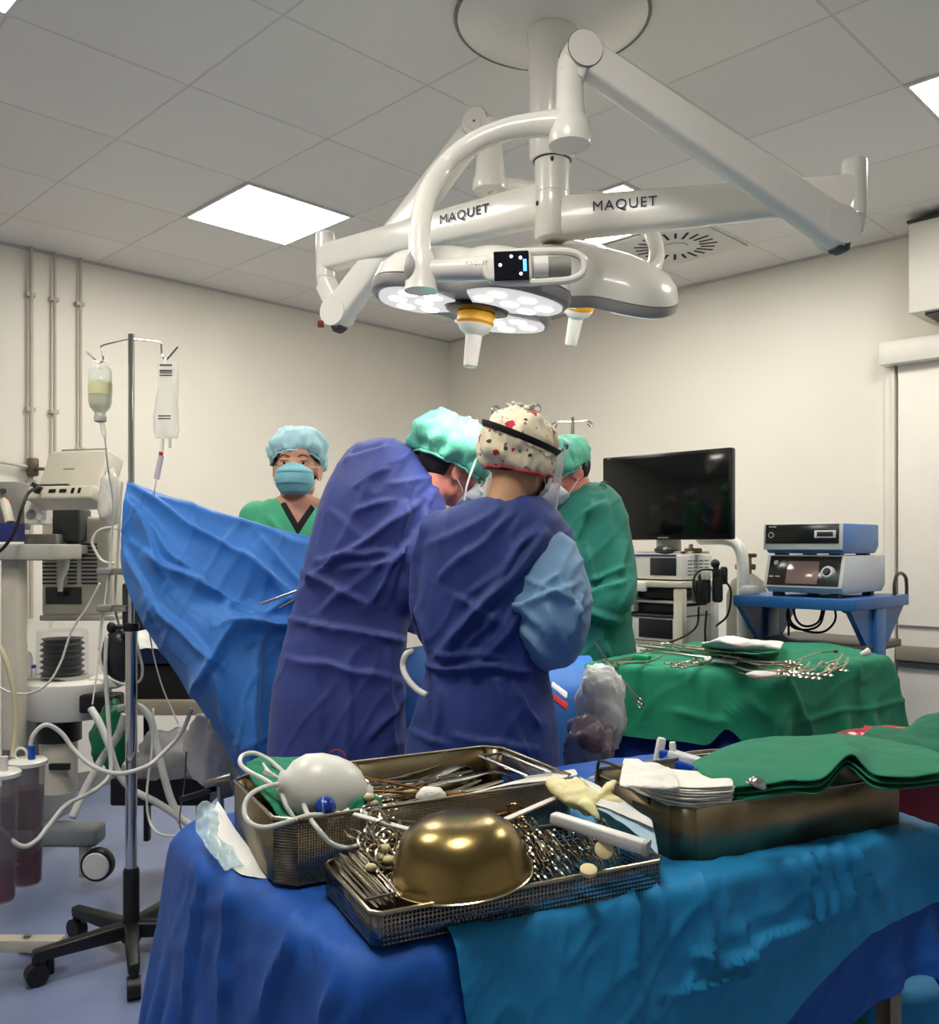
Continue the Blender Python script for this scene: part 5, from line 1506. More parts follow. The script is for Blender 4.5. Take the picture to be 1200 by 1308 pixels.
bm = BM(); cyl(bm, P(206, 582, 3.03), P(200, 612, 3.03), .0095); obj('drip_chamber', bm, clear('drip chamber plastic', (190, 184, 206), alpha=.5, rough=.1, edge=.8), t)
bm = BM(); tube(bm, pts((200, 612, 3.03), (197, 630, 3.04), (192, 660, 3.16), (188, 720, 3.2), (190, 800, 3.2), (205, 870, 3.2), (228, 925, 3.1)), .0026, 8); obj('line', bm, M_whitem, t)

# ---- anaesthesia machine (seen from behind)
t = thing('anesthesia_machine', 'cream anaesthesia machine seen from behind at the left edge', 'anesthesia machine', Vector((-1.72, 3.9, 0)))
def am(name, bm, m, par=None, **k): return obj(name, bm, m, par or t, **k)
bm = BM(); pbox(bm, 0, 23, 708, 960, 3.5, .08, .012); am('column', bm, M_cream)
bm = BM(); pbox(bm, -30, 62, 695, 716, 3.45, .3, .008); am('side_arm', bm, M_lgrey)
bm = BM(); pbox(bm, 52, 142, 660, 788, 3.85, .22, .02); hs = am('ventilator_housing', bm, M_cream)
for x0, x1 in ((54, 72), (86, 98), (104, 124)):
    for y in range(694, 748, 5):
        bm = BM(); pbox(bm, x0, x1, y, y+2.4, 3.847, .006, .0); obj('vent_slit', bm, M_dgrey, hs)
bm = BM(); pbox(bm, 58, 104, 750, 772, 3.846, .006, .001); rc = obj('socket_panel', bm, M_dgrey, hs)
bm = BM(); pbox(bm, 72, 82, 752, 762, 3.80, .05, .004); obj('mains_plug', bm, M_black, hs)
bm = BM(); tube(bm, pts((77, 755, 3.8), (78, 740, 3.79), (85, 725, 3.79), (86, 712, 3.8)), .011, 10); obj('plug_cable', bm, M_white, hs)
bm = BM(); pbox(bm, 50, 146, 786, 793, 3.84, .24, .006); obj('lower_lip', bm, M_lgrey, hs)
bm = BM(); pbox(bm, 66, 102, 650, 692, 3.78, .12, .01); am('monitor_mount', bm, M_dgrey)
bm = BM(); pbox(bm, 30, 72, 682, 696, 3.72, .1, .006); pbox(bm, 48, 100, 696, 708, 3.74, .1, .006); am('mount_bracket', bm, M_grey)
# round absorber body with the bellows
bc_ = P(84, 890, 3.75)
bm = BM(); lathe(bm, [(0, .075), (.17, .075), (.19, .065), (.192, .04), (.175, -.01), (.16, -.07), (.15, -.085), (0, -.085)], T(bc_) @ SC(1, .8, 1), 48); ab = am('absorber_body', bm, M_white)
bm = BM(); pbox(bm, 12, 50, 868, 884, 3.7, .2, .01); pbox(bm, 112, 150, 866, 880, 3.7, .2, .008); obj('side_tray', bm, M_white, ab)
bm = BM(); lathe(bm, [(0, .075), (.098, .075), (.098, .09), (0, .09)], T(bc_) @ SC(1, .8, 1), 40); obj('bellows_ring', bm, M_lgrey, ab)
bel = P(80, 868, 3.75)
bm = BM(); pr = [(0, .0)]
for k in range(7): pr += [(.088, .006+k*.024), (.07, .018+k*.024)]
pr += [(.082, .172), (0, .175)]
lathe(bm, pr, T(bel), 36); am('bellows', bm, M_black)
bm = BM(); lathe(bm, [(.1, .0), (.1, .195), (.096, .206), (.0, .21)], T(bel), 40, False, True); am('bellows_dome', bm, clear('clear bellows dome', (200, 200, 204), alpha=.05, rough=.06, edge=.35))
bm = BM(); pbox(bm, 100, 148, 888, 912, 3.6, .1, .012); am('black_handle', bm, M_black)
bm = BM(); tube(bm, [P(75, 1010, 3.75), P(75, 990, 3.75), P(75, 945, 3.75)], .074, 28); cn = am('absorber_canister', bm, M_cream)
bm = BM(); tube(bm, [P(75, 945, 3.75), P(75, 916, 3.75)], .09, 28); am('canister_head', bm, M_black)
bm = BM(); pbox(bm, 62, 88, 976, 984, 3.66, .02, .002); obj('canister_slot', bm, M_black, cn)
bm = BM(); pbox(bm, 0, 55, 915, 1062, 3.95, .35, .02); am('chassis', bm, M_grey)
bm = BM(); pbox(bm, 40, 122, 1058, 1084, 3.68, .12, .02); am('base_leg', bm, mat('grey chassis paint', (128, 134, 136), rough=.4))
wc = P(125, 1104, 3.68)
bm = BM(); lathe(bm, [(0, -.022), (.062, -.022), (.066, -.016), (.066, .016), (.062, .022), (0, .022)], T(wc) @ RX(90) @ RY(0), 36); w_ = am('castor', bm, M_black)
bm = BM(); lathe(bm, [(0, .0225), (.055, .0225), (.05, .029), (0, .03)], T(wc) @ RX(90), 36); obj('castor_disc', bm, M_white, w_)
bm = BM(); pbox(bm, 100, 112, 1080, 1122, 3.7, .05, .006); obj('castor_fork', bm, M_lgrey, w_)
# ---- tilted monitor on its top
mo = P(102, 612, 3.62)
t = thing('patient_monitor', 'cream patient monitor seen from behind tilted on top of the anaesthesia machine', 'monitor', mo)
M = T(mo) @ RZ(-16) @ RX(-24)
bm = BM(); box(bm, (0, 0, 0), (.30, .1, .22), M, bev=.018, seg=3); am('casing', bm, M_cream, t)
bm = BM(); box(bm, (0, -.03, -.1), (.31, .11, .06), M, bev=.012, seg=3); sk = am('socket_strip', bm, M_cream, t)
for x_, w_ in ((-.03, .03), (.02, .03), (.065, .012), (.095, .01)):
    bm = BM(); box(bm, (x_, -.086, -.098), (w_, .006, .014 if w_ > .02 else .022), M); obj('socket', bm, M_black, sk)
bm = BM(); box(bm, (0, .0, .115), (.22, .06, .02), M, bev=.006); am('carry_handle', bm, mat('taupe handle', (142, 134, 122), rough=.5), t)
bm = BM(); box(bm, (-.02, -.052, .02), (.05, .003, .006), M); am('rating_label', bm, M_lgrey, t)
bm = BM(); box(bm, (-.07, -.064, -.062), (.18, .02, .006), M, bev=.002); am('cover_seam', bm, M_dgrey, t)
bm = BM(); tube(bm, [M @ Vector(p) for p in ((-.11, -.085, -.09), (-.12, -.1, -.07))]+pts((50, 622, 3.5), (36, 630, 3.45), (28, 650, 3.42), (18, 680, 3.4), (2, 702, 3.38), (-20, 715, 3.36)), .0065, 10); cb = am('power_cable', bm, M_black, t)
bm = BM(); tube(bm, [M @ Vector(p) for p in ((-.085, -.08, -.095), (-.11, -.087, -.088))], .016, 12); obj('cable_plug', bm, M_black, cb)
# side box of the machine, left
t = thing('gas_scavenger', 'grey wall-side gas box with a cream hose connector at the left edge', 'medical device', P(5, 650, 3.6))
bm = BM(); pbox(bm, -30, 21, 615, 676, 3.6, .12, .006); obj('box_body', bm, M_grey, t)
bm = BM(); lathe(bm, [(0, 0), (.01, 0), (.01, .012), (0, .012)], T(P(5, 627, 3.6)) @ RX(90), 14); obj('dial', bm, M_dgrey, t)
bm = BM(); tube(bm, pts((6, 640, 3.58), (9, 652, 3.54), (13, 668, 3.52)), [.018, .019, .019], 14); obj('hose_connector', bm, M_cream, t)
bm = BM(); torus(bm, T(P(7, 642, 3.565)) @ RX(70), .019, .004, 18, 6); obj('red_ring', bm, mat('faded red ring', (178, 84, 74), rough=.5), t)
bm = BM(); pbox(bm, -30, 16, 668, 692, 3.5, .1, .004); obj('blue_panel', bm, mat('dark blue panel', (44, 50, 116), rough=.4), t)
t = thing('gas_valve_block', 'small cream connector block with a round socket beside the patient monitor', 'connector', P(42, 650, 3.6))
bm = BM(); pbox(bm, 30, 52, 640, 670, 3.6, .1, .008); obj('block', bm, M_white, t)
bm = BM(); lathe(bm, [(.019, 0), (.019, .006), (.012, .008), (.012, .002), (0, .002)], T(P(40, 657, 3.6)) @ RX(90), 20); obj('socket', bm, M_grey, t)
bm = BM(); cyl(bm, P(50, 660, 3.58), P(56, 660, 3.6), .014); obj('knob', bm, M_white, t)

# ---- dark trolley behind the drip stand
t = thing('equipment_trolley', 'dark equipment trolley with a navy band and cream shelf behind the drip stand', 'trolley', Vector((-1.2, 3.75, 0)))
bm = BM(); pbox(bm, 172, 262, 848, 905, 3.55, .4, .012); obj('body', bm, M_black, t)
bm = BM(); pbox(bm, 170, 264, 828, 848, 3.53, .42, .008); obj('top_band', bm, mat('navy band', (42, 52, 104), rough=.45), t)
bm = BM(); pbox(bm, 170, 268, 896, 914, 3.5, .42, .004); obj('shelf', bm, mat('cream shelf board', (206, 194, 170), rough=.5), t)
for x in (183, 250):
    bm = BM(); pbox(bm, x, x+7, 905, 1075, 3.6, .03, .003); obj('post', bm, M_black, t)
bm = BM(); pbox(bm, 140, 268, 995, 1030, 3.5, .45, .01); obj('lower_tray', bm, M_black, t)
sheet('paper_sheet', 'white and green printed papers lying on the dark trolley under the blue screen', 'paper', [[P(174, 830, 3.5), P(210, 828, 3.5), P(248, 826, 3.5)], [P(176, 812, 3.6), P(212, 805, 3.6), P(240, 812, 3.6)], [P(178, 802, 3.7), P(205, 800, 3.7), P(225, 804, 3.7)]], M_paper, .002, .01)
blob('breathing_bag', 'black rubber breathing bag hanging just left of the drip stand', 'breathing bag', P(152, 838, 3.25), (.062, .05, .1), mat('black rubber', (34, 36, 42), rough=.3), 3, .08)
blob('green_bag', 'crumpled green plastic bag behind the breathing hoses', 'plastic bag', P(142, 942, 3.45), (.07, .05, .13), mat('green plastic', (10, 108, 74), rough=.35), 8, .25, res=4)
blob('clear_plastic', 'crumpled clear plastic wrapping on the trolley bottom tray', 'plastic bag', P(216, 965, 3.4), (.12, .08, .085), clear('crumpled clear plastic', (200, 200, 202), alpha=.45, rough=.08, edge=.8), 12, .45, res=4)
wb = blob('waste_bag', 'white plastic waste bag hanging beside the lower edge of the blue screen', 'plastic bag', P(268, 955, 3.2), (.085, .07, .14), mat('white plastic bag', (226, 218, 214), rough=.45, var=.03), 15, .22, res=4)
# bottles on the machine
t = thing('spirit_bottle', 'clear plastic bottle with a green cap on the left of the bellows', 'bottle', P(30, 850, 3.75))
bm = BM(); lathe(bm, [(0, -.055), (.034, -.055), (.036, -.05), (.036, .03), (.03, .05), (.014, .062), (.014, .07), (0, .07)], T(P(30, 850, 3.75)), 24); obj('bottle_body', bm, M_glassv, t)
bm = BM(); lathe(bm, [(0, .07), (.015, .07), (.015, .092), (0, .092)], T(P(30, 850, 3.75)), 18); obj('cap', bm, mat('green cap', (20, 110, 80), rough=.4), t)
t = thing('medicine_vial', 'tiny vial with a purple cap at the foot of the bellows', 'vial', P(43, 858, 3.68))
bm = BM(); lathe(bm, [(0, -.02), (.011, -.02), (.011, .01), (.007, .015), (0, .015)], T(P(43, 858, 3.68)), 16); obj('vial_body', bm, M_glassv, t)
bm = BM(); lathe(bm, [(0, .015), (.009, .015), (.009, .028), (0, .028)], T(P(43, 858, 3.68)), 14); obj('cap', bm, mat('purple cap', (92, 60, 190), rough=.4), t)

# ---- breathing hoses and tubing
M_hose = mat('white corrugated hose', (218, 218, 212), rough=.35, alpha=.92, var=.03)
M_line = mat('white tubing', (216, 212, 202), rough=.3, var=.03)
def hose(label, q, r, m=M_hose, cor=True, name='breathing_hose', n=14):
    p = pts(*q, n=n); bm = BM()
    rr = [r*(1+(.09 if i % 2 else -.05)*cor) for i in range(len(p))]
    tube(bm, p, rr, 10)
    o = obj(name, bm, m, None, label, 'hose', smooth=180, loc=p[0]); return o
hose('white breathing hose with its cut end up, crossing before the green bag', ((116, 905, 3.25), (128, 925, 3.22), (140, 955, 3.2), (150, 985, 3.2), (168, 1008, 3.2), (200, 1025, 3.2), (235, 1048, 3.2), (262, 1070, 3.15)), .0125, n=20)
hose('white breathing hose arching behind the drip stand from the green bag', ((150, 905, 3.3), (175, 902, 3.32), (192, 918, 3.3), (200, 950, 3.28), (208, 985, 3.25), (218, 1020, 3.22), (232, 1050, 3.2)), .013, n=20)
hose('pale hose running down left from the drip stand to the floor by the jars', ((160, 912, 3.28), (150, 940, 3.28), (130, 970, 3.28), (108, 1010, 3.25), (92, 1045, 3.2)), .014, n=20)
hose('white suction tube looping from the rear jar under the drip stand pole to the right', ((38, 962, 3.0), (42, 940, 3.0), (58, 926, 3.02), (78, 936, 3.05), (95, 958, 3.05), (118, 978, 3.0), (150, 988, 2.95), (185, 980, 2.98), (205, 965, 3.05), (232, 935, 3.1), (245, 905, 3.1)), .0075, cor=False, name='suction_tube')
hose('white tube falling from above to the floor and up to the left of the jars', ((136, 812, 3.2), (135, 860, 3.2), (138, 910, 3.2), (141, 960, 3.18), (140, 990, 3.15), (120, 1010, 3.1), (85, 1028, 3.0), (62, 1055, 2.9), (45, 1075, 2.85), (25, 1080, 2.8), (-5, 1055, 2.78)), .0075, cor=False, name='suction_tube')
hose('yellowish tube hanging at the left edge into the rear suction jar', ((-6, 815, 3.0), (8, 845, 3.0), (17, 880, 3.0), (20, 920, 3.0), (17, 955, 2.99), (16, 968, 2.98)), .0085, mat('yellowed tubing', (222, 212, 172), rough=.3, alpha=.9), cor=False, name='suction_tube')
hose('thin white line sweeping from the monitor to the left past the bellows', ((128, 745, 3.3), (112, 775, 3.3), (92, 805, 3.3), (78, 845, 3.3), (62, 872, 3.28), (40, 885, 3.26), (15, 885, 3.25), (-6, 875, 3.25)), .0042, M_line, False, 'tubing')
hose('thin cream cable loop left of the blue screen', ((146, 720, 3.3), (130, 716, 3.3), (120, 700, 3.3), (118, 690, 3.3), (126, 678, 3.3), (142, 674, 3.3), (156, 678, 3.3)), .005, M_line, False, 'cable')
hose('thin grey line hanging low between the drip stand and the pouch', ((196, 905, 3.05), (194, 960, 3.05), (188, 1010, 3.02), (190, 1045, 3.0), (202, 1064, 2.95), (225, 1068, 2.9), (252, 1066, 2.8)), .0042, M_line, False, 'tubing')
hose('white line curling behind the drip stand pole above the collar', ((128, 830, 3.25), (130, 850, 3.22), (140, 866, 3.2), (160, 874, 3.2), (178, 870, 3.2), (182, 855, 3.2), (178, 835, 3.2), (172, 810, 3.2)), .0048, M_line, False, 'tubing')
hose('dark grey lead hanging from the trolley to the floor', ((238, 960, 3.1), (236, 1000, 3.1), (230, 1040, 3.05), (232, 1060, 3.0), (246, 1064, 2.9)), .0028, M_dgrey, False, 'cable')
hose('bundle line with the leftmost run left of the blue screen', ((150, 620, 3.2), (146, 650, 3.2), (142, 700, 3.22), (140, 740, 3.22), (130, 790, 3.22), (126, 830, 3.2)), .0038, M_line, False, 'tubing')
hose('bundle line with the rightmost run left of the blue screen', ((156, 615, 3.2), (153, 660, 3.2), (150, 710, 3.22), (147, 770, 3.22), (152, 800, 3.2)), .0045, M_line, False, 'tubing')
t = thing('line_clamp', 'grey clamp arms holding lines beside the drip stand', 'clamp', P(140, 730, 3.2))
for y in (730, 777):
    bm = BM(); bar(bm, P(125, y, 3.2), P(146, y, 3.2), .03, .026); obj('grip', bm, M_grey, t)
    bm = BM(); cyl(bm, P(144, y, 3.2), P(165, y, 3.1), .012); obj('rod', bm, M_steel, t)
bm = BM(); pbox(bm, 155, 182, 745, 806, 3.15, .08, .01); obj('pump_body', bm, M_dgrey, t)
blob('line_wrap', 'crumpled white plastic wrap over the tubes right of the patient monitor', 'plastic wrap', P(140, 640, 3.4), (.04, .04, .11), mat('milky wrap', (216, 212, 204), rough=.3, alpha=.8), 22, .3, res=4)

# ---- suction jars on their stand
t = thing('suction_stand', 'cream suction stand leg with a hole reaching in at the left edge', 'stand', P(-20, 1200, 3.0)*Vector((1, 1, 0)))
bm = BM(); box(bm, (0, 0, 0), (.36, .055, .04), T(P(10, 1205, 2.95)), bev=.006); fl = obj('leg', bm, M_cream, t)
bm = BM(); lathe(bm, [(0, 0), (.012, 0), (.012, .002), (0, .002)], T(P(35, 1197, 2.95)+Vector((0, 0, .005))), 16); obj('bolt_hole', bm, M_grey, fl)
bm = BM(); c = P(-60, 1205, 2.95); cyl(bm, (c.x, c.y, .06), (c.x, c.y, 1.2), .016); obj('pole', bm, M_steel, t)
bm = BM(); cyl(bm, (c.x, c.y, .02), (c.x, c.y, .07), .03); obj('foot', bm, M_black, t)
q_ = P(62, 1205, 2.95); bm = BM(); cyl(bm, (q_.x, q_.y, .0), (q_.x, q_.y, .07), .018); obj('foot', bm, M_black, t)
for dz in (1000, 1040):
    bm = BM(); a_ = P(-10, dz, 2.9); bar(bm, Vector((c.x, c.y, a_.z)), a_, .02, .02); obj('bracket', bm, M_steel, t)
M_jar = clear('smoky jar plastic', (150, 146, 150), alpha=.2, rough=.08, edge=.7)
M_blood = mat('dark red fluid', (112, 16, 28), rough=.2, var=.1)
for k, (x0, x1, y0, y1, Y, lab) in enumerate(((14, 56, 975, 1128, 2.95, 'rear suction jar with a white lid and dark red fluid'), (-22, 22, 990, 1150, 2.8, 'front suction jar cut off by the left edge of the photo'))):
    a, b = P(x0, y1, Y), P(x1, y0, Y); r = (b.x-a.x)/2; c = Vector(((a.x+b.x)/2, Y, a.z)); h = b.z-a.z
    t = thing('suction_jar', lab, 'jar', c)
    bm = BM(); lathe(bm, [(0, 0), (r*.72, 0), (r*.8, .01), (r*.98, h*.9), (r*1.0, h), (0, h)], T(c), 36); obj('jar_wall', bm, M_jar, t)
    bm = BM(); lathe(bm, [(0, .005), (r*.7, .005), (r*.78, .012), (r*.84, h*.28), (0, h*.28)], T(c), 32); obj('fluid', bm, M_blood, t, label='dark red fluid')
    bm = BM(); lathe(bm, [(0, h*.3), (r*.8, h*.3), (r*.92, h*.8), (0, h*.82)], T(c), 32); obj('inner_liner', bm, clear('liner', (104, 66, 72), alpha=.55, rough=.25, edge=.6), t)
    bm = BM(); lathe(bm, [(0, h), (r*1.12, h-.004), (r*1.14, h+.008), (r*1.0, h+.014), (0, h+.018)], T(c), 40); ld = obj('lid', bm, M_white, t)
    bm = BM(); cyl(bm, c+Vector((r*.35, -.01, h+.012)), c+Vector((r*.35, -.01, h+.06)), .011); obj('tube_fitting', bm, mat('blue fitting', (24, 74, 176), rough=.35) if k == 0 else M_white, ld)
    bm = BM(); torus(bm, T(c+Vector((-r*.4, 0, h+.03))) @ RX(90), .02, .005, 18, 6); obj('carry_loop', bm, M_white, ld)
    for j in range(12):
        bm = BM(); box(bm, (0, 0, 0), (.014 if j % 3 == 0 else .008, .0015, .0018), T(c+Vector((-r*.25, -r*.93+.004*(1-j/12), h*.2+j*h*.055)))); obj('graduation', bm, M_lgrey, t)
sheet('floor_paper', 'crumpled white scrap of paper on the floor behind the cream stand leg', 'paper', [[PZ(22, 1216, .01), PZ(50, 1220, .01), PZ(82, 1212, .012)], [PZ(30, 1206, .012), PZ(55, 1204, .02), PZ(80, 1203, .012)]], M_paper, .001, .008)
# ================================================================ middle and right: operating table, green table, carts
# ---- operating table with the draped patient
PO = 0.0
ot = Matrix.Translation((-.12, 3.13, 0)) @ RZ(6)
t = thing('operating_table', 'operating table under blue drapes behind the two blue gowns', 'operating table', (-.12, 3.13, 0), 6)
bm = BM(); boxb(bm, -.75, .5, -.14, .14, .84, .9, ot, bev=.02); obj('mattress', bm, M_black, t)
bm = BM(); boxb(bm, -.75, .5, -.13, .13, .8, .84, ot, bev=.005); obj('table_frame', bm, M_steel, t)
bm = BM(); boxb(bm, -.2, .1, -.1, .1, .05, .8, ot, bev=.02); boxb(bm, -.4, .3, -.13, .13, 0, .08, ot, bev=.02); obj('pedestal', bm, M_steel, t)
M_opd = cloth_mat('blue patient drape', (46, 104, 176), rough=.6)
nu, nv = 64, 34
U, V = np.meshgrid(np.linspace(-.48, .55, nu), np.linspace(-1, 1, nv), indexing='ij')
bm = BM(); Xs = []
for u, v in zip(U.ravel(), V.ravel()):
    a = abs(v); s_ = math.copysign(1, v)
    w = min(a, .55)/.55; dr_ = max(0, a-.55)/.45
    prof = .15*max(0, 1-w*w)*(1.0-.35*abs(math.sin(u*3)))
    z = .91+prof-dr_*.42+.006*fbm((u, v, 0), 6)
    y = s_*(w*.15+dr_*.03+.012*dr_*math.sin(u*22))
    Xs.append(tuple(ot @ Vector((u, y, z))))
d_ = obj('patient_drape', grid_bm(Xs, nu, nv), M_opd, None, 'light blue drape over the patient glimpsed between the gowns and the green table', 'drape', smooth=180, solid=.003, loc=ot @ Vector((0, 0, .9)))
subdiv(d_, 1)
for k, (px, py, Y, c_, lab) in enumerate(((714, 878, 2.86, (232, 232, 236), 'white folded swab on the drape left of the green table'), (716, 893, 2.84, (198, 42, 52), 'red stained swab below the white one left of the green table'))):
    sheet('swab', lab, 'swab', [[P(706, py-8, Y), P(716, py-2, Y), P(726, py+6, Y)], [P(704, py, Y-.02), P(714, py+8, Y-.02), P(724, py+16, Y-.02)]], mat('swab %d' % k, c_, rough=.8, var=.05), .004, .004)
bm = BM(); tube(bm, pts((527, 832, 2.42), (519, 836, 2.4), (515, 850, 2.4), (520, 866, 2.38), (532, 880, 2.36), (545, 888, 2.34)), .0085, 12)
obj('suction_tube', bm, M_hose, None, 'white tube curling out between the two blue gowns', 'hose', smooth=180, loc=P(515, 850, 2.4))

# ---- green draped instrument table
poly = [(.38, 3.12), (.95, 2.83), (1.55, 3.3), (1.5, 3.75), (.93, 3.78)]
GT = .985
t = thing('back_table', 'instrument table hidden under green cloth right of the gowned people', 'table', (1.05, 3.35, 0), 0)
pin = [(.45, 3.14), (.95, 2.9), (1.48, 3.32), (1.44, 3.69), (.95, 3.71)]
bm = BM(); prism(bm, pin, GT-.04, GT-.004); obj('tabletop', bm, M_steel, t)
for x, y in ((.56, 3.16), (.95, 2.97), (1.4, 3.34), (1.02, 3.64)):
    bm = BM(); cyl(bm, (x, y, 0), (x, y, GT-.03), .018); obj('leg', bm, M_steel, t)
def polydrape(name, x0, x1, y0, y1, step, mg, m, label, segs, seed, scale=1.02, trim=None, rough=.004, poly=poly):
    nu, nv = int((x1-x0)/step)+1, int((y1-y0)/step)+1
    U, V = np.meshgrid(np.linspace(x0, x1, nu), np.linspace(y0, y1, nv), indexing='ij')
    rng = np.random.default_rng(seed)
    Z = np.full(U.shape, GT+mg+.002)+rng.normal(size=U.shape)*.0006
    if trim is not None: U, V = trim(U, V)
    X = np.stack([U.ravel(), V.ravel(), Z.ravel()], 1)
    X = cloth(X, nu, nv, poly_collider(poly, GT, mg, .4, flare=.14), steps=130, it=5, g=.0012, damp=.96, rest=X.copy(), scale=scale, bend=.2)
    b = creased(X, nu, nv, segs, rough, 10, seed)
    return obj(name, b, m, None, label, 'drape', smooth=180, loc=(1.0, 3.3, GT))
M_navyd = cloth_mat('dark blue drape', (14, 52, 138), rough=.6)
polydrape('table_drape', -.08, 2.0, 2.4, 4.1, .026, .008, M_navyd, 'dark blue drape showing below the green cloth of the right-hand table', [], 41, scale=1.0, poly=pin)
def tg(U, V):
    # nearer hem hangs deep at the left third, is lifted in a peak and hangs again at the right
    edge = np.interp(U, [.13, .38, .95, 1.55, 1.8], [3.14, 3.12, 2.83, 3.3, 3.34])
    drop = np.interp(U, [.13, .38, .6, .78, .86, .95, 1.1, 1.8], [.2, .2, .21, .2, .11, .30, .24, .22])
    lo = edge-drop
    return U, lo+(V-2.60)/(3.92-2.60)*(3.92-lo)
polydrape('table_drape', .13, 1.80, 2.60, 3.92, .02, .013, M_green, 'green cotton cloth covering the right-hand instrument table', [(1000, 862, 1035, 945, 9, .02), (830, 850, 826, 920, 10, .010), (1095, 850, 1098, 905, 7, .010), (935, 915, 960, 890, 9, .02), (960, 890, 1000, 935, 9, .018), (860, 910, 935, 925, 9, .012), (1010, 925, 1180, 890, 5, .008), (745, 860, 735, 940, 9, .014), (900, 870, 905, 920, 9, .008)], 43, trim=tg)

# instruments laid out on the green cloth
ZG = GT+.020
def G(x, y, dz=0.0): return PZ(x, y, ZG+dz)
def put(src, p0, p1, label, roll=0, group=None):
    L = .2
    o = dup(src, lay(p0, p1, roll), label)
    if group: o['group'] = group
    elif 'group' in o: del o['group']
    return o
gk = 'long fine instruments fanned across the green table'
lc = make_clamp('long fine steel instrument in the fan across the green table', .42, .011, .01, .0, gk)
lst = [((822, 826), (1000, 846)), ((835, 824), (1003, 841)), ((850, 822), (1010, 838)), ((826, 830), (985, 850)), ((862, 825), (1015, 843)), ((870, 829), (1008, 850))]
for k, (q0, q1) in enumerate(lst):
    p0, p1 = G(*q0, .012+.003*k), G(*q1, .008+.003*k)
    d = (p1-p0).normalized()
    M = lay(p0, p0+d*.42, 5*k-12)
    if k == 0: lc.matrix_basis = M
    else: dup(lc, M)
gs = 'ring handled clamps at the right of the green table'
first = None
for k, (q0, q1) in enumerate((((1000, 858), (1075, 832)), ((1010, 862), (1090, 834)), ((1022, 860), (1100, 838)), ((1060, 848), (1105, 828)), ((1035, 866), (1085, 848)), ((1070, 856), (1108, 832)), ((1050, 862), (1095, 842)))):
    p0, p1 = G(*q0, .008+.002*k), G(*q1, .008+.002*k)
    d = (p1-p0).normalized()
    if first is None:
        first = make_clamp('ring handled clamp at the right end of the green table', .19, .0125, .011, .02, gs); first.matrix_basis = lay(p0, p0+d*.19, 0)
    else: dup(first, lay(p0, p0+d*.19, 0))
gm = 'clamps heaped at the front corner of the green table'
f2 = None
for k, (q0, q1) in enumerate((((1012, 853), (955, 862)), ((1015, 858), (950, 858)), ((1018, 849), (948, 850)), ((1005, 862), (965, 866)), ((1010, 846), (940, 846)))):
    p0, p1 = G(*q0, .008+.004*k), G(*q1, .008+.004*k); d = (p1-p0).normalized()
    if f2 is None:
        f2 = dup(first, lay(p0, p0+d*.19), 'ring handled clamp heaped at the front corner of the green table'); f2['group'] = gm
    else: dup(f2, lay(p0, p0+d*.19))
gf = 'small clamps near the left end of the green table'
f3 = None
for k, (q0, q1) in enumerate((((772, 845), (812, 842)), ((790, 848), (845, 844)), ((860, 848), (905, 840)), ((868, 852), (915, 846)), ((884, 846), (930, 842)))):
    p0, p1 = G(*q0, .006), G(*q1, .006); d = (p1-p0).normalized()
    if f3 is None:
        f3 = dup(first, lay(p0, p0+d*.19), 'small clamp lying near the left end of the green table'); f3['group'] = gf
    else: dup(f3, lay(p0, p0+d*.19))
p = G(822, 842, .012)
t = thing('green_handled_probe', 'slim probe with a bright green plastic grip at the left of the green table', 'surgical instrument', p)
bm = BM(); bar(bm, G(812, 839, .014), G(830, 841, .014), .024, .02); obj('grip', bm, mat('bright green plastic', (20, 150, 84), rough=.35), t, label='bright green grip')
bm = BM(); tube(bm, [G(812, 839, .012), G(770, 846, .006)], .003, 8); obj('shaft', bm, M_inst, t)
t = thing('diathermy_pen', 'steel rod ending in a white plastic handle in the middle of the green table', 'surgical instrument', G(920, 846))
bm = BM(); tube(bm, [G(830, 828, .008), G(880, 834, .008), G(905, 842, .01)], .0035, 8); obj('rod', bm, M_chrome, t)
bm = BM(); bar(bm, G(902, 842, .012), G(940, 846, .012), .022, .014); obj('handle', bm, M_paper, t, label='white plastic handle')
blob('gauze_swab', 'white gauze swab tucked into the heap of clamps on the green table', 'gauze', G(975, 862, .012), (.05, .025, .012), M_gauze, 31, .25)
t = thing('suction_tip', 'white and red tipped suction tip at the right end of the green table', 'surgical instrument', G(1104, 836, .02))
bm = BM(); lathe(bm, [(0, 0), (.006, 0), (.014, .03), (.012, .032), (0, .02)], T(G(1100, 836, .02)) @ RY(70), 18); obj('white_cup', bm, M_paper, t)
bm = BM(); sphere(bm, T(G(1068, 832, .02)) @ SC(.009, .009, .007), 12, 8); obj('red_bead', bm, mat('dark red bead', (120, 32, 40), rough=.4), t)
bm = BM(); tube(bm, smoothpath([G(1010, 846, .01), G(1045, 834, .016), G(1068, 832, .02)], 5), .003, 8); obj('wire', bm, M_inst, t)
sheet('gauze_towel', 'folded white gauze towel at the back of the green table', 'towel', [[G(896, 822, .004), G(945, 830, .006), G(992, 830, .004)], [G(898, 822, .05), G(945, 828, .07), G(998, 828, .04)], [G(910, 819, .085), G(942, 821, .1), G(1000, 824, .04)], [G(920, 815, .07), G(945, 816, .08), G(1002, 820, .01)]], M_gauze, .006, .012, 14)
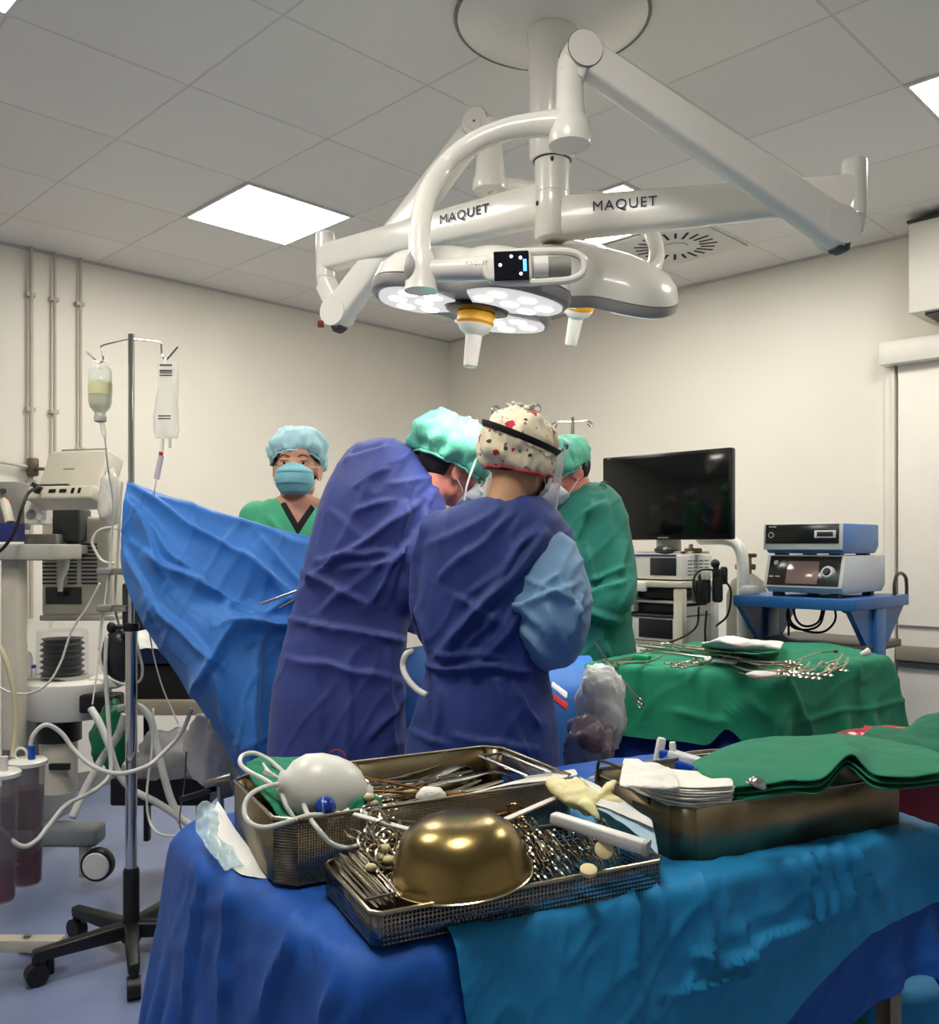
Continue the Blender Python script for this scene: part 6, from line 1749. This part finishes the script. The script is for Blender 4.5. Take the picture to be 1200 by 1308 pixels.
# plastic bag clipped to the near left corner
pb_ = P(768, 905, 2.72)
bm = bmesh.new(); bmesh.ops.create_icosphere(bm, subdivisions=5, radius=1)
for v in bm.verts:
    c_ = v.co.copy(); e = lambda q: math.copysign(abs(q)**.62, q)
    v.co = Vector((e(c_.x)*.068, e(c_.y)*.05, c_.z*.128))
    v.co += v.co.normalized()*(.012*noise.fractal(c_*2.0+Vector((4, 0, 0)), 1, 2, 3)+.007*max(0, 1-abs(noise.noise(Vector((c_.x*3.3, c_.y*3.3, c_.z*1.2))))*6))
bmesh.ops.transform(bm, matrix=T(pb_), verts=bm.verts)
t = thing('specimen_bag', 'frosted plastic bag of white swabs clipped to the left corner of the green table', 'plastic bag', pb_)
obj('bag_film', bm, clear('frosted bag film', (228, 228, 224), alpha=.5, rough=.2, edge=.85), t, smooth=180)
for k in range(4):
    bm = bmesh.new(); bmesh.ops.create_icosphere(bm, subdivisions=4, radius=1)
    for v in bm.verts: v.co *= 1+.16*noise.fractal(v.co*1.5+Vector((k*5, 0, 0)), 1, 2, 3)
    q = pb_+Vector((R.uniform(-.03, .03), R.uniform(-.01, .015), -.085+.05*k))
    bmesh.ops.transform(bm, matrix=T(q) @ SC(.05, .036, .045), verts=bm.verts); obj('swab', bm, M_gauze if k > 0 else mat('stained swab', (92, 48, 50), rough=.8), t, smooth=180)
bg2 = blob('bag_bulge', 'second lower plastic bag bulging dark below the frosted bag', 'plastic bag', P(752, 955, 2.66), (.075, .06, .085), clear('dark bag film', (150, 130, 134), alpha=.5, rough=.15, edge=.8), 27, .3, res=4)
tc_ = dup(cl, lay(P(818, 898, 2.70), P(790, 862, 2.74), 40), 'steel clamp hanging with rings down from the frosted plastic bag'); del tc_['group']

# ---- second drip stand far behind, and one whose hooks peep over the floral cap
def far_stand(px, ytop, Y, hooks, label):
    p = P(px, ytop, Y)
    t = thing('drip_stand', label, 'drip stand', (p.x, p.y, 0))
    bm = BM(); cyl(bm, (p.x, p.y, .05), p, .0095, seg=14); obj('pole', bm, M_steel, t)
    for k in range(5):
        a = math.radians(72*k+10); bm = BM(); bar(bm, (p.x, p.y, .08), (p.x+.28*math.cos(a), p.y+.28*math.sin(a), .05), .035, .035); lg = obj('leg', bm, M_black, t)
        bm = BM(); sphere(bm, T((p.x+.27*math.cos(a), p.y+.27*math.sin(a), .03)) @ SC(.03, .03, .03), 12, 8); obj('castor', bm, M_black, lg)
    for h in hooks:
        bm = BM(); tube(bm, smoothpath([P(x, y, Y) for x, y in h], 5), .0042, 8); obj('hook', bm, M_chrome, t)
far_stand(732, 533, 4.95, [((732, 539), (745, 538), (752, 538), (758, 543), (755, 545), (750, 541)), ((732, 539), (715, 539), (707, 541), (704, 546), (709, 547), (712, 542))], 'thin drip stand in the background between the green gown and the floral cap')
far_stand(661, 540, 3.9, [((661, 545), (640, 530), (631, 532), (629, 523), (634, 519), (638, 523)), ((661, 545), (684, 530), (690, 526), (690, 519), (685, 517), (681, 521))], 'drip stand hidden behind the floral cap with only its two hooks showing')

# ---- endoscopy tower with the flat monitor
M45 = lambda o: T(o) @ RZ(-45)
o = P(770, 690, 4.6); Mm = M45(o)
t = thing('endoscopy_tower', 'white equipment tower with shelves of video units under the black monitor', 'equipment tower', Vector((.95, 4.45, 0)), -45)
def tw(name, bm, m, par=None, **k): return obj(name, bm, m, par or t, **k)
MT = M45(Vector((.66, 4.48, 0)))         # x to the right along the front, y to the back
WT = .455
zy = lambda y, Y=4.15: HC-(y-HY)*Y/F
def tb(x0, x1, y0, y1, py0, py1, bev=.006):
    bm = BM(); boxb(bm, x0, x1, y0, y1, zy(py1), zy(py0), MT, bev=bev); return bm
u1 = tw('video_unit', tb(.0, WT, 0, .27, 709, 741), M_white)
bm = tb(.285, WT-.03, -.006, .004, 713, 736, .002); obj('display', bm, mat('dark display', (44, 46, 50), rough=.15), u1)
bm = tb(.05, WT-.03, -.007, .002, 708.5, 711, .001); obj('blue_stripe', bm, mat('blue stripe', (60, 56, 140), rough=.4), u1)
for r_ in range(5):
    for c__ in range(4):
        bm = BM(); boxb(bm, WT-.001, WT+.002, .05+.05*c__, .085+.05*c__, zy(716+4.5*r_)-.004, zy(716+4.5*r_), MT); obj('vent_slot', bm, M_dgrey, u1)
tw('shelf_rail', tb(-.02, WT+.02, -.03, .3, 743, 751), M_cream)
bm = tb(.16, .28, -.05, -.02, 745, 757, .004); sk_ = tw('socket_box', bm, M_white)
bm = BM(); lathe(bm, [(.012, 0), (.012, .004), (0, .005)], MT @ T((.22, -.05, zy(751))) @ RX(90), 16); obj('round_socket', bm, M_lgrey, sk_)
tw('recorder', tb(.15, WT-.02, .02, .28, 754, 766), M_black)
tw('shelf', tb(-.02, WT, -.01, .3, 769, 772, .002), M_lgrey)
tw('printer', tb(.0, .2, -.02, .25, 756, 785), M_white)
tw('control_unit', tb(.2, WT-.03, .02, .28, 773, 786), M_black)
tw('shelf', tb(-.02, WT, -.01, .3, 787, 790, .002), M_dgrey)
lu = tw('light_source', tb(.0, WT-.04, .0, .29, 791, 822), M_white)
bm = tb(.22, WT-.05, -.006, .003, 793, 818, .002); obj('dark_front', bm, M_black, lu)
bm = tb(.02, .13, -.006, .003, 797, 801, .001); obj('slot', bm, M_black, lu)
tw('shelf', tb(-.02, WT, -.01, .3, 823, 828, .002), M_lgrey)
bm = BM(); boxb(bm, WT-.035, WT+.015, -.02, .02, .1, zy(752), MT, bev=.006); tw('front_post', bm, M_cream)
bm = BM(); boxb(bm, WT-.02, WT+.02, .26, .3, .1, zy(752), MT, bev=.006); tw('rear_post', bm, M_white)
bm = BM(); boxb(bm, WT-.01, WT+.0, .02, .27, .4, zy(776), MT); tw('side_grille', bm, M_lgrey)
bm = BM(); boxb(bm, 0, WT, 0, .3, .06, .14, MT, bev=.01); tw('base', bm, M_dgrey)
for x_ in (.03, WT-.03):
    for y_ in (.03, .27):
        bm = BM(); sphere(bm, MT @ T((x_, y_, .035)) @ SC(.035, .035, .035), 12, 8); tw('castor', bm, M_black)
bm = BM(); tube(bm, smoothpath([MT @ Vector(p) for p in ((WT-.1, .33, zy(688)), (WT+.06, .33, zy(690)), (WT+.12, .33, zy(705)), (WT+.13, .33, zy(740)), (WT+.13, .33, zy(775)), (WT+.13, .33, .3))], 6), .034, 14, flat=.8); tw('curved_upright', bm, M_white)
# monitor
t = thing('flat_monitor', 'large black flat screen monitor, switched off, above the tower', 'monitor', o)
bm = BM(); boxb(bm, 0, .72, 0, .045, 0, .42, Mm, bev=.008); ca = obj('casing', bm, mat('black gloss casing', (14, 14, 15), rough=.25), t)
bm = BM(); boxb(bm, .014, .706, -.002, .004, .022, .406, Mm, bev=.001); obj('screen', bm, mat('dark screen glass', (8, 12, 12), rough=.1), ca)
bm = BM(); boxb(bm, .33, .39, -.003, .001, .008, .014, Mm); obj('maker_badge', bm, M_grey, ca)
bm = BM(); boxb(bm, .03, .05, -.003, .001, .41, .414, Mm); obj('corner_badge', bm, M_grey, ca)
bm = BM(); boxb(bm, .3, .42, .03, .07, -.06, .1, Mm, bev=.006); obj('stand_neck', bm, M_lgrey, t)
bm = BM(); boxb(bm, .2, .52, .0, .16, -.066, -.054, Mm, bev=.004); obj('stand_foot', bm, M_lgrey, t)
# small things on and beside the tower
q = MT @ Vector((.3, .1, zy(709)+.022))
t = thing('camera_handpiece', 'small black camera head lying on the white video unit under the monitor', 'camera head', q)
bm = BM(); sphere(bm, T(q) @ RZ(-45) @ SC(.06, .03, .02), 20, 12); obj('head', bm, M_black, t)
bm = BM(); sphere(bm, T(q+Vector((0, -.02, .004))) @ SC(.018, .016, .012), 12, 8); obj('lens', bm, M_grey, t)
bm = BM(); tube(bm, smoothpath([q+Vector((.05, 0, 0)), MT @ Vector((.4, .1, zy(709)+.01)), MT @ Vector((.44, .12, zy(709)+.02))], 5), .006, 8); obj('lead', bm, M_black, t)
q = MT @ Vector((.43, .12, zy(709)+.02))
t = thing('brass_coupler', 'small brass and steel coupler on the video unit beside the camera head', 'coupler', q)
bm = BM(); bar(bm, q-Vector((.03, 0, 0)), q+Vector((.05, 0, 0)), .024, .024); obj('coupler_body', bm, mat('worn brass', (150, 120, 84), rough=.4, metal=.7), t)
bm = BM(); cyl(bm, q, q+Vector((0, 0, .03)), .01); obj('coupler_knob', bm, M_steel, t)
q = P(905, 752, 4.05)
t = thing('camera_cable_bundle', 'bundle of black camera heads and cables hung on the right side of the tower', 'cables', q)
for k, (x, y, w, h) in enumerate(((900, 752, .05, .13), (917, 748, .045, .15), (925, 735, .03, .08), (890, 755, .03, .1))):
    bm = BM(); c_ = P(x, y, 4.0+.02*k); box(bm, (0, 0, 0), (w, .05, h), T(c_) @ RZ(-30+12*k), bev=.012); obj('camera_head', bm, M_black, t)
bm = BM(); box(bm, (0, 0, 0), (.035, .03, .04), T(P(902, 735, 3.97)), bev=.006); obj('grey_buckle', bm, M_lgrey, t)
bm = BM(); cyl(bm, P(915, 735, 4.0), P(915, 722, 4.0), .013); sphere(bm, T(P(914, 720, 4.0)) @ SC(.02, .02, .02), 14, 10); obj('ball_grip', bm, M_black, t)
for k, qq in enumerate((((891, 770, 4.0), (886, 745, 4.0), (893, 730, 4.0), (910, 728, 4.0), (926, 735, 4.0)), ((925, 740, 4.02), (934, 755, 4.02), (930, 785, 4.05), (915, 800, 4.08)), ((893, 775, 4.0), (890, 800, 4.0), (870, 815, 4.0), (848, 822, 3.98)), ((903, 780, 4.0), (901, 810, 4.0), (904, 835, 4.0)))):
    bm = BM(); tube(bm, pts(*qq), .005, 8); obj('cable', bm, M_black, t)
# gas cylinder behind
q = P(955, 760, 4.65)
t = thing('gas_cylinder', 'grey gas cylinder with a brass valve between the tower and the blue cart', 'gas cylinder', Vector((q.x, q.y, 0)))
bm = BM(); lathe(bm, [(0, 0), (.1, 0), (.105, .02), (.105, zy(760, 4.65)), (.08, zy(742, 4.65)), (.03, zy(733, 4.65)), (0, zy(733, 4.65))], T((q.x, q.y, 0)), 32); obj('cylinder_body', bm, mat('grey cylinder paint', (132, 130, 118), rough=.4), t)
bm = BM(); z0 = zy(733, 4.65); cyl(bm, (q.x, q.y, z0), (q.x, q.y, zy(712, 4.65)), .022); bar(bm, (q.x-.06, q.y, zy(724, 4.65)), (q.x+.04, q.y, zy(724, 4.65)), .03, .03); vv = obj('valve', bm, mat('brass valve', (134, 104, 62), rough=.35, metal=.8), t)
bm = BM(); lathe(bm, [(0, 0), (.045, 0), (.048, .01), (.045, .02), (0, .02)], T((q.x, q.y, zy(712, 4.65))), 20); obj('hand_wheel', bm, mat('bronze wheel', (96, 70, 50), rough=.45, metal=.6), vv)

# ---- blue cart with the two electrosurgical units
o0 = Vector((1.344, 4.1, 0)); MCt = M45(o0)
M_bluep2 = mat('blue cart paint', (38, 98, 164), rough=.35, var=.04)
t = thing('blue_cart', 'blue steel cart with gusseted legs and a wire handle at the right wall', 'cart', MCt @ Vector((.2, .3, 0)), -45)
zs = 1.172
def cb_(x0, x1, y0, y1, z0, z1, bev=.004):
    bm = BM(); boxb(bm, x0, x1, y0, y1, z0, z1, MCt, bev=bev); return bm
tp = obj('top_shelf', cb_(-.14, .42, -.03, .6, zs-.05, zs), M_bluep2, t)
obj('lower_shelf', cb_(-.12, .40, .02, .56, .93, .965), mat('dark shelf', (70, 66, 62), rough=.3), t)
for x in (-.12, .385):
    lg = obj('leg_post', cb_(x-.03, x+.03, .22, .33, .1, zs-.05), M_bluep2, t)
    bm = BM()
    prism(bm, [(-.02, zs-.002), (.6, zs-.002), (.6, zs-.05), (.33, zs-.27), (.22, zs-.27), (-.02, zs-.05)], -.012, .012, MCt @ T((x, 0, 0)) @ Matrix(((0, 0, 1, 0), (1, 0, 0, 0), (0, 1, 0, 0), (0, 0, 0, 1))))
    obj('gusset', bm, M_bluep2, lg)
    obj('foot_rail', cb_(x-.025, x+.025, .02, .56, .05, .1), M_bluep2, t)
    for y in (.05, .52):
        bm = BM(); sphere(bm, MCt @ T((x, y, .03)) @ SC(.03, .03, .03), 12, 8); obj('castor', bm, M_black, t)
bm = BM(); tube(bm, smoothpath([MCt @ Vector(p) for p in ((.4, .47, zs), (.4, .47, zs+.05), (.4, .5, zs+.09), (.4, .555, zs+.10), (.4, .61, zs+.08), (.4, .625, zs+.04), (.4, .625, zs-.01))], 5), .008, 10)
obj('wire_handle', bm, mat('brown grey wire', (88, 80, 70), rough=.4, metal=.7), t)
def generator(name, label, zb, zt, skew, side_m, front_m, depth, x0=0, x1=.35, y0=0):
    g = thing(name, label, 'electrosurgical unit', MCt @ Vector(((x0+x1)/2, depth/2, zb)), -45)
    bm = BM()
    prism(bm, [(y0, zb+.03), (y0+.03, zb), (depth-.04, zb), (depth, zb+.03), (depth, zt), (y0+skew, zt)], x0, x1, MCt @ Matrix(((0, 0, 1, 0), (1, 0, 0, 0), (0, 1, 0, 0), (0, 0, 0, 1))), bev=.008)
    obj('casing', bm, side_m, g)
    return g
M_silver = mat('silver plastic', (196, 198, 200), rough=.35)
M_side = mat('pale grey blue side', (196, 204, 212), rough=.4)
g = generator('generator', 'lower electrosurgical unit with a wide screen and a dial on the blue cart', zs+.018, zs+.185, .05, M_side, None, .5)
def facep(x0, x1, v0, v1, off, zb, zt, skew, bev=.004, th=.006):
    """plate on the sloping front: v along the slope"""
    a = Vector((0, 0+.004, zb+.03)); b = Vector((0, skew, zt)); d = b-a
    n = Vector((0, -d.z, d.y)).normalized()
    Mx = Matrix(((1, 0, 0, 0), (0, d.normalized().y, n.y, a.y), (0, d.normalized().z, n.z, a.z), (0, 0, 0, 1)))
    bm = BM(); box(bm, ((x0+x1)/2, (v0+v1)/2*d.length, off), (x1-x0, (v1-v0)*d.length, th), MCt @ Mx, bev=bev, seg=2)
    return bm, MCt @ Mx, d.length
a_ = (zs+.018, zs+.185, .05)
bm, Mf, Lf = facep(-.004, .354, -.06, 1.0, .002, *a_, bev=.004, th=.012); bz = obj('bezel', bm, M_silver, g)
bm, _, _ = facep(.012, .338, .0, .95, .009, *a_); obj('dark_front', bm, mat('smoked front panel', (44, 40, 42), rough=.15), bz)
bm, _, _ = facep(.1, .245, .05, .78, .013, *a_, bev=.002, th=.003); obj('screen', bm, mat('brownish lcd screen', (128, 106, 102), rough=.12), bz)
bm = BM(); lathe(bm, [(0, 0), (.03, 0), (.03, .01), (.024, .022), (0, .024)], Mf @ T((.29, Lf*.42, .01)), 28); obj('dial', bm, M_silver, bz)
bm = BM(); lathe(bm, [(0, .024), (.017, .024), (.013, .03), (0, .03)], Mf @ T((.29, Lf*.42, .01)), 24); obj('dial_cap', bm, M_black, bz)
bm = BM(); lathe(bm, [(0, 0), (.012, 0), (.011, .005), (0, .006)], Mf @ T((.045, Lf*.72, .011)), 20); obj('button', bm, M_silver, bz)
for k, x in enumerate((.03, .06)):
    bm = BM(); box(bm, (x, Lf*.28, .0125), (.02, .006, .002), Mf); obj('small_mark', bm, M_lgrey, bz)
for x in (.04, .3):
    for y in (.06, .42):
        bm = BM(); boxb(bm, x-.02, x+.02, y-.02, y+.02, zs, zs+.02, MCt); obj('rubber_foot', bm, M_black, g)
M_gblue = mat('steel blue casing', (74, 122, 182), rough=.4, var=.03)
zb2, zt2 = zs+.203, zs+.325
g = generator('generator', 'upper electrosurgical unit with a black front and steel blue sides', zb2-.01, zt2, .012, M_gblue, None, .42, .0, .35)
a_ = (zb2-.02, zt2, .012)
bm, Mf, Lf = facep(-.004, .354, -.03, 1.0, .003, *a_, bev=.004, th=.014); bz = obj('bezel', bm, M_silver, g)
bm, _, _ = facep(.008, .342, .2, .97, .011, *a_); obj('dark_front', bm, mat('black front panel', (26, 26, 28), rough=.18), bz)
bm, _, _ = facep(.235, .33, .42, .72, .015, *a_, bev=.003, th=.004); so = obj('socket_frame', bm, M_silver, bz)
bm, _, _ = facep(.247, .318, .48, .66, .0175, *a_, bev=.001, th=.002); obj('socket', bm, M_black, bz)
bm = BM(); torus(bm, Mf @ T((.035, Lf*.55, .015)), .0115, .002, 20, 6); obj('power_ring', bm, M_lgrey, bz)
for x, w in ((.03, .012), (.048, .02)):
    bm = BM(); box(bm, (x, Lf*.88, .0145), (w, .005, .002), Mf); obj('small_print', bm, M_lgrey, bz)
for x in (.05, .3):
    for y in (.07, .36):
        bm = BM(); boxb(bm, x-.025, x+.025, y-.02, y+.02, zs+.184, zs+.195, MCt); obj('rubber_foot', bm, M_black, g)
t = thing('coiled_cables', 'black cables hanging in loops under the blue cart top', 'cables', MCt @ Vector((.1, .3, 1.0)))
for qq in (((1008, 772, 4.25), (1006, 790, 4.25), (1015, 802, 4.25), (1034, 804, 4.25), (1048, 797, 4.25), (1054, 778, 4.25)), ((1013, 772, 4.28), (1018, 792, 4.28), (1030, 800, 4.28), (1046, 794, 4.28), (1052, 772, 4.28)), ((1056, 772, 4.25), (1067, 780, 4.25), (1066, 795, 4.25), (1052, 807, 4.25), (1030, 806, 4.25), (1012, 796, 4.25), (1007, 775, 4.25)), ((1070, 773, 4.15), (1080, 782, 4.15), (1090, 778, 4.15), (1090, 770, 4.15)), ((1007, 775, 4.2), (1008, 812, 4.2))):
    bm = BM(); tube(bm, pts(*qq), .0055, 8); obj('cable', bm, M_black, t)
blob('plastic_wrap', 'clear crumpled plastic at the left end of the blue cart', 'plastic wrap', MCt @ Vector((-.1, .05, zs+.02)), (.05, .05, .025), clear('cart plastic', (210, 212, 210), alpha=.4, rough=.1, edge=.8), 44, .3)

# ---- towels, gauze and dishes on the right-hand container
def C(x, y, z): return PZ(x, y, z)
def stack(name, base, n, dz, m, labels, cat, th=.0022, amp=.003, fr=16, group=None):
    for k in range(n):
        rows = [[Vector(p)+Vector((R.uniform(-.003, .003), R.uniform(-.004, .004), k*dz)) for p in r] for r in base]
        sheet(name, labels[min(k, len(labels)-1)], cat, rows, m, th, amp, fr, seed=k*.7, group=group)
base = [[C(925, 1024, .975), C(965, 1020, .984), C(1010, 1014, .986), C(1050, 1012, .988), C(1085, 980, 1.014), C(1115, 1006, .987), C(1150, 1009, .985), C(1212, 1003, .985)],
        [C(905, 1008, .993), C(960, 1000, .992), C(1010, 990, .994), C(1050, 985, .996), C(1083, 968, 1.014), C(1115, 982, .996), C(1150, 985, .994), C(1212, 990, .992)],
        [C(890, 1000, .992), C(950, 980, .994), C(1010, 972, .994), C(1050, 966, 1.0), C(1080, 960, 1.01), C(1110, 964, .998), C(1150, 972, .993), C(1205, 982, .992)],
        [C(885, 990, .99), C(940, 964, .992), C(990, 956, .99), C(1040, 954, .99), C(1075, 953, .994), C(1100, 955, .99), C(1140, 962, .99), C(1195, 976, .99)]]
stack('green_towel', base, 3, .011, M_green, ['bottom green towel of the stack spread over the right-hand container', 'middle green towel of the stack on the right-hand container', 'top green towel of the stack, its front fold lifted in a wave'], 'towel', th=.004, amp=.004)
gb = [[C(834, 1020, .985), C(882, 1027, .985), C(936, 1024, .985)], [C(800, 1002, .985), C(850, 1012, .985), C(938, 1016, .985)], [C(798, 992, .985), C(850, 1000, .985), C(930, 1008, .985)]]
stack('gauze_compress', gb, 7, .0042, M_gauze, ['folded white gauze compress in the pile at the left end of the right-hand container'], 'gauze', th=.0028, amp=.002, group='gauze compresses in the pile')
sheet('gauze_compress', 'loose white gauze square heaped on top of the gauze pile', 'gauze', [[C(792, 1003, 1.02), C(830, 1010, 1.02), C(868, 1008, 1.018)], [C(794, 984, 1.03), C(825, 988, 1.035), C(864, 996, 1.02)], [C(796, 972, 1.025), C(830, 976, 1.035), C(856, 978, 1.022)]], M_gauze, .005, .008, 22)
q = C(966, 1004, 1.02)
t = thing('steel_cup', 'small round steel cup peeping out beside the gauze pile', 'cup', q)
bm = BM(); lathe(bm, [(0, .012), (.008, .011), (.013, .006), (.015, 0)], T(q) @ RY(20) @ SC(1.1, 1, 1.2), 24, False, False); obj('bowl', bm, M_chrome, t, solid=.001)
bm = BM(); tube(bm, [q+Vector((.0, .012, 0)), q+Vector((.03, .05, -.01))], .0025, 8); obj('stem', bm, M_chrome, t)
q = PZ(915, 972, .93)
t = thing('kidney_dish', 'steel kidney dish behind the gauze pile', 'dish', q)
bm = BM(); lathe(bm, [(0, -.035), (.06, -.035), (.075, -.01), (.082, .01), (.085, .011)], T(q) @ RZ(20) @ SC(1.25, .7, 1), 40, True, False); obj('dish_wall', bm, M_steel, t, solid=.0015)
a, b = PZ(842, 962, .985), PZ(900, 980, .965)
t = thing('large_syringe', 'blue and white plastic syringe leaning in the kidney dish', 'syringe', (a+b)/2)
bm = BM(); bar(bm, a+(b-a)*.2, b, .03, .03); obj('barrel', bm, mat('white syringe plastic', (226, 230, 236), rough=.3), t)
bm = BM(); bar(bm, a+(b-a)*.1+Vector((0, -.008, -.008)), a+(b-a)*.75+Vector((0, -.008, -.010)), .026, .02); obj('blue_grip', bm, mat('bright blue grip', (30, 84, 206), rough=.35), t)
bm = BM(); bar(bm, a+Vector((-.004, 0, -.022)), a+Vector((.006, 0, .03)), .02, .016); bar(bm, a+(b-a)*.32+Vector((0, 0, 0)), a+(b-a)*.3+Vector((0, 0, .03)), .016, .012); obj('flange', bm, M_paper, t)
bm = BM(); bar(bm, a-(b-a)*.05, a+(b-a)*.25, .02, .02); obj('plunger', bm, mat('bright blue grip', (0, 0, 0)), t)
bm = BM(); tube(bm, smoothpath([PZ(752, 998, .93), PZ(776, 986, .935), PZ(800, 983, .935), PZ(822, 990, .93)], 6), .006, 10); obj('clear_tube', bm, M_glassv, None, 'clear plastic tube bow lying on the blue drape behind the yellow glove', 'tube', smooth=180, loc=PZ(776, 986, .935))

# ---- red bin with green towels at the far right
q = Vector((1.12, 2.3, 0))
t = thing('red_bin', 'dark red waste bin behind the near table at the right edge', 'bin', q)
bm = BM(); lathe(bm, [(0, .0), (.13, 0), (.14, .02), (.17, .88), (.175, .9), (.165, .9), (.0, .86)], T(q), 36); obj('bin_body', bm, mat('dark red bin plastic', (130, 20, 38), rough=.4), t)
rb = bmesh.new(); bmesh.ops.create_icosphere(rb, subdivisions=4, radius=1)
for v in rb.verts: v.co *= 1+.22*noise.fractal(v.co*2.4, 1, 2, 4)
bmesh.ops.transform(rb, matrix=T(q+Vector((-.03, -.03, .885))) @ SC(.14, .1, .055), verts=rb.verts)
obj('red_bag', rb, mat('red plastic bag', (206, 34, 60), rough=.25), t, label='bright red plastic liner bag', smooth=180)
sheet('green_cloth', 'dark green cloth hanging over the red bin at the right edge', 'cloth', [[P(1095, 945, 2.12), P(1125, 960, 2.08), P(1160, 972, 2.06), P(1210, 978, 2.06)], [P(1105, 938, 2.18), P(1140, 948, 2.15), P(1170, 950, 2.14), P(1212, 952, 2.14)], [P(1112, 934, 2.25), P(1145, 940, 2.22), P(1175, 932, 2.22), P(1214, 925, 2.22)], [P(1150, 938, 2.32), P(1165, 930, 2.32), P(1180, 918, 2.3), P(1216, 912, 2.3)]], M_green2, .012, .012, 9)
# ---- things on the lower shelf seen under the right end of the table
sheet('blue_wrap', 'light blue wrap bulging between the legs under the right end of the near table', 'wrap', [[P(1075, 1330, 1.75), P(1110, 1330, 1.74), P(1150, 1330, 1.74), P(1215, 1330, 1.74)], [P(1082, 1285, 1.77), P(1112, 1275, 1.74), P(1150, 1280, 1.75), P(1215, 1265, 1.76)], [P(1098, 1240, 1.85), P(1120, 1236, 1.84), P(1150, 1232, 1.86), P(1215, 1210, 1.88)]], M_cyandrape, .004, .01, 12)
sheet('white_card', 'white folded card standing behind the slanting leg under the near table', 'paper', [[P(1052, 1330, 1.66), P(1102, 1330, 1.7)], [P(1058, 1290, 1.66), P(1088, 1285, 1.7)], [P(1066, 1256, 1.66), P(1068, 1253, 1.7)]], M_paper, .002, .002)
sheet('green_wrap', 'green cloth corner at the bottom edge under the near table', 'cloth', [[P(1075, 1335, 1.6), P(1130, 1335, 1.6)], [P(1078, 1305, 1.62), P(1120, 1315, 1.62)], [P(1083, 1286, 1.64), P(1090, 1290, 1.64)]], M_green, .004, .003)
